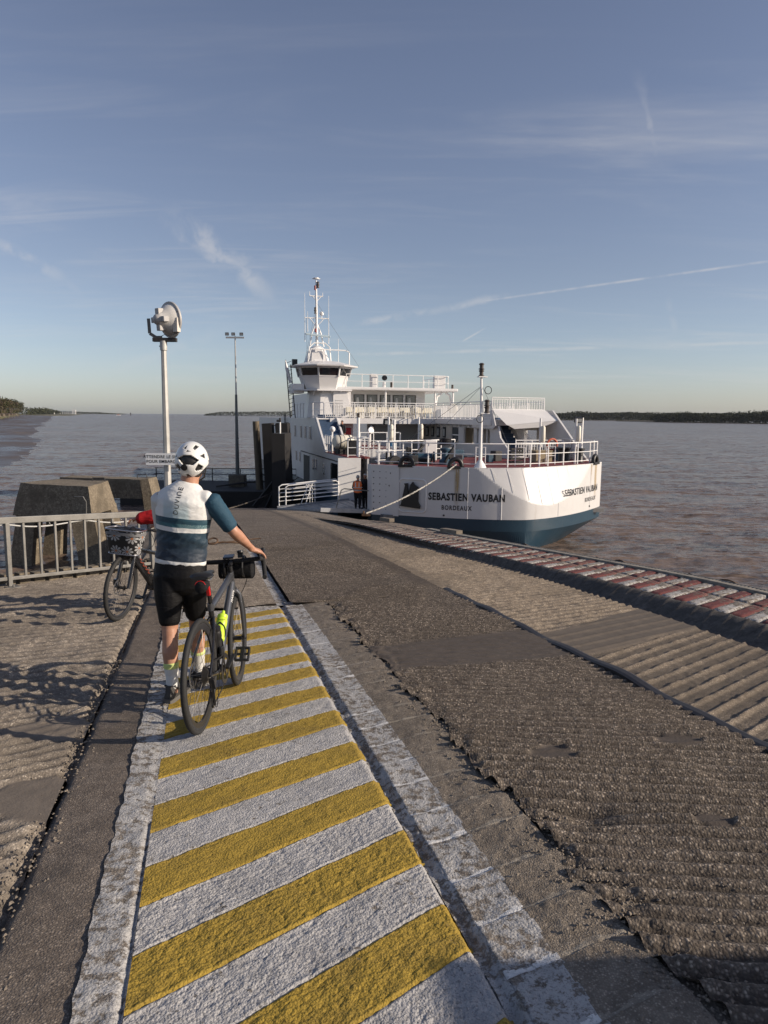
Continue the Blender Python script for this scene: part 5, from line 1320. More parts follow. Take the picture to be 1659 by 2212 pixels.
for u in (10, 12, 14, 16, 18.5, 21, 24, 27, 29.5): MB().box2((6.0, u, 4.4), (6.25, u+0.35, 5.4)).build('outer_post', HWHITE, ferry)
MB().box2((4.2, 16, 1.5), (4.3, 30, 5.7)).build('inner_partition', HGREY, ferry)
boxp('passenger_deck', (2.35, 9.2, 5.70), (6.35, 31, 6.03), HWHITE2)
for k in range(16):
    mb = MB(); mb.prism([(2.40, 9.8+k*0.75, 5.70), (2.70, 9.8+k*0.75, 5.70), (2.70, 9.8+k*0.75, 5.48)], (0, 0.05, 0)); mb.build('deck_bracket', HWHITE2, ferry)
rail_run('passenger_deck_railing', [(2.42, 9.3, ZD), (2.42, 18.6, ZD)], 1.05, rails=(0.08, 1.0), post_every=1.6, fill=0.17)
rail_run('passenger_deck_railing', [(2.45, 9.28, ZD+0.55), (5.85, 9.28, ZD+0.55)], 0.72, rails=(0.06, 1.0), post_every=1.15, fill=0.155, r=0.03)
rail_run('passenger_deck_railing', [(5.9, 9.4, ZD), (6.2, 30, ZD)], 1.05, rails=(0.08, 1.0), post_every=2, fill=0.3)
# sloped canopy over the stair, stair, side cheek
mb = MB(); mb.prism([(2.40, 9.3, 6.62), (2.40, 9.36, 5.72), (3.1, 8.2, 5.45)], (0, 0, 0)) if False else None
mb = MB(); hexa(mb, [Vector(p) for p in ((3.0, 8.4, 5.74), (6.25, 8.2, 6.02), (5.86, 9.2, 6.60), (2.42, 9.2, 6.60))], [Vector(p) for p in ((3.0, 8.48, 5.80), (6.25, 8.28, 6.08), (5.86, 9.3, 6.66), (2.42, 9.3, 6.66))]); mb.build('stair_canopy', HWHITE2, ferry)
mb = MB(); mb.prism([(3.05, 8.39, 5.74), (3.5, 8.39, 5.52), (5.2, 8.3, 5.62), (6.2, 8.2, 6.0)], (0, 0.1, 0)); mb.build('canopy_lip', HWHITE2, ferry)
mb = MB(); mb.prism([(2.42, 9.2, 6.6), (2.42, 12.0, 6.03), (2.42, 12.0, 5.55), (2.42, 9.0, 5.50), (2.42, 8.7, 5.70)], (0.06, 0, 0)); mb.build('canopy_side', HWHITE, ferry)
mb = MB(); mb.prism([(6.30, 9.6, 6.62), (6.30, 9.6, 1.6), (6.30, 4.9, 3.86), (6.30, 5.9, 4.5), (6.30, 8.9, 6.6)], (-0.12, 0, 0)); mb.build('slanted_side_wall', HWHITE, ferry)
mb = MB(); mb.prism([(2.75, 9.4, 5.7), (2.75, 8.8, 5.66), (2.75, 8.5, 5.0), (2.75, 6.6, 3.86), (2.75, 9.4, 3.86)], (-0.10, 0, 0)); mb.build('slanted_side_wall', HWHITE, ferry)
boxp('deckhouse_front', (2.75, 9.45, 3.86), (6.2, 9.6, 4.0), HWHITE)
boxp('deckhouse_back_wall', (2.9, 12.2, 3.86), (5.9, 12.3, 5.7), HWHITE)
st = thing if False else None
for k in range(9):
    f = k/8; MB().box2((3.2, 9.0+f*2.6, 3.95+f*1.9), (4.6, 9.42+f*2.6, 4.02+f*1.9)).build('stair_tread', STAIRB, ferry)
    MB().box2((3.2, 9.40+f*2.6, 4.0+f*1.9), (4.6, 9.43+f*2.6, 4.24+f*1.9)).build('stair_riser', STAIRB, ferry)
mb = MB()
for v in (3.15, 4.65): mb.bar((v, 8.9, 3.95), (v, 11.8, 6.1), 0.06, 0.26)
mb.build('stair_string', HWHITE2, ferry)
rail_run('stair_railing', [(4.75, 8.8, 3.95), (4.75, 11.6, 5.9)], 0.95, rails=(0.1, 1.0), post_every=1.0, fill=0.16)
rail_run('fore_deck_inner_railing', [(2.9, 7.0, 3.86), (5.9, 7.0, 3.86)], 1.05, rails=(0.08, 1.0), post_every=1.0, fill=0.16)

# ------------------------------------------------------------ cross deck, lounge, port side stair
boxp('cross_deck', (-5.2, 18.45, 5.66), (2.35, 27, 6.03), HWHITE2)
rail_run('cross_deck_railing', [(-4.95, 18.5, ZD), (2.42, 18.5, ZD)], 1.03, rails=(0.08, 1.0), post_every=1.5, fill=0.165)
for k in range(8):
    for j in range(2):
        mb = MB(); v = -3.6+k*0.85; u = 19.4+j*1.0; mb.box((v, u, 6.42), (0.42, 0.40, 0.05)); mb.box((v, u+0.2, 6.62), (0.42, 0.05, 0.36)); mb.box((v, u, 6.22), (0.06, 0.06, 0.38)); mb.build('deck_seat', CREAM, ferry, bevel=0.03)
boxp('lounge_roof', (-4.6, 19.7, 7.98), (4.6, 26.5, 8.20), HWHITE2, bevel=0.06)
mb = MB(); LW = []
lw_holes = [(-2.9+k*0.98, -2.9+k*0.98+0.74) for k in range(5)]
us = sorted({-3.4, 2.4} | {a_ for p in lw_holes for a_ in p})
for a_, b_ in zip(us[:-1], us[1:]):
    if any(abs(a_-p[0]) < 1e-6 for p in lw_holes): mb.box2((a_, 21.0, 6.03), (b_, 21.12, 6.72)); mb.box2((a_, 21.0, 7.68), (b_, 21.12, 7.98))
    else: mb.box2((a_, 21.0, 6.03), (b_, 21.12, 7.98))
mb.build('lounge_wall', HWHITE2, ferry)
for (a_, b_) in lw_holes:
    f = MB().box2((a_-0.03, 20.97, 6.69), (b_+0.03, 21.0, 7.71)).build('window_frame', mat('window_rubber', (0.06, 0.055, 0.05), 0.6), ferry); MB().box2((a_+0.04, 20.95, 6.75), (b_-0.04, 20.969, 7.66)).build('pane', GLASSR, f)
    mb = MB(); mb.prism([(a_+0.12, 20.945, 6.8), (a_+0.42, 20.945, 6.8), (a_+0.34, 20.945, 7.5), (a_+0.2, 20.945, 7.5)], (0, 0.003, 0)); mb.build('curtain', mat('curtain', (0.45, 0.46, 0.46), 0.8), f)
boxp('lounge_side', (2.4, 21.0, 6.03), (2.5, 26, 7.98), HWHITE2)
for v in (-0.85, 2.9, 4.3): MB().cyl((v, 19.95, 6.03), (v, 19.95, 7.98), 0.07, n=10).build('roof_pillar', WH, ferry)
mb = MB(); mb.tube([(3.0, 20.1, 7.0), (3.1, 20.1, 7.6), (3.5, 20.1, 7.9)], 0.09, 8); mb.tube([(4.25, 20.1, 7.0), (4.1, 20.1, 7.7), (3.8, 20.1, 7.9)], 0.09, 8); mb.build('roof_brace', WH, ferry)
rail_run('roof_railing', [(-3.7, 20.0, 8.2), (3.85, 20.0, 8.2), (4.2, 20.6, 8.2), (4.2, 26, 8.2)], 0.88, rails=(0.45, 1.0), post_every=1.1)
for (v, w) in ((-1.9, 0.5), (2.9, 0.9)): MB().box2((v, 20.2, 8.2), (v+w, 20.5, 9.15)).build('roof_locker', HWHITE2, ferry, bevel=0.05)
mb = MB(); mb.cyl((-0.85, 20.3, 8.2), (-0.85, 20.3, 8.6), 0.12, n=10); sl_ = mb.build('searchlight_base', WH, ferry)
mb = MB(); mb.lathe([(0.05, 0.3), (0.15, 0.25), (0.19, 0.1), (0.19, 0), (0.02, -0.02)], (-0.85, 20.2, 8.88), (0.1, 1, 0), 18); mb.build('searchlight', BLK, sl_, smooth=True)
MB().cyl((-0.3, 20.3, 8.2), (-0.3, 20.3, 8.62), 0.10, n=8).build('lantern', MATS['lantern_brown'], ferry); MB().cyl((4.3, 20.1, 8.2), (4.3, 20.1, 8.5), 0.09, n=8).build('lantern', MATS['lantern_brown'], ferry)
# rescue raft drums
def drum(v, u, z, ax_, L, r, lab, nm='life_raft_canister'):
    p = fw(v, u, z); d = Vx*ax_[0]+Uy*ax_[1]; t = thing(nm, lab, 'life raft', p)
    mb = MB(); mb.lathe([(0.01, -L/2), (r*0.75, -L/2+0.03), (r*0.97, -L/2+0.14), (r, -0.05), (r*1.05, -0.04), (r*1.05, 0.04), (r, 0.05), (r*0.97, L/2-0.14), (r*0.75, L/2-0.03), (0.01, L/2)], (0, 0, 0), d, 22); mb.build('canister_shell', CREAM, t, smooth=True)
    mb = MB()
    for s_ in (-0.25, 0.25): mb.lathe([(r*1.02, s_*L-0.02), (r*1.035, s_*L-0.02), (r*1.035, s_*L+0.02), (r*1.02, s_*L+0.02)], (0, 0, 0), d, 22)
    mb.build('strap', BLK, t)
drum(-5.55, 13.1, 4.62, (1, 0.15), 1.25, 0.42, 'cream life raft canister on the port wing deck in front of the blue stair')
drum(3.35, 17.6, 6.75, (0.3, 1), 1.0, 0.32, 'cream life raft canister on the upper deck right of the lounge roof')
drum(1.4, 20.1, 6.6, (0.3, 1), 0.9, 0.3, 'cream life raft canister on the deck under the lounge roof')
MB().box2((-6.0, 12.5, 3.9), (-5.1, 13.6, 4.2)).build('raft_cradle', DARKST, ferry)
MB().box2((-5.6, 11.6, 3.9), (-5.1, 12.1, 4.75)).build('winch_box', BLK, ferry)
# blue stair up to the passenger deck on the port side
for k in range(9):
    f = k/8; MB().box2((-5.95, 15.6+f*3.0, 3.95+f*2.0), (-4.75, 15.95+f*3.0, 4.00+f*2.0)).build('stair_tread', STAIRB, ferry)
    MB().box2((-5.95, 15.94+f*3.0, 3.98+f*2.0), (-4.75, 15.97+f*3.0, 4.25+f*2.0)).build('stair_riser', STAIRB, ferry)
mb = MB(); mb.prism([(-6.05, 15.3, 3.9), (-6.05, 15.9, 3.9), (-6.05, 19.0, 6.0), (-6.05, 18.4, 6.05)], (-0.12, 0, 0)); mb.prism([(-4.65, 15.3, 3.9), (-4.65, 15.9, 3.9), (-4.65, 19.0, 6.0), (-4.65, 18.4, 6.05)], (-0.12, 0, 0)); mb.build('stair_string', HWHITE2, ferry)
rail_run('wing_railing', [(-4.95, 9.5, 3.9), (-4.95, 14.8, 3.9)], 1.05, rails=(0.1, 0.5, 1.0), post_every=0.9)
rail_run('wing_railing', [(-6.15, 9.5, 3.9), (-4.95, 9.5, 3.9)], 1.05, rails=(0.1, 0.5, 1.0), post_every=0.6)
rail_run('wing_railing', [(-6.15, 13.8, 3.9), (-6.15, 15.6, 3.9)], 1.05, rails=(0.1, 0.5, 1.0), post_every=0.6)
mb = MB(); mb.cyl((-5.45, 9.9, 3.9), (-5.45, 9.9, 6.1), 0.09, n=10); mp = mb.build('wing_light_post', WH, ferry); lantern(-5.45, 9.9, 6.1, mp, 0.8)
MB().cyl((-6.0, 14.2, 3.9), (-6.0, 14.2, 5.3), 0.06, n=8).build('vent_pipe', WH, ferry)
mb = MB(); mb.lathe([(0.12, -0.1), (0.18, 0.05), (0.05, 0.2)], (-6.0, 14.15, 5.35), (0, -1, 0.2), 12); mb.build('vent_cowl', WH, ferry, smooth=True)
# under the cross deck: dark doorway, red locker, pillars
boxp('under_deck_wall', (-5.0, 19.6, 1.5), (-3.3, 19.75, 5.66), HWHITE)
MB().box2((-4.85, 19.55, 3.9), (-4.0, 19.6, 5.55)).build('dark_doorway', BLK, ferry); MB().box2((-3.85, 19.54, 4.2), (-3.45, 19.6, 5.35)).build('fire_locker', mat('fire_red', (0.40, 0.02, 0.02), 0.45), ferry, bevel=0.02)
MB().box2((-3.3, 19.3, 1.5), (1.0, 19.4, 4.35)).build('mid_deck_bulkhead', HWHITE, ferry)
boxp('mid_deck', (-4.9, 13.5, 4.05), (-1.6, 19.4, 4.17), DECKR)
boxp('mid_deck_fascia', (-4.9, 13.4, 3.6), (-1.7, 13.5, 4.16), HWHITE)
rail_run('mid_deck_railing', [(-4.4, 13.5, 4.17), (-1.8, 13.5, 4.17)], 1.0, rails=(0.1, 0.5, 1.0), post_every=0.9)
mb = MB(); mb.tube([(-3.4, 15.0, 4.17), (-3.4, 15.0, 5.3), (-3.2, 14.95, 5.5)], 0.12, 10); mb.lathe([(0.1, 0), (0.2, 0.15), (0.2, 0.25)], (-3.4, 15, 5.2), (0.3, -0.9, 0.3), 12); mb.build('vent_cowl', WH, ferry, smooth=True)
# arch in the starboard inner side, seen past the bulwark
mb = MB(); pl = [(2.60, 15.9, 1.55), (2.60, 20.2, 1.55), (2.60, 20.2, 3.0), (2.60, 19.9, 3.35), (2.60, 16.2, 3.35), (2.60, 15.9, 3.0)]
mb.prism([(1.2, 22.0, 1.52), (2.6, 22.0, 1.52), (2.6, 22.0, 3.2), (2.4, 22.0, 3.4), (1.4, 22.0, 3.4), (1.2, 22.0, 3.2)], (0, 0.05, 0)); mb.build('tunnel_opening', BLK, ferry)
boxp('tunnel_wall', (-1.6, 22.06, 1.5), (2.6, 22.2, 5.6), HWHITE)
for k, (u0, u1) in enumerate(((10.6, 12.2), (13.0, 14.4))):
    mb = MB(); mb.prism([(2.60, u0, 2.2), (2.60, u1, 2.2), (2.60, u1, 3.4), (2.60, u1-0.3, 3.65), (2.60, u0+0.3, 3.65), (2.60, u0, 3.4)], (0.08, 0, 0)); mb.build('arch_recess', BLK, ferry)

# ------------------------------------------------------------ wheelhouse
WC = (-5.10, 21.0)          # centre; eight-sided, flaring outwards towards the roof
def octo(r, z, sx=1.0, n=8, ph=22.5, c=WC): return [Vector((c[0]+r*sx*math.cos(rad(ph+k*45)), c[1]+r*math.sin(rad(ph+k*45)), z)) for k in range(n)]
mb = MB(); mb.loft([octo(1.45, 7.95), octo(1.78, 8.85)]); mb.build('wheelhouse_body', HWHITE2, ferry)
mb = MB(); mb.loft([octo(1.74, 8.87), octo(1.92, 9.45)]); mb.build('wheelhouse_core', GLASS, ferry)
mb = MB(); mb.loft([octo(1.80, 8.83), octo(1.83, 8.92)]); mb.loft([octo(1.93, 9.42), octo(1.97, 9.52)]); mb.build('window_rim', HWHITE2, ferry)
lo, hi = octo(1.80, 8.86), octo(1.95, 9.48)
for k in range(8):
    MB().bar(lo[k], hi[k], 0.10, 0.12, up=(lo[k]-Vector((WC[0], WC[1], 8.86))).normalized()).build('window_post', HWHITE2, ferry)
for k in range(8):      # panes slightly proud, one per side
    a_, b_, c_, d_ = lo[k], lo[(k+1) % 8], hi[(k+1) % 8], hi[k]; cen = (a_+b_+c_+d_)/4
    q = [cen+(p-cen)*0.90 for p in (a_, b_, c_, d_)]; nn = (b_-a_).cross(d_-a_).normalized()
    if nn.dot(cen-Vector((WC[0], WC[1], cen.z))) < 0: nn = -nn
    MB().prism([p-nn*0.02 for p in q], nn*0.012).build('pane', GLASS, ferry)
mb = MB(); mb.loft([octo(2.42, 9.52), octo(2.45, 9.60), octo(1.1, 9.92)]); mb.build('wheelhouse_roof', HWHITE2, ferry)
mb = MB(); hexa(mb, octo(1.42, 6.03, ph=22.5), octo(1.15, 7.95, ph=22.5)); mb.build('wheelhouse_tower', HWHITE2, ferry)
MB().box2((-4.5, 19.9, 6.03), (-3.4, 22.5, 7.95)).build('tower_house', HWHITE2, ferry)
mb = MB(); mb.prism([(-4.7, 19.7, 6.03), (-3.3, 19.7, 6.03), (-3.75, 19.7, 7.95), (-4.7, 19.7, 7.95)], (0, 0.3, 0)); mb.build('slanted_casing', HWHITE2, ferry)
mb = MB()
for k in range(12): mb.box((-4.25, 19.68, 6.15+k*0.10), (0.55, 0.03, 0.03))
mb.build('louvre', HWHITE, ferry, kind='stuff')
mb = MB(); mb.prism([(-7.3, 20.2, 7.88), (-7.3, 22.6, 7.88), (-3.4, 22.6, 7.88), (-3.4, 19.5, 7.88), (-5.9, 19.3, 7.88)], (0, 0, 0.10)); mb.build('bridge_deck', HWHITE2, ferry)
for k in range(4):
    mb = MB(); v = -6.1+k*0.62; mb.prism([(v, 19.35, 7.88), (v+0.04, 20.2, 7.88), (v+0.04, 20.2, 7.55)], (0.05, 0, 0)); mb.build('deck_bracket', HWHITE2, ferry)
MB().box2((-7.45, 20.4, 7.7), (-6.6, 21.9, 8.35)).build('wing_box', HWHITE2, ferry, bevel=0.03)
mb = MB()
for k in range(2): mb.bar((-7.45+k*0.35, 21.2, 6.0), (-7.75+k*0.35, 21.2, 10.0 if k == 0 else 9.7), 0.06, 0.06)
for k in range(14): mb.bar((-7.46-k*0.018, 21.2, 6.15+k*0.28), (-7.12-k*0.018, 21.2, 6.28+k*0.28), 0.035, 0.035)
mb.build('lattice_mast', DARKST, ferry)
mb = MB(); mb.tube([(-7.45, 21.0, 8.4), (-7.7, 21.0, 9.4), (-7.8, 21.0, 9.95)], [0.10, 0.12, 0.03], 8); mb.build('crane_arm', HWHITE2, ferry, smooth=True)
MB().box2((-7.2, 21.6, 9.65), (-6.85, 21.95, 10.1)).build('exhaust_box', BLK, ferry)
# rail around the port upper deck
rail_run('upper_port_railing', [(-6.15, 27, ZD), (-6.15, 19.0, ZD), (-5.6, 18.6, ZD)], 1.02, rails=(0.08, 0.5, 1.0), post_every=1.3)
rail_run('upper_port_railing', [(-5.5, 18.5, ZD), (-4.95, 18.5, ZD)], 1.02, rails=(0.08, 1.0), post_every=0.5, fill=0.12)
boxp('upper_port_deck', (-6.2, 18.5, 5.93), (-4.8, 34, 6.02), HWHITE2)
MB().box2((-5.2, 23, 6.03), (2.4, 34, 7.9)).build('aft_house', HWHITE2, ferry)
mb = MB(); mb.tube([(-6.32, 30.5, 4.4), (-6.35, 30.5, 6.3)], 0.03, 6); mb.tube([(-6.32, 31.1, 4.4), (-6.35, 31.1, 6.3)], 0.03, 6)
for k in range(7): mb.tube([(-6.33, 30.5, 4.5+k*0.27), (-6.33, 31.1, 4.5+k*0.27)], 0.02, 5)
mb.build('side_ladder', DARKST, ferry)
# mast and antennas
MT = (-5.50, 21.4)
mb = MB(); mb.loft([octo(0.95, 9.85, c=MT), octo(0.62, 10.75, c=MT)]); mb.build('mast_housing', HWHITE2, ferry)
mb = MB(); mb.loft([[Vector((MT[0]-0.55, MT[1]-0.85, 9.85)), Vector((MT[0]+0.55, MT[1]-0.85, 9.85)), Vector((MT[0]+0.55, MT[1]-0.5, 9.85)), Vector((MT[0]-0.55, MT[1]-0.5, 9.85))], [Vector((MT[0]-0.48, MT[1]-0.7, 10.55)), Vector((MT[0]+0.40, MT[1]-0.7, 10.55)), Vector((MT[0]+0.4, MT[1]-0.5, 10.55)), Vector((MT[0]-0.48, MT[1]-0.5, 10.55))]]); mb.build('mast_housing_front', HWHITE, ferry)
mb = MB(); mb.lathe([(0.6, 0), (0.55, 0.12), (0.25, 0.32), (0.05, 0.36)], (MT[0], MT[1], 10.72), n=18); mb.build('radar_pedestal', WH, ferry, smooth=True)
mb = MB(); mb.bar((MT[0]-0.85, MT[1]-0.3, 11.82), (MT[0]+0.90, MT[1]-0.25, 11.68), 0.14, 0.13); mb.build('radar_scanner', mat('radar_blue_grey', (0.42, 0.52, 0.58), 0.4), ferry, bevel=0.02)
mb = MB()
mb.tube([(MT[0], MT[1], 11.0), (MT[0]-0.02, MT[1], 13.0), (MT[0]-0.04, MT[1], 15.5)], [0.10, 0.085, 0.055], 10)
mb.tube([(MT[0]-0.5, MT[1], 11.0), (MT[0]-0.35, MT[1], 11.9), (MT[0]-0.03, MT[1], 12.7)], 0.045, 8); mb.tube([(MT[0]+0.5, MT[1], 11.0), (MT[0]+0.3, MT[1], 11.9), (MT[0]-0.03, MT[1], 12.7)], 0.045, 8)
mb.tube([(MT[0]-0.85, MT[1], 12.95), (MT[0]+0.85, MT[1], 12.95)], 0.035, 8); mb.tube([(MT[0]-0.5, MT[1], 12.93), (MT[0], MT[1], 12.35), (MT[0]+0.5, MT[1], 12.93)], 0.03, 6)
mb.tube([(MT[0]-0.5, MT[1], 14.45), (MT[0]+0.45, MT[1], 14.45)], 0.035, 8); mb.tube([(MT[0]-0.3, MT[1], 14.43), (MT[0], MT[1], 14.1), (MT[0]+0.3, MT[1], 14.43)], 0.03, 6)
mb.tube([(MT[0]-0.3, MT[1], 15.62), (MT[0]+0.25, MT[1], 15.62)], 0.04, 6)
mm = mb.build('radar_mast', WH, ferry, smooth=True)
mb = MB(); mb.cyl((MT[0]-0.03, MT[1], 15.6), (MT[0]-0.03, MT[1], 15.68), 0.2, n=12); mb.build('mast_top_plate', WH, mm)
for (dx, z) in ((0.08, 15.0), (0.08, 15.2), (-0.12, 13.25), (-0.12, 13.45)): lantern(MT[0]+dx, MT[1]-0.08, z, mm, 0.75)
mb = MB(); mb.cyl((MT[0]-0.12, MT[1]-0.05, 14.85), (MT[0]-0.12, MT[1]-0.05, 15.15), 0.07, n=8); mb.cyl((MT[0]-0.15, MT[1]-0.3, 11.95), (MT[0]-0.15, MT[1]-0.3, 12.2), 0.08, n=8); mb.build('red_lantern', mat('lantern_red', (0.25, 0.015, 0.02), 0.35), mm)
mb = MB(); mb.lathe([(0.03, -0.25), (0.03, 0), (0.15, 0.02), (0.16, 0.12), (0.11, 0.24), (0.0, 0.28)], (MT[0]+0.35, MT[1], 13.15), n=16); mb.build('antenna_dome', WH, mm, smooth=True)
for (dx, z0, z1) in ((-0.85, 11.3, 14.6), (0.85, 11.2, 14.5), (-0.65, 12.0, 13.4), (1.55, 9.9, 11.6), (-0.5, 14.45, 14.75), (0.42, 14.45, 14.7)):
    mb = MB(); mb.tube([(MT[0]+dx, MT[1], z0), (MT[0]+dx, MT[1], z1)], [0.028, 0.012], 6); mb.build('whip_antenna', WH, mm)
mb = MB(); mb.tube([(MT[0]-0.8, MT[1]-0.7, 9.9), (MT[0]-0.65, MT[1]-0.6, 10.9), (MT[0]-0.3, MT[1]-0.5, 11.2), (MT[0]+0.5, MT[1]-0.5, 11.2), (MT[0]+0.8, MT[1]-0.6, 10.9), (MT[0]+0.85, MT[1]-0.7, 9.9)], 0.045, 8)
mb.tube([(MT[0]+0.3, MT[1]-0.8, 9.9), (MT[0]+0.3, MT[1]-0.8, 10.75), (MT[0]+1.9, MT[1]-0.8, 10.72), (MT[0]+2.15, MT[1]-0.8, 10.6), (MT[0]+2.15, MT[1]-0.8, 9.75)], 0.045, 8); mb.tube([(MT[0]-0.8, MT[1]-0.9, 9.9), (MT[0]-0.6, MT[1]-0.9, 10.75), (MT[0]+0.3, MT[1]-0.9, 10.75)], 0.045, 8)
mb.build('roof_guard', WH, ferry, smooth=True)
STAY = mat('stay_wire', (0.12, 0.15, 0.18), 0.5)
mb = MB()
for (a_, b_) in (((MT[0], MT[1], 14.0), (MT[0]+2.75, MT[1]-1.2, 9.62)), ((MT[0], MT[1], 13.9), (MT[0]-1.15, MT[1]-1.3, 9.7)), ((MT[0]-0.75, MT[1], 12.95), (MT[0]-0.85, MT[1]-0.9, 9.8))): mb.tube([a_, b_], 0.010, 4)
mb.tube([(MC[0], MC[1], 7.6), (-2.3, 9.2, 3.9)], 0.010, 4); mb.tube([(MC[0], MC[1], 7.6), (2.6, 6.5, 3.9)], 0.010, 4); mb.tube([(MC[0], MC[1], 7.6), (-4.3, 8.6, 3.95)], 0.010, 4)
mb.build('stay_wire', STAY, ferry, kind='stuff')

# ------------------------------------------------------------ loose things on the ferry, and its mooring ropes
cr = thing('storage_crate', 'tan storage crate on the fore deck behind the bow railing', 'crate', fw(3.05, 4.4, 3.86), FA)
mb = MB(); mb.box((0, 0, 0.30), (0.95, 0.7, 0.56)); mb.build('crate_body', mat('tan_crate', (0.33, 0.27, 0.17), 0.8, var=0.2, vscale=9), cr, bevel=0.02)
mb = MB(); mb.box((0, 0, 0.60), (0.99, 0.74, 0.05)); mb.build('lid', MATS['tan_crate'], cr)
mb = MB(); mb.tube([fw(4.55, 5.9, 4.72)+(Vx*math.cos(t)+Vector((0, 0, 1))*math.sin(t))*0.30 for t in [k*math.pi/9 for k in range(18)]], 0.06, 8, close=True)
tag(mb.build('ring_buoy', mat('buoy_orange', (0.55, 0.13, 0.07), 0.55), smooth=True), 'faded orange ring buoy hanging by the starboard fore deck rail', 'ring buoy')
gb = thing('gas_bottle', 'blue and white gas bottle standing on the raised deck by its railing', 'gas bottle', fw(-2.2, 14.0, 4.17))
mb = MB(); mb.lathe([(0.16, 0), (0.17, 0.04), (0.17, 0.5)], n=14); mb.build('bottle_body', mat('bottle_blue', (0.10, 0.30, 0.50), 0.45), gb, smooth=True)
mb = MB(); mb.lathe([(0.17, 0.5), (0.17, 0.8), (0.09, 0.92), (0.05, 1.0)], n=14); mb.build('bottle_shoulder', WH, gb, smooth=True)
ROPE = mat('mooring_rope', (0.55, 0.53, 0.48), 0.85, dark=(0.10, 0.09, 0.08), vscale=9, bump=0.6, bscale=60)
def rope(p, q, sag, r, lab, m=ROPE):
    pts = []; n = 70
    for i in range(n+1):
        f = i/n; pts.append(Vector(p).lerp(Vector(q), f)-Vector((0, 0, sag*4*f*(1-f))))
    mb = MB(); d = (Vector(q)-Vector(p)).normalized(); x = d.cross(Vector((0, 0, 1))).normalized(); y = d.cross(x)
    for k in range(3):
        mb.tube([pp+(x*math.cos(i*0.75+k*2.09)+y*math.sin(i*0.75+k*2.09))*r*0.62 for i, pp in enumerate(pts)], r*0.62, 6)
    o = mb.build('mooring_rope', m, smooth=True, kind=None)
    return tag(o, lab, 'rope', 'mooring ropes of the ferry')
q = on(-0.72, 28.6, 0.10)
rope(fw(-3.05, deck_u(-3.05)-0.05, 4.02), q, 0.22, 0.027, 'thick pale mooring rope running from the black bow fairlead down to the slip')
rope(fw(-6.35, 24.5, 1.5), (-11.6, 50.0, 0.15) if False else (-8.2, 36.5, 1.35), 0.25, 0.03, 'thin dark mooring rope running left across the black pontoon', mat('dark_rope', (0.10, 0.085, 0.07), 0.9))
mb = MB(); mb.box(q+Vector((0, 0, -0.06)), (0.34, 0.16, 0.08)); mb.cyl(q+Vector((-0.1, 0, -0.05)), q+Vector((-0.1, 0, 0.10)), 0.035, n=8)
tag(mb.build('mooring_cleat', RUST), 'rusty mooring cleat at the slip edge where the pale rope ends', 'cleat')
for (w_, s_, ln, lab) in ((5.62, 15.2, 0.8, 'old timber baulk lying on the outer kerb below the bow'), (5.3, 20.0, 0.7, 'splintered timber lying on the outer kerb near the loading ramp')):
    x, y = ws(w_, s_); x1, y1 = ws(w_-0.12, s_+ln)
    mb = MB(); mb.bar(on(x, y, 0.22), on(x1, y1, 0.22), 0.16, 0.10); tag(mb.build('timber_baulk', WOODG), lab, 'timber')
# ------------------------------------------------------------ people: lofted limbs fused into one skin by a voxel remesh
def ring(c, axis, rx, ry, ref, n=18):
    axis = axis.normalized(); x = (ref-axis*ref.dot(axis))
    if x.length < 1e-4: x = axis.cross(Vector((0.1, 0.3, 1)))
    x.normalize(); y = axis.cross(x)
    return [c+x*(rx*math.cos(2*math.pi*k/n))+y*(ry*math.sin(2*math.pi*k/n)) for k in range(n)]
def loft_chain(mb, pts, ref=Vector((1, 0, 0)), n=18, cap=True):
    """pts: (position, half width, half depth); rounded ends"""
    P = [(Vector(p[0]), p[1], p[2]) for p in pts]; R = []
    for i, (p, rx, ry) in enumerate(P):
        ax = (P[min(i+1, len(P)-1)][0]-P[max(i-1, 0)][0])
        if cap and i == 0:
            d = (P[1][0]-p).normalized(); R.append(ring(p-d*min(rx, ry)*0.55, ax, rx*0.45, ry*0.45, ref, n)); R.append(ring(p-d*min(rx, ry)*0.3, ax, rx*0.8, ry*0.8, ref, n))
        R.append(ring(p, ax, rx, ry, ref, n))
        if cap and i == len(P)-1:
            d = (p-P[-2][0]).normalized(); R.append(ring(p+d*min(rx, ry)*0.3, ax, rx*0.8, ry*0.8, ref, n)); R.append(ring(p+d*min(rx, ry)*0.55, ax, rx*0.45, ry*0.45, ref, n))
    mb.loft(R)
def fuse(mb, name, m, parent, voxel=0.008, sm_it=6, fn=None):
    me = mb.mesh(name); o = bpy.data.objects.new(name, me); COL.objects.link(o)
    md = o.modifiers.new('r', 'REMESH'); md.mode = 'VOXEL'; md.voxel_size = voxel; md.use_smooth_shade = True
    s_ = o.modifiers.new('s', 'SMOOTH'); s_.iterations = sm_it; s_.factor = 0.6
    bpy.context.view_layer.update(); dg = bpy.context.evaluated_depsgraph_get()
    m2 = bpy.data.meshes.new_from_object(o.evaluated_get(dg)); m2.name = name; bpy.data.objects.remove(o)
    if fn:
        for v in m2.vertices: v.co = fn(v.co)
    m2.materials.clear()
    for x in (m if isinstance(m, (list, tuple)) else [m]): m2.materials.append(x)
    m2.shade_smooth()
    return link(name, m2, parent)
def lerp_tab(tab, t):
    for a, b in zip(tab[:-1], tab[1:]):
        if t <= b[0]: f = (t-a[0])/(b[0]-a[0]); return [a[i]*(1-f)+b[i]*f for i in range(1, len(a))]
    return list(tab[-1][1:])
LEGT = [(0, .092, .098, 0), (.2, .088, .092, 0), (.38, .068, .072, 0), (.5, .056, .060, 0.0), (.58, .052, .056, -.006), (.68, .057, .062, -.014), (.78, .050, .052, -.010), (.90, .036, .040, 0), (1, .034, .040, 0)]
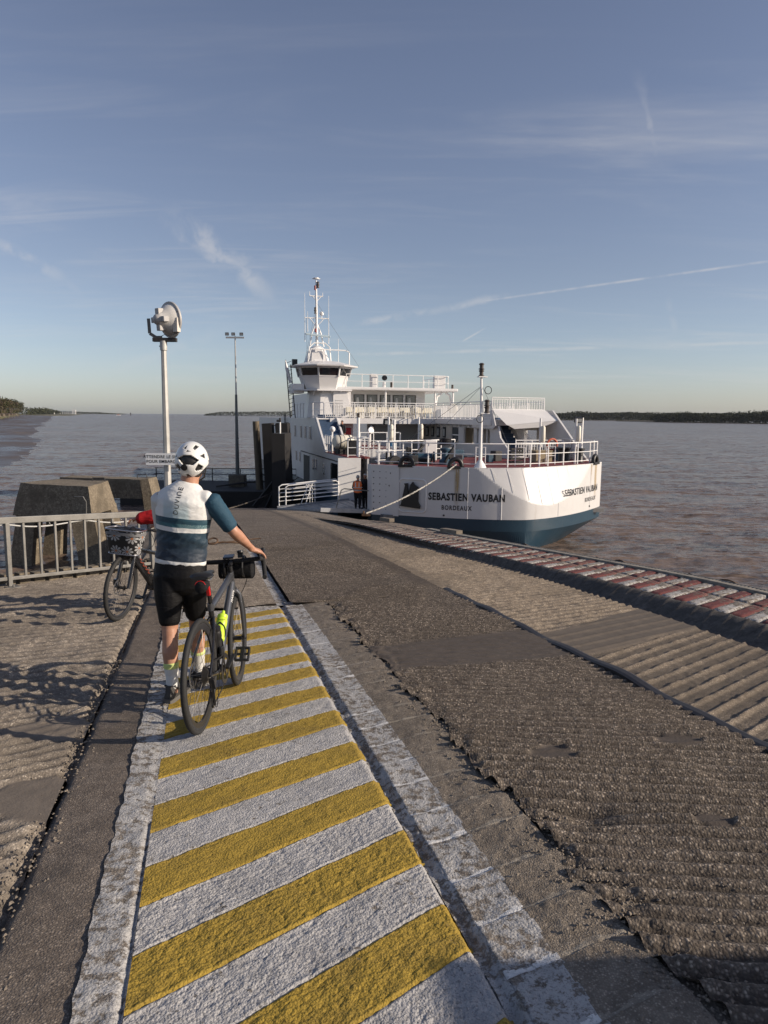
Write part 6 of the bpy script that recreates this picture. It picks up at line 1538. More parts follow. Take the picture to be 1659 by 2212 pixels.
ARMT = [(0, .056, .058), (.2, .052, .056), (.4, .043, .047), (.5, .040, .041), (.6, .042, .043), (.75, .036, .034), (.92, .026, .023), (1, .028, .021)]
def chain_pt(J, t):   # three joints, t 0..1
    return J[0].lerp(J[1], t*2) if t < 0.5 else J[1].lerp(J[2], t*2-1)
def limb(mb, J, tab, t0, t1, infl=0.0, back=Vector((0, 1, 0)), ref=Vector((1, 0, 0)), k=1.0, n=11):
    P = []
    for i in range(n):
        t = t0+(t1-t0)*i/(n-1); r = lerp_tab(tab, t); p = chain_pt(J, t)
        if len(r) > 2: p = p+back*r[2]
        P.append((p, r[0]*k+infl, r[1]*k+infl))
    loft_chain(mb, P, ref)

SKIN = bpy.data.materials.new('skin'); SKIN.use_nodes = True; t = NT(SKIN.node_tree); b = SKIN.node_tree.nodes['Principled BSDF']
oc = t.n('ShaderNodeTexCoord').outputs['Object']
t.link(t.ramp(t.noise(oc, 14, 5, 0.6), [(0.3, (0.36, 0.17, 0.10)), (0.7, (0.50, 0.27, 0.18))]), b.inputs['Base Color']); b.inputs['Roughness'].default_value = 0.5; b.inputs['Subsurface Weight'].default_value = 0.06; b.inputs['Subsurface Radius'].default_value = (0.02, 0.008, 0.004)
t.link(t.bump(t.noise(oc, 130, 3), 0.15, 0.002), b.inputs['Normal']); MATS['skin'] = SKIN
def cloth(name, c, rough=0.75, wr=0.0, ws_=14, fine=0.25):
    if name in MATS: return MATS[name]
    m = bpy.data.materials.new(name); m.use_nodes = True; t = NT(m.node_tree); b = m.node_tree.nodes['Principled BSDF']
    b.inputs['Base Color'].default_value = (*c, 1); b.inputs['Roughness'].default_value = rough; b.inputs['Sheen Weight'].default_value = 0.0; b.inputs['Specular IOR Level'].default_value = 0.2
    oc = t.n('ShaderNodeTexCoord').outputs['Object']
    n1 = t.bump(t.noise(oc, 300, 2), fine, 0.002)
    if wr: n1 = t.bump(t.noise(t.mapping(oc, scale=(1.0, 1, 2.2)), ws_, 4, 0.55, 0.8), wr, 0.02, n1)
    t.link(n1, b.inputs['Normal']); MATS[name] = m; return m

def hand(mb, wrist, knuck, curl, side, s=1.0, spread=None):
    """palm from wrist to knuckles, four curled fingers and a thumb; curl = direction the fingers bend to"""
    wrist, knuck = Vector(wrist), Vector(knuck); d = (knuck-wrist).normalized(); curl = Vector(curl).normalized()
    lat = (spread or d.cross(curl)).normalized()
    loft_chain(mb, [(wrist-d*0.03, .024*s, .019*s), (wrist, .026*s, .020*s), (wrist.lerp(knuck, .5), .036*s, .019*s), (knuck, .040*s, .016*s)], ref=lat)
    for i, (o, L) in enumerate(((-.030, .068), (-.010, .078), (.010, .073), (.030, .058))):
        p = knuck+lat*o*s; L *= s
        q1 = p+(d*0.8+curl*0.4).normalized()*L*0.42; q2 = q1+(d*0.15+curl).normalized()*L*0.34; q3 = q2+(curl*0.8-d*0.5).normalized()*L*0.26
        mb.tube([p-d*0.02, p, q1, q2, q3], [.0095*s, .0098*s, .0090*s, .0082*s, .0060*s], 10)
    p = wrist.lerp(knuck, .35)+lat*(-.028*s*side)
    mb.tube([p, p+(-lat*side*0.8+d*0.6).normalized()*0.032*s, p+(-lat*side*0.4+d*0.7+curl*0.7).normalized()*0.06*s], [.013*s, .0115*s, .008*s], 10)

def head_mesh(mb, c, yaw=0.0, s=1.0):
    """c is the head's centre; +y is where the face looks before yaw"""
    M = Matrix.Rotation(yaw, 3, 'Z')
    def T(x, y, z): return Vector(c)+M @ (Vector((x, y, z))*s)
    R = []
    for (z, rx, ry, oy) in ((-.118, .030, .030, .052), (-.108, .048, .052, .034), (-.085, .062, .075, .018), (-.05, .070, .090, .004), (0, .076, .098, 0), (.04, .078, .100, -.002), (.075, .070, .088, -.004), (.10, .050, .062, -.006), (.115, .022, .028, -.006)):
        R.append([T(rx*math.cos(2*math.pi*k/24), oy+ry*math.sin(2*math.pi*k/24), z) for k in range(24)])
    mb.loft(R)
    mb.loft([[T(-.010, .085, .015), T(.010, .085, .015), T(.010, .07, .015), T(-.010, .07, .015)], [T(-.016, .118, -.028), T(.016, .118, -.028), T(.018, .08, -.028), T(-.018, .08, -.028)], [T(-.012, .095, -.040), T(.012, .095, -.040), T(.012, .07, -.040), T(-.012, .07, -.040)]])
    for sx in (-1, 1):
        mb.tube([T(sx*.074, -.004, .012), T(sx*.086, -.012, .020), T(sx*.090, -.014, 0), T(sx*.084, -.006, -.024), T(sx*.074, 0, -.032)], .0085*s, 8)
    mb.tube([T(-.024, .087, -.066), T(0, .094, -.064), T(.024, .087, -.066)], .006*s, 6)
def eyes(c, yaw, par, s=1.0):
    M = Matrix.Rotation(yaw, 3, 'Z'); mb = MB()
    for sx in (-1, 1): mb.lathe([(0.0, -.011), (.008, -.008), (.011, 0), (.008, .008), (0, .011)], Vector(c)+M @ (Vector((sx*.031, .082, .008))*s), n=10)
    mb.build("eyes", mat("eye_dark", (0.05, 0.04, 0.035), 0.2), par, smooth=True)

# ---- the cyclist in the foreground, seen from behind
OX, OY = -1.40, 4.85; OZ = gzf(OY)
man = thing('person', 'cyclist in white and blue jersey, black shorts and white helmet standing with the road bicycle', 'person', (OX, OY, OZ))
def L_(x, y, z): return Vector((x-OX, y-OY, z-OZ))     # world to the figure's frame
hipL, kneeL, ankL = L_(-1.485, 4.85, 5.10), L_(-1.470, 4.80, 4.735), L_(-1.440, 4.715, 4.345)
hipR, kneeR, ankR = L_(-1.335, 4.87, 5.10), L_(-1.335, 4.99, 4.745), L_(-1.345, 5.06, 4.335)
shR, elR, wrR = L_(-1.185, 4.86, 5.625), L_(-1.035, 4.885, 5.40), L_(-0.935, 5.015, 5.255)
shL, elL, wrL = L_(-1.525, 4.87, 5.635), L_(-1.560, 5.00, 5.38), L_(-1.42, 5.12, 5.24)
TOR = [(L_(-1.410, 4.865, 5.02), .150, .108), (L_(-1.410, 4.86, 5.10), .172, .122), (L_(-1.405, 4.87, 5.18), .166, .112), (L_(-1.395, 4.88, 5.30), .162, .104), (L_(-1.382, 4.875, 5.42), .172, .112), (L_(-1.370, 4.87, 5.53), .184, .118), (L_(-1.362, 4.87, 5.61), .182, .112), (L_(-1.352, 4.88, 5.665), .150, .088), (L_(-1.342, 4.89, 5.705), .100, .070)]
def torso(mb, z0=-9, z1=9, infl=0.0, prof=None, ref=Vector((1, 0, 0))):
    loft_chain(mb, [(p, a+infl, b_+infl) for (p, a, b_) in (prof or TOR) if z0 <= p.z <= z1], ref=ref, n=28)
mb = MB(); torso(mb, -9, 9, -0.006)
for J in ((hipL, kneeL, ankL), (hipR, kneeR, ankR)): limb(mb, J, LEGT, 0, 1, k=0.98)
for J in ((shL, elL, wrL), (shR, elR, wrR)): limb(mb, J, ARMT, 0, 1, k=0.98)
loft_chain(mb, [(L_(-1.345, 4.885, 5.66), .075, .072), (L_(-1.335, 4.895, 5.74), .062, .064), (L_(-1.325, 4.905, 5.80), .060, .066)], n=20)
HC = L_(-1.318, 4.925, 5.868); head_mesh(mb, HC, rad(8), 0.98)
for (a_, sy) in ((ankL, -1), (ankR, 1)): loft_chain(mb, [(a_+Vector((0, -.01, -.02)), .034, .04), (a_+Vector((0, .02, -.06)), .038, .05), (a_+Vector((0, .10, -.075)), .036, .025)], n=14)
hand(mb, wrR+Vector((0.006, 0.006, -0.006)), wrR+Vector((0.045, 0.055, -0.028)), (0.55, 0.15, -1.0), -1, 1.0, Vector((-0.45, 1, 0.1)))
hand(mb, wrL, wrL+Vector((0.06, 0.04, -0.03)), (0.3, 0.3, -1.0), 1, 1.0, Vector((0.3, 1, 0)))
fuse(mb, 'body', SKIN, man, 0.0062, 4)
eyes(HC, rad(8), man)
# hair below the helmet
mb = MB(); R_ = []
for (z, rx, ry, oy) in ((-.098, .040, .030, -.030), (-.085, .058, .052, -.030), (-.06, .068, .074, -.022), (-.02, .077, .094, -.008), (.03, .080, .100, -.004), (.08, .06, .07, 0)): R_.append([HC+Matrix.Rotation(rad(8), 3, 'Z') @ Vector((rx*math.cos(2*math.pi*k/24), oy-0.004+ry*math.sin(2*math.pi*k/24), z)) for k in range(24)])
mb.loft(R_); HAIR = mat('short_hair', (0.060, 0.042, 0.030), 0.9, var=0.5, vscale=90, bump=0.6, bscale=220, bdist=0.004)
def cutm(o, fn):
    bm = bmesh.new(); bm.from_mesh(o.data); bmesh.ops.delete(bm, geom=[f for f in bm.faces if not fn(f.calc_center_median())], context='FACES'); bm.to_mesh(o.data); bm.free(); return o
cutm(fuse(mb, 'hair', HAIR, man, 0.006, 2), lambda p: (p.y-HC.y) < 0.015 or p.z > HC.z+0.02)
# jersey with painted bands, sleeves, shorts, socks, shoes
JM = bpy.data.materials.new('jersey_fabric'); JM.use_nodes = True; t = NT(JM.node_tree); b = JM.node_tree.nodes['Principled BSDF']
oc = t.n('ShaderNodeTexCoord').outputs['Object']; sp = t.n('ShaderNodeSeparateXYZ'); t.link(oc, sp.inputs[0])
zz = t.m('ADD', sp.outputs[2], t.m('MULTIPLY', sp.outputs[0], 0.10)); zz = t.m('ADD', zz, t.m('MULTIPLY', t.m('SUBTRACT', t.noise(oc, 9, 2), 0.5), 0.008))
white, teal, teal2, navy = (0.68, 0.68, 0.66), (0.012, 0.060, 0.090), (0.030, 0.120, 0.15), (0.005, 0.017, 0.036)
dots = t.voro(t.mapping(oc, scale=(1, 1, 1)), 330); dotf = t.m('MULTIPLY', t.m('LESS_THAN', dots, 0.36), t.smooth(sp.outputs[0], -0.02, 0.12))
band2 = t.mix(dotf, teal2, (0.5, 0.62, 0.64))
up_ = t.mix(t.m('MULTIPLY', t.m('SUBTRACT', 1.0, t.smooth(zz, 1.30, 1.45)), t.m('MULTIPLY', t.smooth(sp.outputs[0], -0.09, -0.07), t.m('SUBTRACT', 1.0, t.smooth(sp.outputs[0], 0.08, 0.11)))), white, (0.42, 0.52, 0.54))
low_ = t.mix(t.m('SUBTRACT', 1.0, t.smooth(zz, 1.0, 1.19)), (0.008, 0.036, 0.062), navy)
GT = lambda a: t.m('GREATER_THAN', zz, a)
c = t.mix(GT(0.978), white, low_); c = t.mix(GT(1.182), c, white); c = t.mix(GT(1.214), c, band2); c = t.mix(GT(1.240), c, teal); c = t.mix(GT(1.278), c, up_)
t.link(c, b.inputs['Base Color']); b.inputs['Roughness'].default_value = 0.62; b.inputs['Sheen Weight'].default_value = 0.2
wr = t.noise(t.mapping(oc, scale=(1.0, 1.0, 1.9), rot=(0, rad(28), 0)), 7, 3, 0.45, 0.3)
n1 = t.bump(t.noise(oc, 420, 2), 0.18, 0.001); t.link(t.bump(wr, 0.6, 0.030, n1), b.inputs['Normal'])
def wrinkle(amt, low=1.18):
    def f(p):
        k = 1.0 if p.z < low else 0.25
        n_ = noise.noise(Vector((p.x*7, p.y*7, p.z*22+p.x*9)))+0.5*noise.noise(Vector((p.x*16, p.y*16, p.z*38-p.x*24)))
        c_ = Vector((0.02, 0.02, p.z)); d = (p-c_); d.z = 0
        return p+d.normalized()*n_*amt*k
    return f
mb = MB(); torso(mb, 0.90, 9, 0.010)
mb_top = [(L_(-1.36, 4.875, 5.64), .16, .095), (L_(-1.345, 4.885, 5.70), .092, .080), (L_(-1.342, 4.89, 5.722), .070, .070)]
loft_chain(mb, mb_top, n=24)
for J, sd_ in (((shL, elL, wrL), -1), ((shR, elR, wrR), 1)):
    loft_chain(mb, [(J[0]+Vector((-sd_*0.07, 0, -0.004)), .062, .068), (J[0]+Vector((-sd_*0.012, 0, 0.0)), .058, .062)], ref=Vector((0, 1, 0)), n=20)
jer = fuse(mb, 'jersey', JM, man, 0.0065, 5, wrinkle(0.0095))
SLV = cloth('sleeve_blue', (0.026, 0.068, 0.105), 0.7, 0.25, 20, 0.5)
for J, m_ in (((shL, elL, wrL), cloth('sleeve_white', (0.60, 0.60, 0.58), 0.7, 0.3)), ((shR, elR, wrR), SLV)):
    mb = MB(); limb(mb, J, ARMT, 0.015, 0.43, infl=0.0125); fuse(mb, 'sleeve', m_, man, 0.0065, 4, wrinkle(0.004, 9))
SHO = cloth('shorts_black', (0.006, 0.006, 0.007), 0.6, 0.35, 10)
mb = MB(); torso(mb, -9, 0.99, 0.007)
for J in ((hipL, kneeL, ankL), (hipR, kneeR, ankR)): limb(mb, J, LEGT, 0, 0.445, infl=0.009)
fuse(mb, 'shorts', SHO, man, 0.0065, 5)
SOCK = bpy.data.materials.new('sock'); SOCK.use_nodes = True; t = NT(SOCK.node_tree); b = SOCK.node_tree.nodes['Principled BSDF']
sp = t.n('ShaderNodeSeparateXYZ'); t.link(t.n('ShaderNodeTexCoord').outputs['Object'], sp.inputs[0])
t.link(t.mix(t.m('GREATER_THAN', sp.outputs[2], 0.245), (0.62, 0.62, 0.60), (0.52, 0.60, 0.22)), b.inputs['Base Color']); b.inputs['Roughness'].default_value = 0.85
SHOE = mat('shoe_dark', (0.035, 0.033, 0.032), 0.6); SOLE = mat('shoe_sole', (0.11, 0.105, 0.10), 0.7)
def shoe(par, ank, yaw, zg, s=1.0, m1=SHOE, m2=SOLE):
    M = Matrix.Rotation(yaw, 3, 'Z'); c0 = Vector((ank.x, ank.y, zg))
    def T(x, y, z): return c0+M @ (Vector((x, y, z))*s)
    def out(w, y0, y1): return [(-w*.55, y0), (w*.55, y0), (w*.85, y0+.03), (w*.8, (y0+y1)*.5-.02), (w*1.1, y1-.09), (w*.95, y1-.03), (w*.4, y1), (-w*.3, y1), (-w*.9, y1-.04), (-w*1.0, y1-.1), (-w*.75, (y0+y1)*.5-.02), (-w*.85, y0+.03)]
    mb = MB(); mb.loft([[T(x, y, z) for x, y in out(.047, -.075, .195)] for z in (0, .012, .03)]); o1 = mb.build('shoe_sole', m2, par, smooth=True)
    mb = MB(); mb.loft([[T(x, y, .028) for x, y in out(.043, -.07, .19)], [T(x*.98, y, .050) for x, y in out(.043, -.068, .18)], [T(x*.85, y, .068) for x, y in out(.042, -.06, .13)], [T(x*.9, y, .085+.01) for x, y in out(.040, -.055, .075)], [T(x*.85, y, .115) for x, y in out(.040, -.05, .05)]])
    mb.build('shoe', m1, par, smooth=True)
for J, yw in (((hipL, kneeL, ankL), rad(-14)), ((hipR, kneeR, ankR), rad(-4))):
    mb = MB(); limb(mb, J, LEGT, 0.80, 1.0, infl=0.006); fuse(mb, 'sock', SOCK, man, 0.006, 2)
    w_ = J[2]+Vector((OX, OY, OZ)); shoe(man, J[2], yw, gzf(w_.y)-OZ+0.012)
# club name down the back, laid on the jersey
def drape(me, origin, right, upd, look, target, off=0.0025):
    bm = bmesh.new(); bm.from_mesh(target.data); tr = BVHTree.FromBMesh(bm); bm.free()
    for v in me.vertices:
        p = Vector(origin)+Vector(right)*v.co.x+Vector(upd)*v.co.y
        hit = tr.ray_cast(p-Vector(look)*0.6, Vector(look), 2.0)
        v.co = (hit[0]-Vector(look)*off) if hit[0] is not None else p
def dense(me, e=0.01):
    bm = bmesh.new(); bm.from_mesh(me); bmesh.ops.triangulate(bm, faces=bm.faces)
    for _ in range(3):
        L = [x for x in bm.edges if x.calc_length() > e]
        if L: bmesh.ops.subdivide_edges(bm, edges=L, cuts=1); bmesh.ops.triangulate(bm, faces=[f for f in bm.faces if len(f.verts) > 3])
    bm.to_mesh(me); bm.free()
tx_ = [text_mesh('DUVI', 0.046, 0.0, 1.25, 'LEFT'), text_mesh('U', 0.046, 0.0, 1.0, 'LEFT'), text_mesh('E', 0.046, 0.0, 1.0, 'LEFT')]
a_ = rad(80); rdir = Vector((math.cos(a_), 0, math.sin(a_))); udir = Vector((-math.sin(a_), 0, math.cos(a_)))
xo = 0.0
for i, me in enumerate(tx_):
    xs_ = [v.co.x for v in me.vertices]; lo_, hi_ = min(xs_), max(xs_)
    if i == 1:
        ys_ = [v.co.y for v in me.vertices]; cy = (min(ys_)+max(ys_))/2
        for v in me.vertices: v.co.x = lo_+hi_-v.co.x; v.co.y = 2*cy-v.co.y
    for v in me.vertices: v.co.x += xo-lo_
    xo += hi_-lo_+0.009; dense(me, 0.008); drape(me, L_(-1.392, 4.6, 5.535), rdir, udir, (0, 1, 0), jer); me.materials.append(BLACKL); link('lettering', me, man)
# helmet: shell with cut vents over a dark liner
HCW = HC+Vector((0.0, -0.012, 0.008)); HRX, HRY, HRZ = 0.112, 0.150, 0.140
def pq(l):
    q = [((x-670)/280, (447-y)/222) for x, y in l]; cx = sum(a for a, b in q)/len(q); cy = sum(b for a, b in q)/len(q); return [(cx+(a-cx)*1.04, cy+(b-cy)*1.04) for a, b in q]
VENTS = [pq(l) for l in ([(440, 415), (540, 372), (650, 374), (780, 440), (690, 502), (515, 492)], [(402, 520), (440, 478), (492, 530), (470, 582), (420, 572)], [(712, 560), (770, 485), (852, 525), (832, 572), (740, 588)], [(530, 290), (605, 252), (580, 305)], [(688, 288), (735, 248), (795, 272), (720, 315)], [(560, 335), (600, 312), (665, 337)], [(795, 388), (876, 362), (890, 432)], [(912, 370), (942, 410), (938, 475)], [(405, 412), (438, 362), (436, 400)])]
def inside(x, y, poly):
    r = False; j = len(poly)-1
    for i in range(len(poly)):
        (xi, yi), (xj, yj) = poly[i], poly[j]
        if (yi > y) != (yj > y) and x < (xj-xi)*(y-yi)/(yj-yi)+xi: r = not r
        j = i
    return r
def hpt(az, el, k=1.0):
    ridge = 1+0.018*math.cos(az*2*4)*math.cos(el)**1
    return HCW+Vector((HRX*k*ridge*math.cos(el)*math.sin(az), -HRY*k*math.cos(el)*math.cos(az), HRZ*k*math.sin(el)*(1 if el > 0 else 0.80)))
NA, NE = 200, 100; mb = MB(); idx = {}
for j in range(NE+1):
    for i in range(NA):
        az = 2*math.pi*i/NA-math.pi; el = -math.pi/2*0.72+(math.pi/2*1.72)*j/NE; mb.v.append(tuple(hpt(az, el)))
for j in range(NE):
    for i in range(NA):
        az = 2*math.pi*(i+.5)/NA-math.pi; el = -math.pi/2*0.72+(math.pi/2*1.72)*(j+.5)/NE; p = hpt(az, el)-HCW
        X_ = (p.x*0.966+p.y*0.26)/0.115; Z_ = (p.z-0.016)/0.118
        back_ = math.cos(az)
        low_edge = -0.86-0.10*math.cos(3*az) if back_ > 0.55 else (-0.30 if back_ > -0.2 else -0.05)
        if back_ > 0.55: low_edge = -0.98+0.22*math.exp(-(az/0.22)**2)+0.5*max(0, abs(az)-0.5)
        elif back_ > 0.0: low_edge = -0.70+0.8*(abs(az)-0.98)
        else: low_edge = -0.02
        if Z_ < low_edge: continue
        if p.y*0.966-p.x*0.26 < 0.02 and any(inside(X_, Z_, v) for v in VENTS): continue
        if p.y*0.966-p.x*0.26 >= 0.02 and abs(math.sin(az*5)) > 0.72 and 0.25 < Z_ < 0.95: continue
        mb.f.append((j*NA+i, j*NA+(i+1) % NA, (j+1)*NA+(i+1) % NA, (j+1)*NA+i)); mb.mi.append(0)
HELM = mat('helmet_white', (0.70, 0.70, 0.68), 0.28)
ho_ = mb.build('helmet_shell', HELM, man, smooth=True); sdm = ho_.modifiers.new('solid', 'SOLIDIFY'); sdm.thickness = 0.013; sdm.offset = -1
mb = MB(); mb.lathe([(0.001, -0.075), (0.75, -0.07), (0.93, -0.02), (0.90, 0.05), (0.62, 0.105), (0.001, 0.118)], (0, 0, 0), n=32)
for i in range(len(mb.v)): x, y, z = mb.v[i]; mb.v[i] = (HCW.x+x*HRX*0.93, HCW.y+y*HRY*0.93, HCW.z+z*0.97)
mb.build('helmet_liner', BLK, man, smooth=True)
mb = MB(); mb.bar(hpt(-0.12, 0.05, 1.01), hpt(-0.12, -0.82, 1.0), 0.010, 0.006, up=(0, 1, 0)); mb.lathe([(0.001, -0.006), (0.022, -0.003), (0.022, 0.003), (0.001, 0.006)], hpt(-0.12, -0.25, 1.02), (0, 1, 0.2), 14); mb.build('fit_dial', BLK, man, smooth=True)
mb = MB()
for sx in (-1, 1):
    mb.tube([HC+Vector((sx*.070, -.055, -.045)), HC+Vector((sx*.082, -.005, -.070)), HC+Vector((sx*.072, .030, -.100)), HC+Vector((sx*.03, .050, -.128))], 0.006, 6)
    mb.tube([HC+Vector((sx*.090, .020, 0.0)), HC+Vector((sx*.084, .010, -.070))], 0.005, 6)
mb.tube([HC+Vector((-.03, .05, -.128)), HC+Vector((.03, .05, -.128))], 0.006, 6); mb.build('helmet_strap', BLK, man, smooth=True)
mb = MB(); mb.tube([HC+Vector((x_, y_, -.062)) for x_, y_ in ((-.078, -.02), (-.06, -.075), (0, -.103), (.06, -.075), (.078, -.02))], [.008, .011, .012, .011, .008], 8); mb.build('helmet_cradle', BLK, man, smooth=True)

# ---- simpler figures, same way of building
def figure(label, pos, rotz, H=1.75, hips=(0.0, 0.0), arms=None, legs=None, top=(0.02, 0.02, 0.02), trousers=(0.012, 0.012, 0.014), hair=(0.05, 0.04, 0.03), short_legs=False, short_sleeves=False, vest=False, bald=False, helmet=None, lean=0.0, slv=0.016, voxel=0.016, group=None, wide=1.0, redjacket=False, hd=True):
    t_ = thing('person', label, 'person', pos, rotz, group); k = H/1.78
    def S(x, y, z): return Vector((x*k, (y+lean*max(0, z-0.9))*k, z*k))
    J = {'hL': S(-.09, 0, .90), 'kL': S(-.10, .03, .49), 'aL': S(-.10, 0, .10), 'hR': S(.09, 0, .90), 'kR': S(.10, .03, .49), 'aR': S(.10, 0, .10),
         'sL': S(-.175, 0, 1.41), 'eL': S(-.235, .0, 1.13), 'wL': S(-.22, .06, .88), 'sR': S(.175, 0, 1.41), 'eR': S(.235, 0, 1.13), 'wR': S(.22, .06, .88)}
    for d_ in (arms or {}, legs or {}):
        for n_, p in d_.items(): J[n_] = S(*p)
    prof = [(S(0, 0, .84), .150*wide*k, .105*k), (S(0, 0, .92), .165*wide*k, .118*k), (S(0, .01, 1.04), .150*wide*k, .105*k), (S(0, .01, 1.20), .162*wide*k, .115*k), (S(0, 0, 1.34), .180*wide*k, .112*k), (S(0, 0, 1.42), .165*wide*k, .095*k), (S(0, 0, 1.475), .095*k, .070*k)]
    mb = MB(); torso(mb, -9, 9, -0.008, prof)
    for s_ in 'LR': limb(mb, (J['h'+s_], J['k'+s_], J['a'+s_]), LEGT, 0, 1, k=0.95*k); limb(mb, (J['s'+s_], J['e'+s_], J['w'+s_]), ARMT, 0, 1, k=0.95*k)
    loft_chain(mb, [(S(0, 0, 1.44), .065*k, .065*k), (S(0, .012, 1.56), .056*k, .060*k)], n=14); head_mesh(mb, S(0, .03, 1.655), 0, k)
    fine = voxel < 0.012
    for s_, sg in (('L', 1), ('R', -1)):
        w_ = J['w'+s_]; e_ = J['e'+s_]; d = (w_-e_).normalized(); hand(mb, w_, w_+d*0.075*k, (0, 0.4, -1) if abs(d.z) < 0.6 else (0, 1, 0), sg, k*1.05)
    fuse(mb, 'body', SKIN, t_, voxel*0.75, 2)
    eyes(S(0, .03, 1.655), 0, t_, k)
    tm = cloth('jacket_%02d%02d%02d' % tuple(int(c_*99) for c_ in top), top, 0.7, 0.5, 12); tr = cloth('trousers_%02d%02d%02d' % tuple(int(c_*99) for c_ in trousers), trousers, 0.8, 0.4, 10)
    mb = MB(); torso(mb, 0.88*k, 9, 0.022, prof)
    for s_ in 'LR': limb(mb, (J['s'+s_], J['e'+s_], J['w'+s_]), ARMT, 0, 0.44 if short_sleeves else 0.97, infl=slv, k=k)
    fuse(mb, 'jacket', tm, t_, voxel, 3, wrinkle(0.013, 9) if voxel < 0.016 else None)
    mb = MB(); torso(mb, -9, 0.95*k, 0.012, prof)
    for s_ in 'LR': limb(mb, (J['h'+s_], J['k'+s_], J['a'+s_]), LEGT, 0, 0.42 if short_legs else 0.97, infl=0.018, k=k)
    fuse(mb, 'trousers', tr, t_, voxel, 3)
    for s_, yw in (('L', 0.15), ('R', -0.15)): shoe(t_, J['a'+s_]+Vector((0, 0, 0)), yw, J['a'+s_].z-0.10*k, k)
    if hair and not helmet:
        mb = MB(); c_ = S(0, .015, 1.685); R_ = [[c_+Vector((rx*math.cos(2*math.pi*q/20), ry*math.sin(2*math.pi*q/20), z))*1.0 for q in range(20)] for (z, rx, ry) in ((-.05, .074, .080), (0, .084, .100), (.05, .080, .094), (.09, .05, .06), (.10, .02, .02))]
        mb.loft(R_); mb.build('hair', mat('hair_%02d' % int(hair[0]*99), hair, 0.9), t_, smooth=True)
    if helmet:
        mb = MB(); c_ = S(0, .02, 1.69); mb.loft([[c_+Vector((rx*math.cos(2*math.pi*q/20), ry*math.sin(2*math.pi*q/20), z)) for q in range(20)] for (z, rx, ry) in ((-.03, .10, .13), (.02, .108, .135), (.07, .09, .11), (.11, .04, .05))]); mb.build('helmet', helmet, t_, smooth=True)
    if vest:
        OR = mat('hi_vis_orange', (0.90, 0.20, 0.05), 0.6); SIL = mat('reflective_band', (0.62, 0.60, 0.55), 0.35)
        mb = MB(); torso(mb, 0.90*k, 1.43*k, 0.036, [(p, a, b_) for (p, a, b_) in prof]); vo = fuse(mb, 'vest', OR, t_, voxel, 2)
        for z in (1.0, 1.16):
            mb = MB(); mb.tube([S(0, 0, z)+Vector((.205*wide*math.cos(q*math.pi/10)*k, .150*math.sin(q*math.pi/10)*k, 0)) for q in range(20)], 0.022*k, 6, close=True); mb.build('reflective_band', SIL, t_)
        for sx in (-.09, .09): MB().bar(S(sx, -.152, 1.18), S(sx, -.128, 1.42), 0.045*k, 0.012).build('reflective_band', SIL, t_)
    return t_
def ramp_z(v, u): f = (v+6.15)/(-9.6+6.15); return 1.52+(zs(-9.2, 5)+0.10-1.52)*f
figure('grey-haired crew member in an orange high visibility vest standing on the loading ramp', fw(-6.78, 4.85, ramp_z(-6.78, 4.8)), rad(-8), 1.74, vest=True, hair=(0.35, 0.34, 0.33), top=(0.012, 0.012, 0.015), wide=1.1, arms={'eL': (-.27, .10, 1.12), 'wL': (-.16, .28, 1.08), 'eR': (.27, .10, 1.12), 'wR': (.16, .28, 1.08)})
figure('white-haired man in a black waistcoat and pale shirt facing the crew member on the ramp', fw(-6.25, 5.35, ramp_z(-6.25, 5.3)), rad(150), 1.78, hair=(0.62, 0.60, 0.57), top=(0.014, 0.014, 0.018), trousers=(0.008, 0.008, 0.010), wide=1.12)
figure('man in a dark tee shirt and shorts walking on the car deck', fw(-2.9, 14.0-1.2, 1.5), rad(-70), 1.75, hair=(0.03, 0.025, 0.02), top=(0.035, 0.045, 0.05), trousers=(0.010, 0.010, 0.012), short_legs=True, short_sleeves=True, legs={'kL': (-.09, .16, .50), 'aL': (-.09, .34, .12), 'kR': (.09, -.04, .48), 'aR': (.09, -.32, .16)}, arms={'wL': (-.23, -.14, .90), 'wR': (.23, .22, .92)})
figure('dark-clothed crewman half hidden behind the life raft canister on the wing deck', fw(-4.55, 17.6, 4.17), rad(160), 1.7, hair=(0.03, 0.03, 0.03), top=(0.02, 0.022, 0.025))
# person in red holding the basket bicycle, hidden for the most part by the cyclist
figure('person in a red jacket and black trousers holding the city bicycle, mostly behind the cyclist', (-2.13, 8.02, gzf(8.02)), rad(118), 1.60, hips=(0, 0), top=(0.33, 0.012, 0.014), trousers=(0.010, 0.010, 0.011), hair=(0.05, 0.035, 0.025), voxel=0.0095, slv=0.050,
       arms={'sL': (-.16, .03, 1.42), 'eL': (-.12, .38, 1.24), 'wL': (-.02, .68, 1.20), 'sR': (.18, 0, 1.39), 'eR': (.24, .18, 1.16), 'wR': (.16, .40, 1.12)}, legs={'kL': (-.10, .25, .62), 'aL': (-.08, .36, .30)}, lean=0.03)
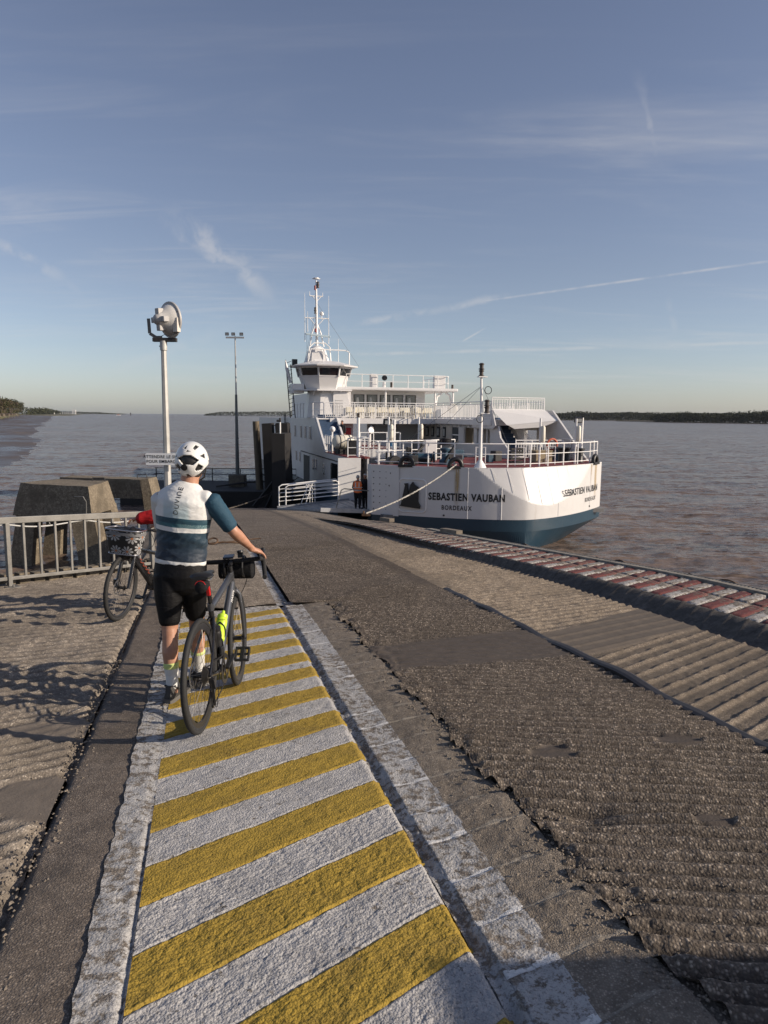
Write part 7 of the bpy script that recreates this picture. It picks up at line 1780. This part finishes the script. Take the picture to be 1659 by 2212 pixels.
# ------------------------------------------------------------ bicycles: x right, y forward, z up, origin at the rear tyre's contact
TYRE = mat('tyre_rubber', (0.020, 0.020, 0.020), 0.75, var=0.35, vscale=60, bump=0.5, bscale=160, bdist=0.002)
RIM = mat('rim_black', (0.022, 0.022, 0.024), 0.35); STEEL = mat('bright_steel', (0.45, 0.45, 0.46), 0.3, 0.9); CH = mat('chain_dark', (0.09, 0.085, 0.08), 0.4, 0.8)
FRG = mat('frame_grey', (0.095, 0.10, 0.112), 0.32, 0.55, coat=0.5); FRB = mat('frame_black', (0.012, 0.012, 0.013), 0.25, coat=0.6); TAPE = mat('bar_tape', (0.014, 0.014, 0.015), 0.85, bump=0.4, bscale=120, bdist=0.003)
def arc(c, r, n, a0=0, a1=2*math.pi, x=0.0): return [Vector((c[0]+x, c[1]+r*math.cos(a0+(a1-a0)*k/n), c[2]+r*math.sin(a0+(a1-a0)*k/n))) for k in range(n+(0 if a1-a0 > 6.28 else 1))]
def wheel(par, c, R_, tr, rimd, sp=24, disc=0.0, steer=None):
    c = Vector(c); w = bpy.data.objects.new('wheel', None); COL.objects.link(w); w.parent = par; w.location = c; w.empty_display_size = 0.1
    if steer: w.rotation_euler = (0, 0, steer)
    MB().tube(arc((0, 0, 0), R_-tr, 72), tr, 12, close=True).build('tyre', TYRE, w, smooth=True)
    mb = MB(); r1, r0_ = R_-2*tr+0.006, R_-2*tr-rimd; n = 72; ring_ = [(-.010, r1), (.010, r1), (.012, r1-.012), (.006, r0_), (-.006, r0_), (-.012, r1-.012)]
    mb.loft([[Vector((x, r*math.cos(2*math.pi*k/n), r*math.sin(2*math.pi*k/n))) for (x, r) in ring_] for k in range(n+1)], cap=False); mb.build('rim', RIM, w)
    mb = MB(); mb.cyl((-.045, 0, 0), (.045, 0, 0), .016, n=12); mb.cyl((-.036, 0, 0), (-.030, 0, 0), .028, n=14); mb.cyl((.030, 0, 0), (.036, 0, 0), .028, n=14); mb.cyl((-.065, 0, 0), (.065, 0, 0), .008, n=8); mb.build('hub', BLK, w, smooth=True)
    mb = MB()
    for k in range(sp):
        a = 2*math.pi*k/sp; a2 = a+(0.5 if k % 4 < 2 else -0.5); s = 1 if k % 2 else -1
        mb.tube([(s*.032, .026*math.cos(a2), .026*math.sin(a2)), (0, (r0_+.004)*math.cos(a), (r0_+.004)*math.sin(a))], 0.0013, 4)
    mb.build('spokes', STEEL if False else CH, w, kind='stuff')
    if disc:
        mb = MB(); q = 36
        mb.loft([[Vector((disc*0.040+x, r*math.cos(2*math.pi*k/q), r*math.sin(2*math.pi*k/q))) for (x, r) in ((-.001, .080), (.001, .080), (.001, .062), (-.001, .062))] for k in range(q+1)], cap=False)
        for k in range(6): a = k*math.pi/3; mb.bar((disc*.040, .022*math.cos(a), .022*math.sin(a)), (disc*.040, .064*math.cos(a+.5), .064*math.sin(a+.5)), .006, .002, up=(1, 0, 0))
        mb.build('brake_disc', STEEL, w)
    return w
def oval(mb, p, q, a, b, a1=None, b1=None, n=14):
    p, q = Vector(p), Vector(q); mb.loft([ring(p, q-p, a, b, Vector((1, 0, 0)), n), ring(q, q-p, a1 or a, b1 or b, Vector((1, 0, 0)), n)])

RCX, RCY = -1.095, 4.14; fz_ = gzf(RCY)+0.004
bike = thing('bicycle', 'grey road bicycle with a lime bottle, held by the cyclist on the yellow stripes', 'bicycle', (RCX, RCY, fz_))
slope = math.atan(gzf(RCY+1)-gzf(RCY)); bike.rotation_euler = (slope, rad(-1.6), rad(-1.5))
Rw = 0.345; RA = (0, 0, Rw); FA_ = (0, 0.985, Rw); BB = (0, .415, .275)
STE = rad(4)
wheel(bike, RA, Rw, .0175, .034, 24, -1); wheel(bike, FA_, Rw, .0175, .034, 24, -1, STE)
mb = MB(); oval(mb, (0, .285, .700), (0, .835, .835), .019, .023, .021, .028); mb.build('top_tube', FRG, bike, smooth=True)
mb = MB(); oval(mb, (0, .845, .775), (0, .430, .290), .026, .032, .027, .030); mb.build('down_tube', FRG, bike, smooth=True)
mb = MB(); oval(mb, (0, .875, .720), (0, .822, .865), .024, .026, .021, .022); mb.build('head_tube', FRG, bike, smooth=True)
mb = MB(); oval(mb, (0, .278, .735), (0, .287, .690), .021, .023); mb.build('seat_cluster', FRG, bike, smooth=True)
mb = MB(); oval(mb, (0, .287, .690), BB, .017, .019); mb.build('seat_tube', FRB, bike, smooth=True)
mb = MB()
for s in (-1, 1):
    mb.tube([(s*.010, .300, .640), (s*.030, .235, .600), (s*.056, .10, .45), (s*.062, .0, Rw)], [.011, .010, .008, .009], 8)
    mb.tube([(s*.022, .395, .275), (s*.040, .28, .285), (s*.058, .10, .325), (s*.062, 0, Rw)], [.014, .013, .011, .010], 8)
mb.build('rear_stays', FRB, bike, smooth=True)
mb = MB(); mb.cyl((-.040, BB[1], BB[2]), (.040, BB[1], BB[2]), .024, n=14); mb.build('bottom_bracket', FRB, bike, smooth=True)
fork = bpy.data.objects.new('fork', None); COL.objects.link(fork); fork.parent = bike; fork.location = (0, .93, .55); fork.rotation_euler = (0, 0, STE)
def F(x, y, z): return (x, y-.93, z-.55)
mb = MB(); mb.tube([F(0, .868, .735), F(0, .878, .715)], [.026, .030], 12)
for s in (-1, 1): mb.tube([F(s*.012, .878, .722), F(s*.036, .893, .690), F(s*.050, .925, .56), F(s*.055, .968, .38), F(s*.055, .985, Rw)], [.018, .017, .014, .010, .010], 10)
mb.build('fork_blades', FRG, fork, smooth=True)
mb = MB(); mb.box(F(-.058, .94, .40), (.02, .05, .06)); mb.build('brake_caliper', BLK, fork, bevel=.004)
# cockpit
ck = bpy.data.objects.new('cockpit', None); COL.objects.link(ck); ck.parent = bike; ck.location = (0, .80, .93); ck.rotation_euler = (0, rad(-3), STE)
def K(x, y, z): return Vector((x, y-.80, z-.93))
mb = MB(); mb.tube([K(0, .815, .865), K(0, .806, .905)], .018, 12); mb.tube([K(0, .800, .905), K(0, .885, .925)], .015, 10); mb.build('stem', BLK, ck, smooth=True)
bar_ = []
for s in (-1,):
    pass
half = [(0, .888, .927), (.08, .888, .929), (.165, .886, .932), (.200, .900, .932), (.210, .935, .930), (.213, .972, .918), (.216, .985, .880), (.220, .968, .835), (.226, .925, .806), (.232, .865, .798)]
pts = [K(-x, y, z) for x, y, z in reversed(half[1:])]+[K(x, y, z) for x, y, z in half]
def smoothp(P, it=2):
    P = [Vector(p) for p in P]
    for _ in range(it):
        Q = [P[0]]
        for a, b_ in zip(P[:-1], P[1:]): Q += [a.lerp(b_, .25), a.lerp(b_, .75)]
        Q.append(P[-1]); P = Q
    return P
MB().tube(smoothp(pts), .0165, 10).build('handlebar', TAPE, ck, smooth=True)
for s in (-1, 1):
    MB().tube(smoothp([K(s*.212, .930, .936), K(s*.214, .975, .948), K(s*.214, 1.010, .975), K(s*.214, 1.022, .990)]), .017, 10).build('brake_hood', BLK, ck, smooth=True)
    MB().tube(smoothp([K(s*.214, 1.015, .955), K(s*.216, 1.035, .915), K(s*.218, 1.015, .865), K(s*.218, .995, .84)]), .006, 6).build('brake_lever', BLK, ck, smooth=True)
mb = MB(); mb.tube(smoothp([K(-.02, .905, .90), K(-.09, .93, .87), K(-.07, .90, .78), K(-.02, .87, .72)]), .0028, 5); mb.tube(smoothp([K(.02, .905, .90), K(.11, .94, .87), K(.09, .92, .76), K(.03, .90, .66)]), .0028, 5); mb.build('brake_cable', BLK, ck, smooth=True)
mb = MB(); mb.box(K(-.015, .875, .965), (.075, .085, .014), Matrix.Rotation(rad(10), 3, 'X')); mb.build('bike_computer', mat('phone_black', (0.02, 0.022, 0.03), 0.15), ck, bevel=.004)
mb = MB(); mb.box(K(.065, .91, .965), (.035, .045, .03)); mb.lathe([(.018, -.01), (.025, 0), (.022, .012), (.001, .014)], K(.065, .90, .99), (0, 0, 1), 12); mb.build('bell', BLK, ck, smooth=True)
# saddle and post
mb = MB(); mb.tube([(0, .280, .735), (0, .222, .885)], .0145, 12); mb.build('seatpost', FRB, bike, smooth=True)
mb = MB()
R_ = []
for (y, w, z, h) in ((.065, .050, .928, .012), (.085, .072, .935, .020), (.13, .070, .936, .022), (.19, .042, .932, .020), (.26, .024, .932, .018), (.33, .019, .930, .014), (.345, .010, .926, .008)):
    R_.append([Vector((w*math.cos(2*math.pi*k/16), y, z+h*math.sin(2*math.pi*k/16))) for k in range(16)])
mb.loft(R_); mb.build('saddle', BLK, bike, smooth=True)
mb = MB()
for s in (-1, 1): mb.tube(smoothp([(s*.035, .10, .918), (s*.020, .16, .895), (s*.020, .24, .895), (s*.010, .32, .915)]), .004, 6)
mb.build('saddle_rails', STEEL, bike, smooth=True)
MB().box((0, .268-.030, .825), (.026, .020, .075), Matrix.Rotation(rad(20), 3, 'X')).build('rear_light', mat('light_red', (0.60, 0.02, 0.02), 0.3), bike, bevel=.006)
# drive train
mb = MB()
mb.loft([[Vector((.048+x, BB[1]+r*math.cos(2*math.pi*k/48), BB[2]+r*math.sin(2*math.pi*k/48))) for (x, r) in ((-.002, .098), (.002, .098), (.002, .072), (-.002, .072))] for k in range(49)], cap=False)
for k in range(4): a = k*math.pi/2+.4; mb.bar((.048, BB[1], BB[2]), (.048, BB[1]+.078*math.cos(a), BB[2]+.078*math.sin(a)), .018, .006, up=(1, 0, 0))
mb.build('chainring', CH, bike)
pd = Vector((.0, BB[1]+.155, BB[2]+.055))
mb = MB(); mb.bar((.062, BB[1], BB[2]), (.070, pd.y, pd.z), .016, .026, up=(1, 0, 0)); mb.bar((-.062, BB[1], BB[2]), (-.070, BB[1]-.155, BB[2]-.055), .016, .026, up=(1, 0, 0)); mb.build('crank', RIM, bike, bevel=.004)
def pedal(x, y, z, s=1):
    mb = MB()
    for dy in (-.044, .044): mb.box((x, y+dy, z), (.098, .016, .022))
    for dx in (-.044, .044): mb.box((x+dx, y, z), (.014, .10, .020))
    mb.box((x, y, z), (.030, .10, .018)); mb.box((x, y, z), (.10, .016, .014)); return mb
o = MB(); pp_ = pedal(0, 0, 0); o = pp_.build('pedal', BLK, bike, bevel=.004); o.location = (.128, pd.y, pd.z); o.rotation_euler = (rad(52), 0, 0)
o = pedal(0, 0, 0).build('pedal', BLK, bike, bevel=.004); o.location = (-.128, BB[1]-.155, BB[2]-.055)
mb = MB()
for i, r in enumerate((.062, .056, .050, .044, .038, .033, .028)): 
    mb.cyl((.026+i*.0040, 0, Rw), (.0285+i*.0040, 0, Rw), r, n=28)
mb.build('cassette', CH, bike)
mb = MB(); mb.bar((.070, .0, Rw-.02), (.075, .025, Rw-.085), .018, .030, up=(1, 0, 0)); mb.bar((.062, .030, Rw-.09), (.062, .065, Rw-.20), .008, .028, up=(1, 0, 0))
for (y, z) in ((.030, Rw-.09), (.065, Rw-.20)): mb.cyl((.052, y, z), (.062, y, z), .020, n=12)
mb.build('rear_derailleur', STEEL if False else RIM, bike)
mb = MB(); mb.tube([(.048, BB[1], BB[2]+.098), (.040, 0.01, Rw+.045)], .004, 5); mb.tube([(.048, BB[1]-.03, BB[2]-.093), (.052, .075, Rw-.222), (.056, .045, Rw-.19), (.056, .05, Rw-.10), (.045, .03, Rw-.04)], .004, 5); mb.build('chain', CH, bike)
mb = MB(); mb.tube(smoothp([(.07, -.02, Rw-.04), (.08, .06, Rw-.26), (.06, .20, Rw-.12), (.03, .36, Rw-.05)]), .0025, 5); mb.build('gear_cable', BLK, bike, smooth=True)
mb = MB(); mb.box((.035, .385, .40), (.02, .06, .06)); mb.build('front_derailleur', BLK, bike, bevel=.006)
# maker's name on the head of the frame
# (lettering small and pale along the down tube's side)
me = text_mesh('MARIN', 0.030, 0.0, 1.1); me.materials.append(WH); o = link('lettering', me, bike); d_ = Vector((0, .835-.70, .760-.600)).normalized()
yy = Vector((0, .770, .700)); o.matrix_parent_inverse = Matrix.Identity(4)
xax = d_; zax = Vector((1, -.55, 0)).normalized(); yax = zax.cross(xax).normalized(); zax = xax.cross(yax).normalized()
o.matrix_local = Matrix((( xax.x, yax.x, zax.x, .0265), (xax.y, yax.y, zax.y, .775-.012), (xax.z, yax.z, zax.z, .695), (0, 0, 0, 1)))
# bottle cages stay with the frame; the bottles lift out
dt = (Vector((0, .845, .775))-Vector((0, .430, .290))).normalized(); nn_ = Vector((0, -dt.z, dt.y))
LIME = mat('lime_plastic', (0.55, 0.78, 0.05), 0.35)
BW = bike.matrix_basis
def bottle(basep, d, m, cap, label, name='water_bottle'):
    t_ = thing(name, label, 'bottle', (0, 0, 0)); q = Vector((0, 0, 1)).rotation_difference(d)
    t_.matrix_world = BW @ (Matrix.Translation(basep) @ q.to_matrix().to_4x4())
    mb = MB(); mb.lathe([(.030, 0), (.036, .006), (.0365, .095), (.0345, .102), (.0345, .112), (.0365, .120), (.0365, .150), (.034, .162), (.031, .170)], n=24); mb.build('bottle_body', m, t_, smooth=True)
    mb = MB(); mb.lathe([(.033, .168), (.0345, .172), (.034, .190), (.022, .198), (.012, .202), (.012, .220), (.009, .226)], n=24); mb.build('cap', cap, t_, smooth=True)
    return t_
p0_ = Vector((0, .505, .405))+nn_*.070
bt_ = bottle(p0_, dt, LIME, LIME, 'lime yellow water bottle in the cage on the down tube of the road bicycle')
mb = MB(); mb.tube([p0_+dt*.10-nn_*.03+Vector((s*.032, 0, 0)) for s in (-1, 1)], .003, 5)
for s in (-1, 1): mb.tube(smoothp([p0_-dt*.01, p0_+dt*.03+Vector((s*.040, 0, 0)), p0_+dt*.09+Vector((s*.036, 0, 0))+nn_*.02, p0_+dt*.12+Vector((0, 0, 0))+nn_*.040]), .005, 6)
mb.build('bottle_cage', BLK, bike, smooth=True)
me = text_mesh('duvine', 0.018, 0.0, 1.0); me.materials.append(BLACKL); o = link('lettering', me, bt_); o.location = (.010, -.0375, .14); o.rotation_euler = (rad(90), 0, 0)
sdn = (Vector((0, .287, .690))-Vector(BB)).normalized(); nb = Vector((0, sdn.z, -sdn.y))
bottle(Vector((0, .375, .36))+nb*.058, sdn, BLK, BLK, 'black water bottle on the seat tube behind the lime bottle')
mb = MB(); 
for s in (-1, 1): mb.tube(smoothp([Vector((0, .375, .35))+nb*.058, Vector((s*.040, .375, .35))+nb*.058+sdn*.03, Vector((s*.036, .375, .35))+nb*.058+sdn*.11]), .005, 6)
mb.build('bottle_cage', BLK, bike, smooth=True)
# bags
def hung(name, label, cat): t_ = thing(name, label, cat, (0, 0, 0)); t_.matrix_world = BW; return t_
hb = hung('handlebar_bag', 'black roll bag hanging under the handlebar of the road bicycle', 'bag')
mb = MB(); R_ = []
for x in (-.125, -.115, 0, .115, .125):
    k = .86 if abs(x) > .12 else 1
    R_.append([Vector((x+.01, .975+.062*k*math.cos(q*math.pi/8)*abs(math.cos(q*math.pi/8))**-.3 if abs(math.cos(q*math.pi/8)) > .01 else .975, .858+.068*k*math.sin(q*math.pi/8)*(abs(math.sin(q*math.pi/8))**-.3 if abs(math.sin(q*math.pi/8)) > .01 else 1))) for q in range(16)])
mb.loft(R_); mb.build('bag_body', cloth('bag_black', (0.013, 0.013, 0.014), 0.8, 0.4, 20), hb, smooth=True)
mb = MB()
for x in (-.055, .075): mb.tube([Vector((x, .94+.075*math.cos(q*math.pi/8), .885+.075*math.sin(q*math.pi/8))) for q in range(16)], .008, 6, close=True)
mb.build('bag_strap', BLK, hb)
sb = hung('saddle_bag', 'small black saddle bag with red piping under the road bicycle saddle', 'bag')
mb = MB(); mb.loft([[Vector((.030*math.cos(q*math.pi/8)*k, y, .872+.034*math.sin(q*math.pi/8)*k)) for q in range(16)] for (y, k) in ((.055, .7), (.065, 1.15), (.12, 1.15), (.19, .8), (.20, .5))]); mb.build('bag_body', MATS['bag_black'], sb, smooth=True)
mb = MB(); mb.tube([Vector((.035*math.cos(q*math.pi/8), .064, .872+.040*math.sin(q*math.pi/8))) for q in range(1, 8)], .0022, 5); mb.build('piping', MATS['light_red'], sb)

# ------------------------------------------------------------ the city bicycle with the flowered basket
F0 = Vector((-2.77, 7.28, 0)); hdg = Vector((-.24, -.971, 0)); Rc = F0-hdg*1.07
b2 = thing('bicycle', 'black city bicycle with a flowered front basket standing by the guard rail', 'bicycle', (Rc.x, Rc.y, gzf(Rc.y)+0.008))
b2.rotation_euler = (-math.atan(gzf(F0.y)-gzf(Rc.y))*-1*0.93, rad(3.0), math.atan2(-hdg.x, hdg.y))
b2.rotation_euler = (math.atan((gzf(F0.y)-gzf(Rc.y))/1.07), rad(-4.5), math.atan2(-hdg.x, hdg.y))
R2 = .350; ST2 = rad(7)
wheel(b2, (0, 0, R2), R2, .022, .018, 28, 1); wheel(b2, (0, 1.07, R2), R2, .022, .018, 28, -1 if False else 1, ST2)
ORG = mat('orange_print', (0.30, 0.065, 0.03), 0.4)
mb = MB(); oval(mb, (0, .93, .70), (0, .45, .30), .034, .045, .040, .060); mb.build('battery_down_tube', FRB, b2, smooth=True)
mb = MB(); oval(mb, (0, .915, .745), (0, .33, .62), .018, .022); mb.build('top_tube', FRB, b2, smooth=True)
mb = MB(); oval(mb, (0, .955, .665), (0, .905, .83), .022, .024); mb.build('head_tube', FRB, b2, smooth=True)
mb = MB(); oval(mb, (0, .28, .74), (0, .44, .29), .017, .018); mb.build('seat_tube', FRB, b2, smooth=True)
mb = MB()
for s in (-1, 1): mb.tube([(s*.02, .30, .66), (s*.06, 0, R2)], .010, 8); mb.tube([(s*.03, .43, .29), (s*.06, 0, R2)], .012, 8)
mb.build('rear_stays', FRB, b2, smooth=True)
mb = MB(); mb.box((0, .44, .29), (.11, .16, .12)); mb.build('motor', FRB, b2, bevel=.03)
mb = MB()
for k in range(4):
    c0 = Vector((.040, .80-k*.055, .60-k*.046)); mb.tube([c0+Vector((0, .03, .03)), c0+Vector((.002, -.005, .022)), c0+Vector((.002, .012, -.008)), c0+Vector((0, -.03, -.02))], .0045, 5)
    c0.x = -.040; mb.tube([c0+Vector((0, .03, .03)), c0+Vector((-.002, -.005, .022)), c0+Vector((-.002, .012, -.008)), c0+Vector((0, -.03, -.02))], .0045, 5)
mb.build('orange_decal', ORG, b2, smooth=True)
mb = MB(); mb.tube([(0, .26, .73), (0, .22, .88)], .014, 10); mb.build('seatpost', FRB, b2, smooth=True)
mb = MB(); mb.loft([[Vector((w*math.cos(2*math.pi*k/16), y, z+h*math.sin(2*math.pi*k/16))) for k in range(16)] for (y, w, z, h) in ((.06, .06, .90, .015), (.09, .09, .91, .03), (.17, .075, .91, .03), (.26, .03, .905, .022), (.32, .015, .90, .012))]); mb.build('saddle', BLK, b2, smooth=True)
fk = bpy.data.objects.new('fork', None); COL.objects.link(fk); fk.parent = b2; fk.location = (0, .98, .62); fk.rotation_euler = (0, 0, ST2)
def F2(x, y, z): return (x, y-.98, z-.62)
mb = MB(); mb.box(F2(0, .965, .700), (.15, .05, .035)); mb.tube([F2(0, .968, .68), F2(0, .950, .74)], .022, 10); mb.build('fork_crown', FRB, fk, bevel=.01)
for s in (-1, 1):
    MB().tube([F2(s*.062, .965, .700), F2(s*.062, .995, .60)], .0155, 10).build('stanchion', STEEL if False else FRG, fk, smooth=True)
    MB().tube([F2(s*.064, .985, .635), F2(s*.066, 1.03, .46), F2(s*.066, 1.068, R2)], [.019, .022, .018], 10).build('fork_leg', FRB, fk, smooth=True)
mb = MB(); mb.tube([F2(-.065, 1.0, .60), F2(-.06, .99, .70), F2(.06, .99, .70), F2(.065, 1.0, .60)], .014, 8); mb.box(F2(.085, 1.05, .40), (.03, .05, .06)); mb.build('fork_arch', FRB, fk, smooth=True)
mb = MB(); mb.tube([F2(0, .905, .83), F2(0, .88, .93), F2(0, .93, .97)], .018, 10); mb.build('stem', BLK, fk, smooth=True)
mb = MB(); mb.tube(smoothp([Vector(F2(x, y, z)) for x, y, z in ((-.29, .80, .955), (-.15, .87, .955), (0, .905, .95), (.15, .87, .955), (.29, .80, .955))]), .013, 8); mb.build('handlebar', BLK, fk, smooth=True)
for s in (-1, 1):
    MB().tube([F2(s*.19, .855, .955), F2(s*.30, .795, .957)], .018, 10).build('grip', TAPE, fk, smooth=True)
    MB().tube(smoothp([Vector(F2(s*.18, .90, .98)), Vector(F2(s*.20, .95, .96)), Vector(F2(s*.29, .90, .95))]), .006, 6).build('brake_lever', BLK, fk, smooth=True)
mb = MB(); mb.tube(smoothp([Vector(F2(*p)) for p in ((.2, .95, .96), (.12, 1.02, .92), (.03, .99, .78))]), .003, 5); mb.tube(smoothp([Vector(F2(*p)) for p in ((-.2, .95, .96), (-.3, 1.0, .84), (-.18, .99, .74), (-.05, .98, .70))]), .003, 5); mb.build('brake_cable', BLK, fk, smooth=True)
mb = MB(); mb.bar((.075, .44, .29), (.080, .50, .13), .016, .024, up=(1, 0, 0)); mb.bar((-.075, .44, .29), (-.080, .38, .45), .016, .024, up=(1, 0, 0)); mb.build('crank', RIM, b2)
for (x, y, z) in ((.14, .50, .13), (-.14, .38, .45)): o = pedal(0, 0, 0).build('pedal', BLK, b2); o.location = (x, y, z)
# flowered basket
FM = bpy.data.materials.new('flower_print'); FM.use_nodes = True; t = NT(FM.node_tree); b = FM.node_tree.nodes['Principled BSDF']
oc = t.n('ShaderNodeTexCoord').outputs['UV']
vo = t.n('ShaderNodeTexVoronoi'); vo.voronoi_dimensions = '2D'; t.link(oc, vo.inputs['Vector']); vo.inputs['Scale'].default_value = 5.2; vo.inputs['Randomness'].default_value = 0.75
sc_ = t.vm('SUBTRACT', oc, vo.outputs['Position']); s_ = t.n('ShaderNodeSeparateXYZ'); t.link(sc_, s_.inputs[0])
ang = t.m('ARCTAN2', s_.outputs[1], s_.outputs[0]); ln = vo.outputs['Distance']
pet = t.m('ABSOLUTE', t.m('COSINE', t.m('MULTIPLY', ang, 4.5)))
rim_ = t.m('MULTIPLY', t.m('POWER', pet, 0.45), 0.50)
inp = t.m('MULTIPLY', t.m('LESS_THAN', ln, rim_), t.m('GREATER_THAN', pet, 0.50)); core = t.m('LESS_THAN', ln, 0.10)
c = t.mix(inp, (0.010, 0.010, 0.011), (0.34, 0.34, 0.34)); c = t.mix(core, c, (0.35, 0.12, 0.04)); t.link(c, b.inputs['Base Color']); b.inputs['Roughness'].default_value = 0.55
def bk(x, y, z): return F2(x, y, z)
rings_ = []; prof_ = []
def rr_(hw, d0, d1, z, n=40):
    out_ = []
    for k in range(n):
        a = 2*math.pi*k/n; cx_, sy_ = math.cos(a), math.sin(a)
        x = hw*abs(cx_)**.55*(1 if cx_ > 0 else -1); y = (d0+d1)/2+(d1-d0)/2*abs(sy_)**.55*(1 if sy_ > 0 else -1); out_.append(Vector(F2(x, y, z)))
    return out_
levels = [(.155, .96, 1.16, .715), (.165, .95, 1.18, .79), (.178, .94, 1.20, .88), (.188, .935, 1.215, .965)]
me_ = MB(); 
for l in levels: me_.v.extend([tuple(p) for p in rr_(*l)])
n = 40
for j in range(len(levels)-1):
    for k in range(n): me_.f.append((j*n+k, j*n+(k+1) % n, (j+1)*n+(k+1) % n, (j+1)*n+k)); me_.mi.append(0)
me_.f.append(tuple(reversed(range(n)))); me_.mi.append(0)
me = bpy.data.meshes.new('basket'); me.from_pydata(me_.v, [], me_.f); uv = me.uv_layers.new(name='UVMap')
per = [0]
for k in range(n): a_, b_ = Vector(me_.v[k]), Vector(me_.v[(k+1) % n]); per.append(per[-1]+(b_-a_).length)
for poly in me.polygons:
    ks = [me.loops[l].vertex_index % n for l in poly.loop_indices]; wrap = (n-1 in ks) and (0 in ks) and len(ks) == 4
    for l in poly.loop_indices:
        vi = me.loops[l].vertex_index; k = vi % n; j = vi//n
        uu_ = per[n] if (wrap and k == 0) else per[k]
        uv.data[l].uv = (uu_*1.6, me.vertices[vi].co.z*1.6)
me.materials.append(FM); smooth_mesh(me, 60); bk_o = link('basket', me, fk); sdm = bk_o.modifiers.new('s', 'SOLIDIFY'); sdm.thickness = 0.006
mb = MB(); mb.tube(rr_(.190, .933, 1.217, .968), .008, 6, close=True); mb.tube(rr_(.157, .958, 1.162, .713), .005, 6, close=True); mb.build('basket_rim', STEEL, bk_o, smooth=True)
mb = MB(); mb.loft([rr_(.189, .932, 1.216, .915), rr_(.191, .931, 1.218, .945)], cap=False); mb.build('basket_band', mat('grey_band', (0.16, 0.16, 0.165), 0.5), bk_o, smooth=True)
mb = MB(); mb.grid(lambda u_, v_: Vector(F2(-.17+.34*u_,   .95+.25*v_, .945+.035*noise.noise(Vector((u_*5, v_*5, 3)))+.03*math.sin(u_*3.1))), 16, 12); mb.build('basket_liner', cloth('liner_black', (0.012, 0.012, 0.013), 0.45, 0.6, 14), bk_o, smooth=True)
mb = MB(); mb.box(F2(0, .965, .80), (.09, .05, .10)); mb.build('basket_mount', BLK, fk)
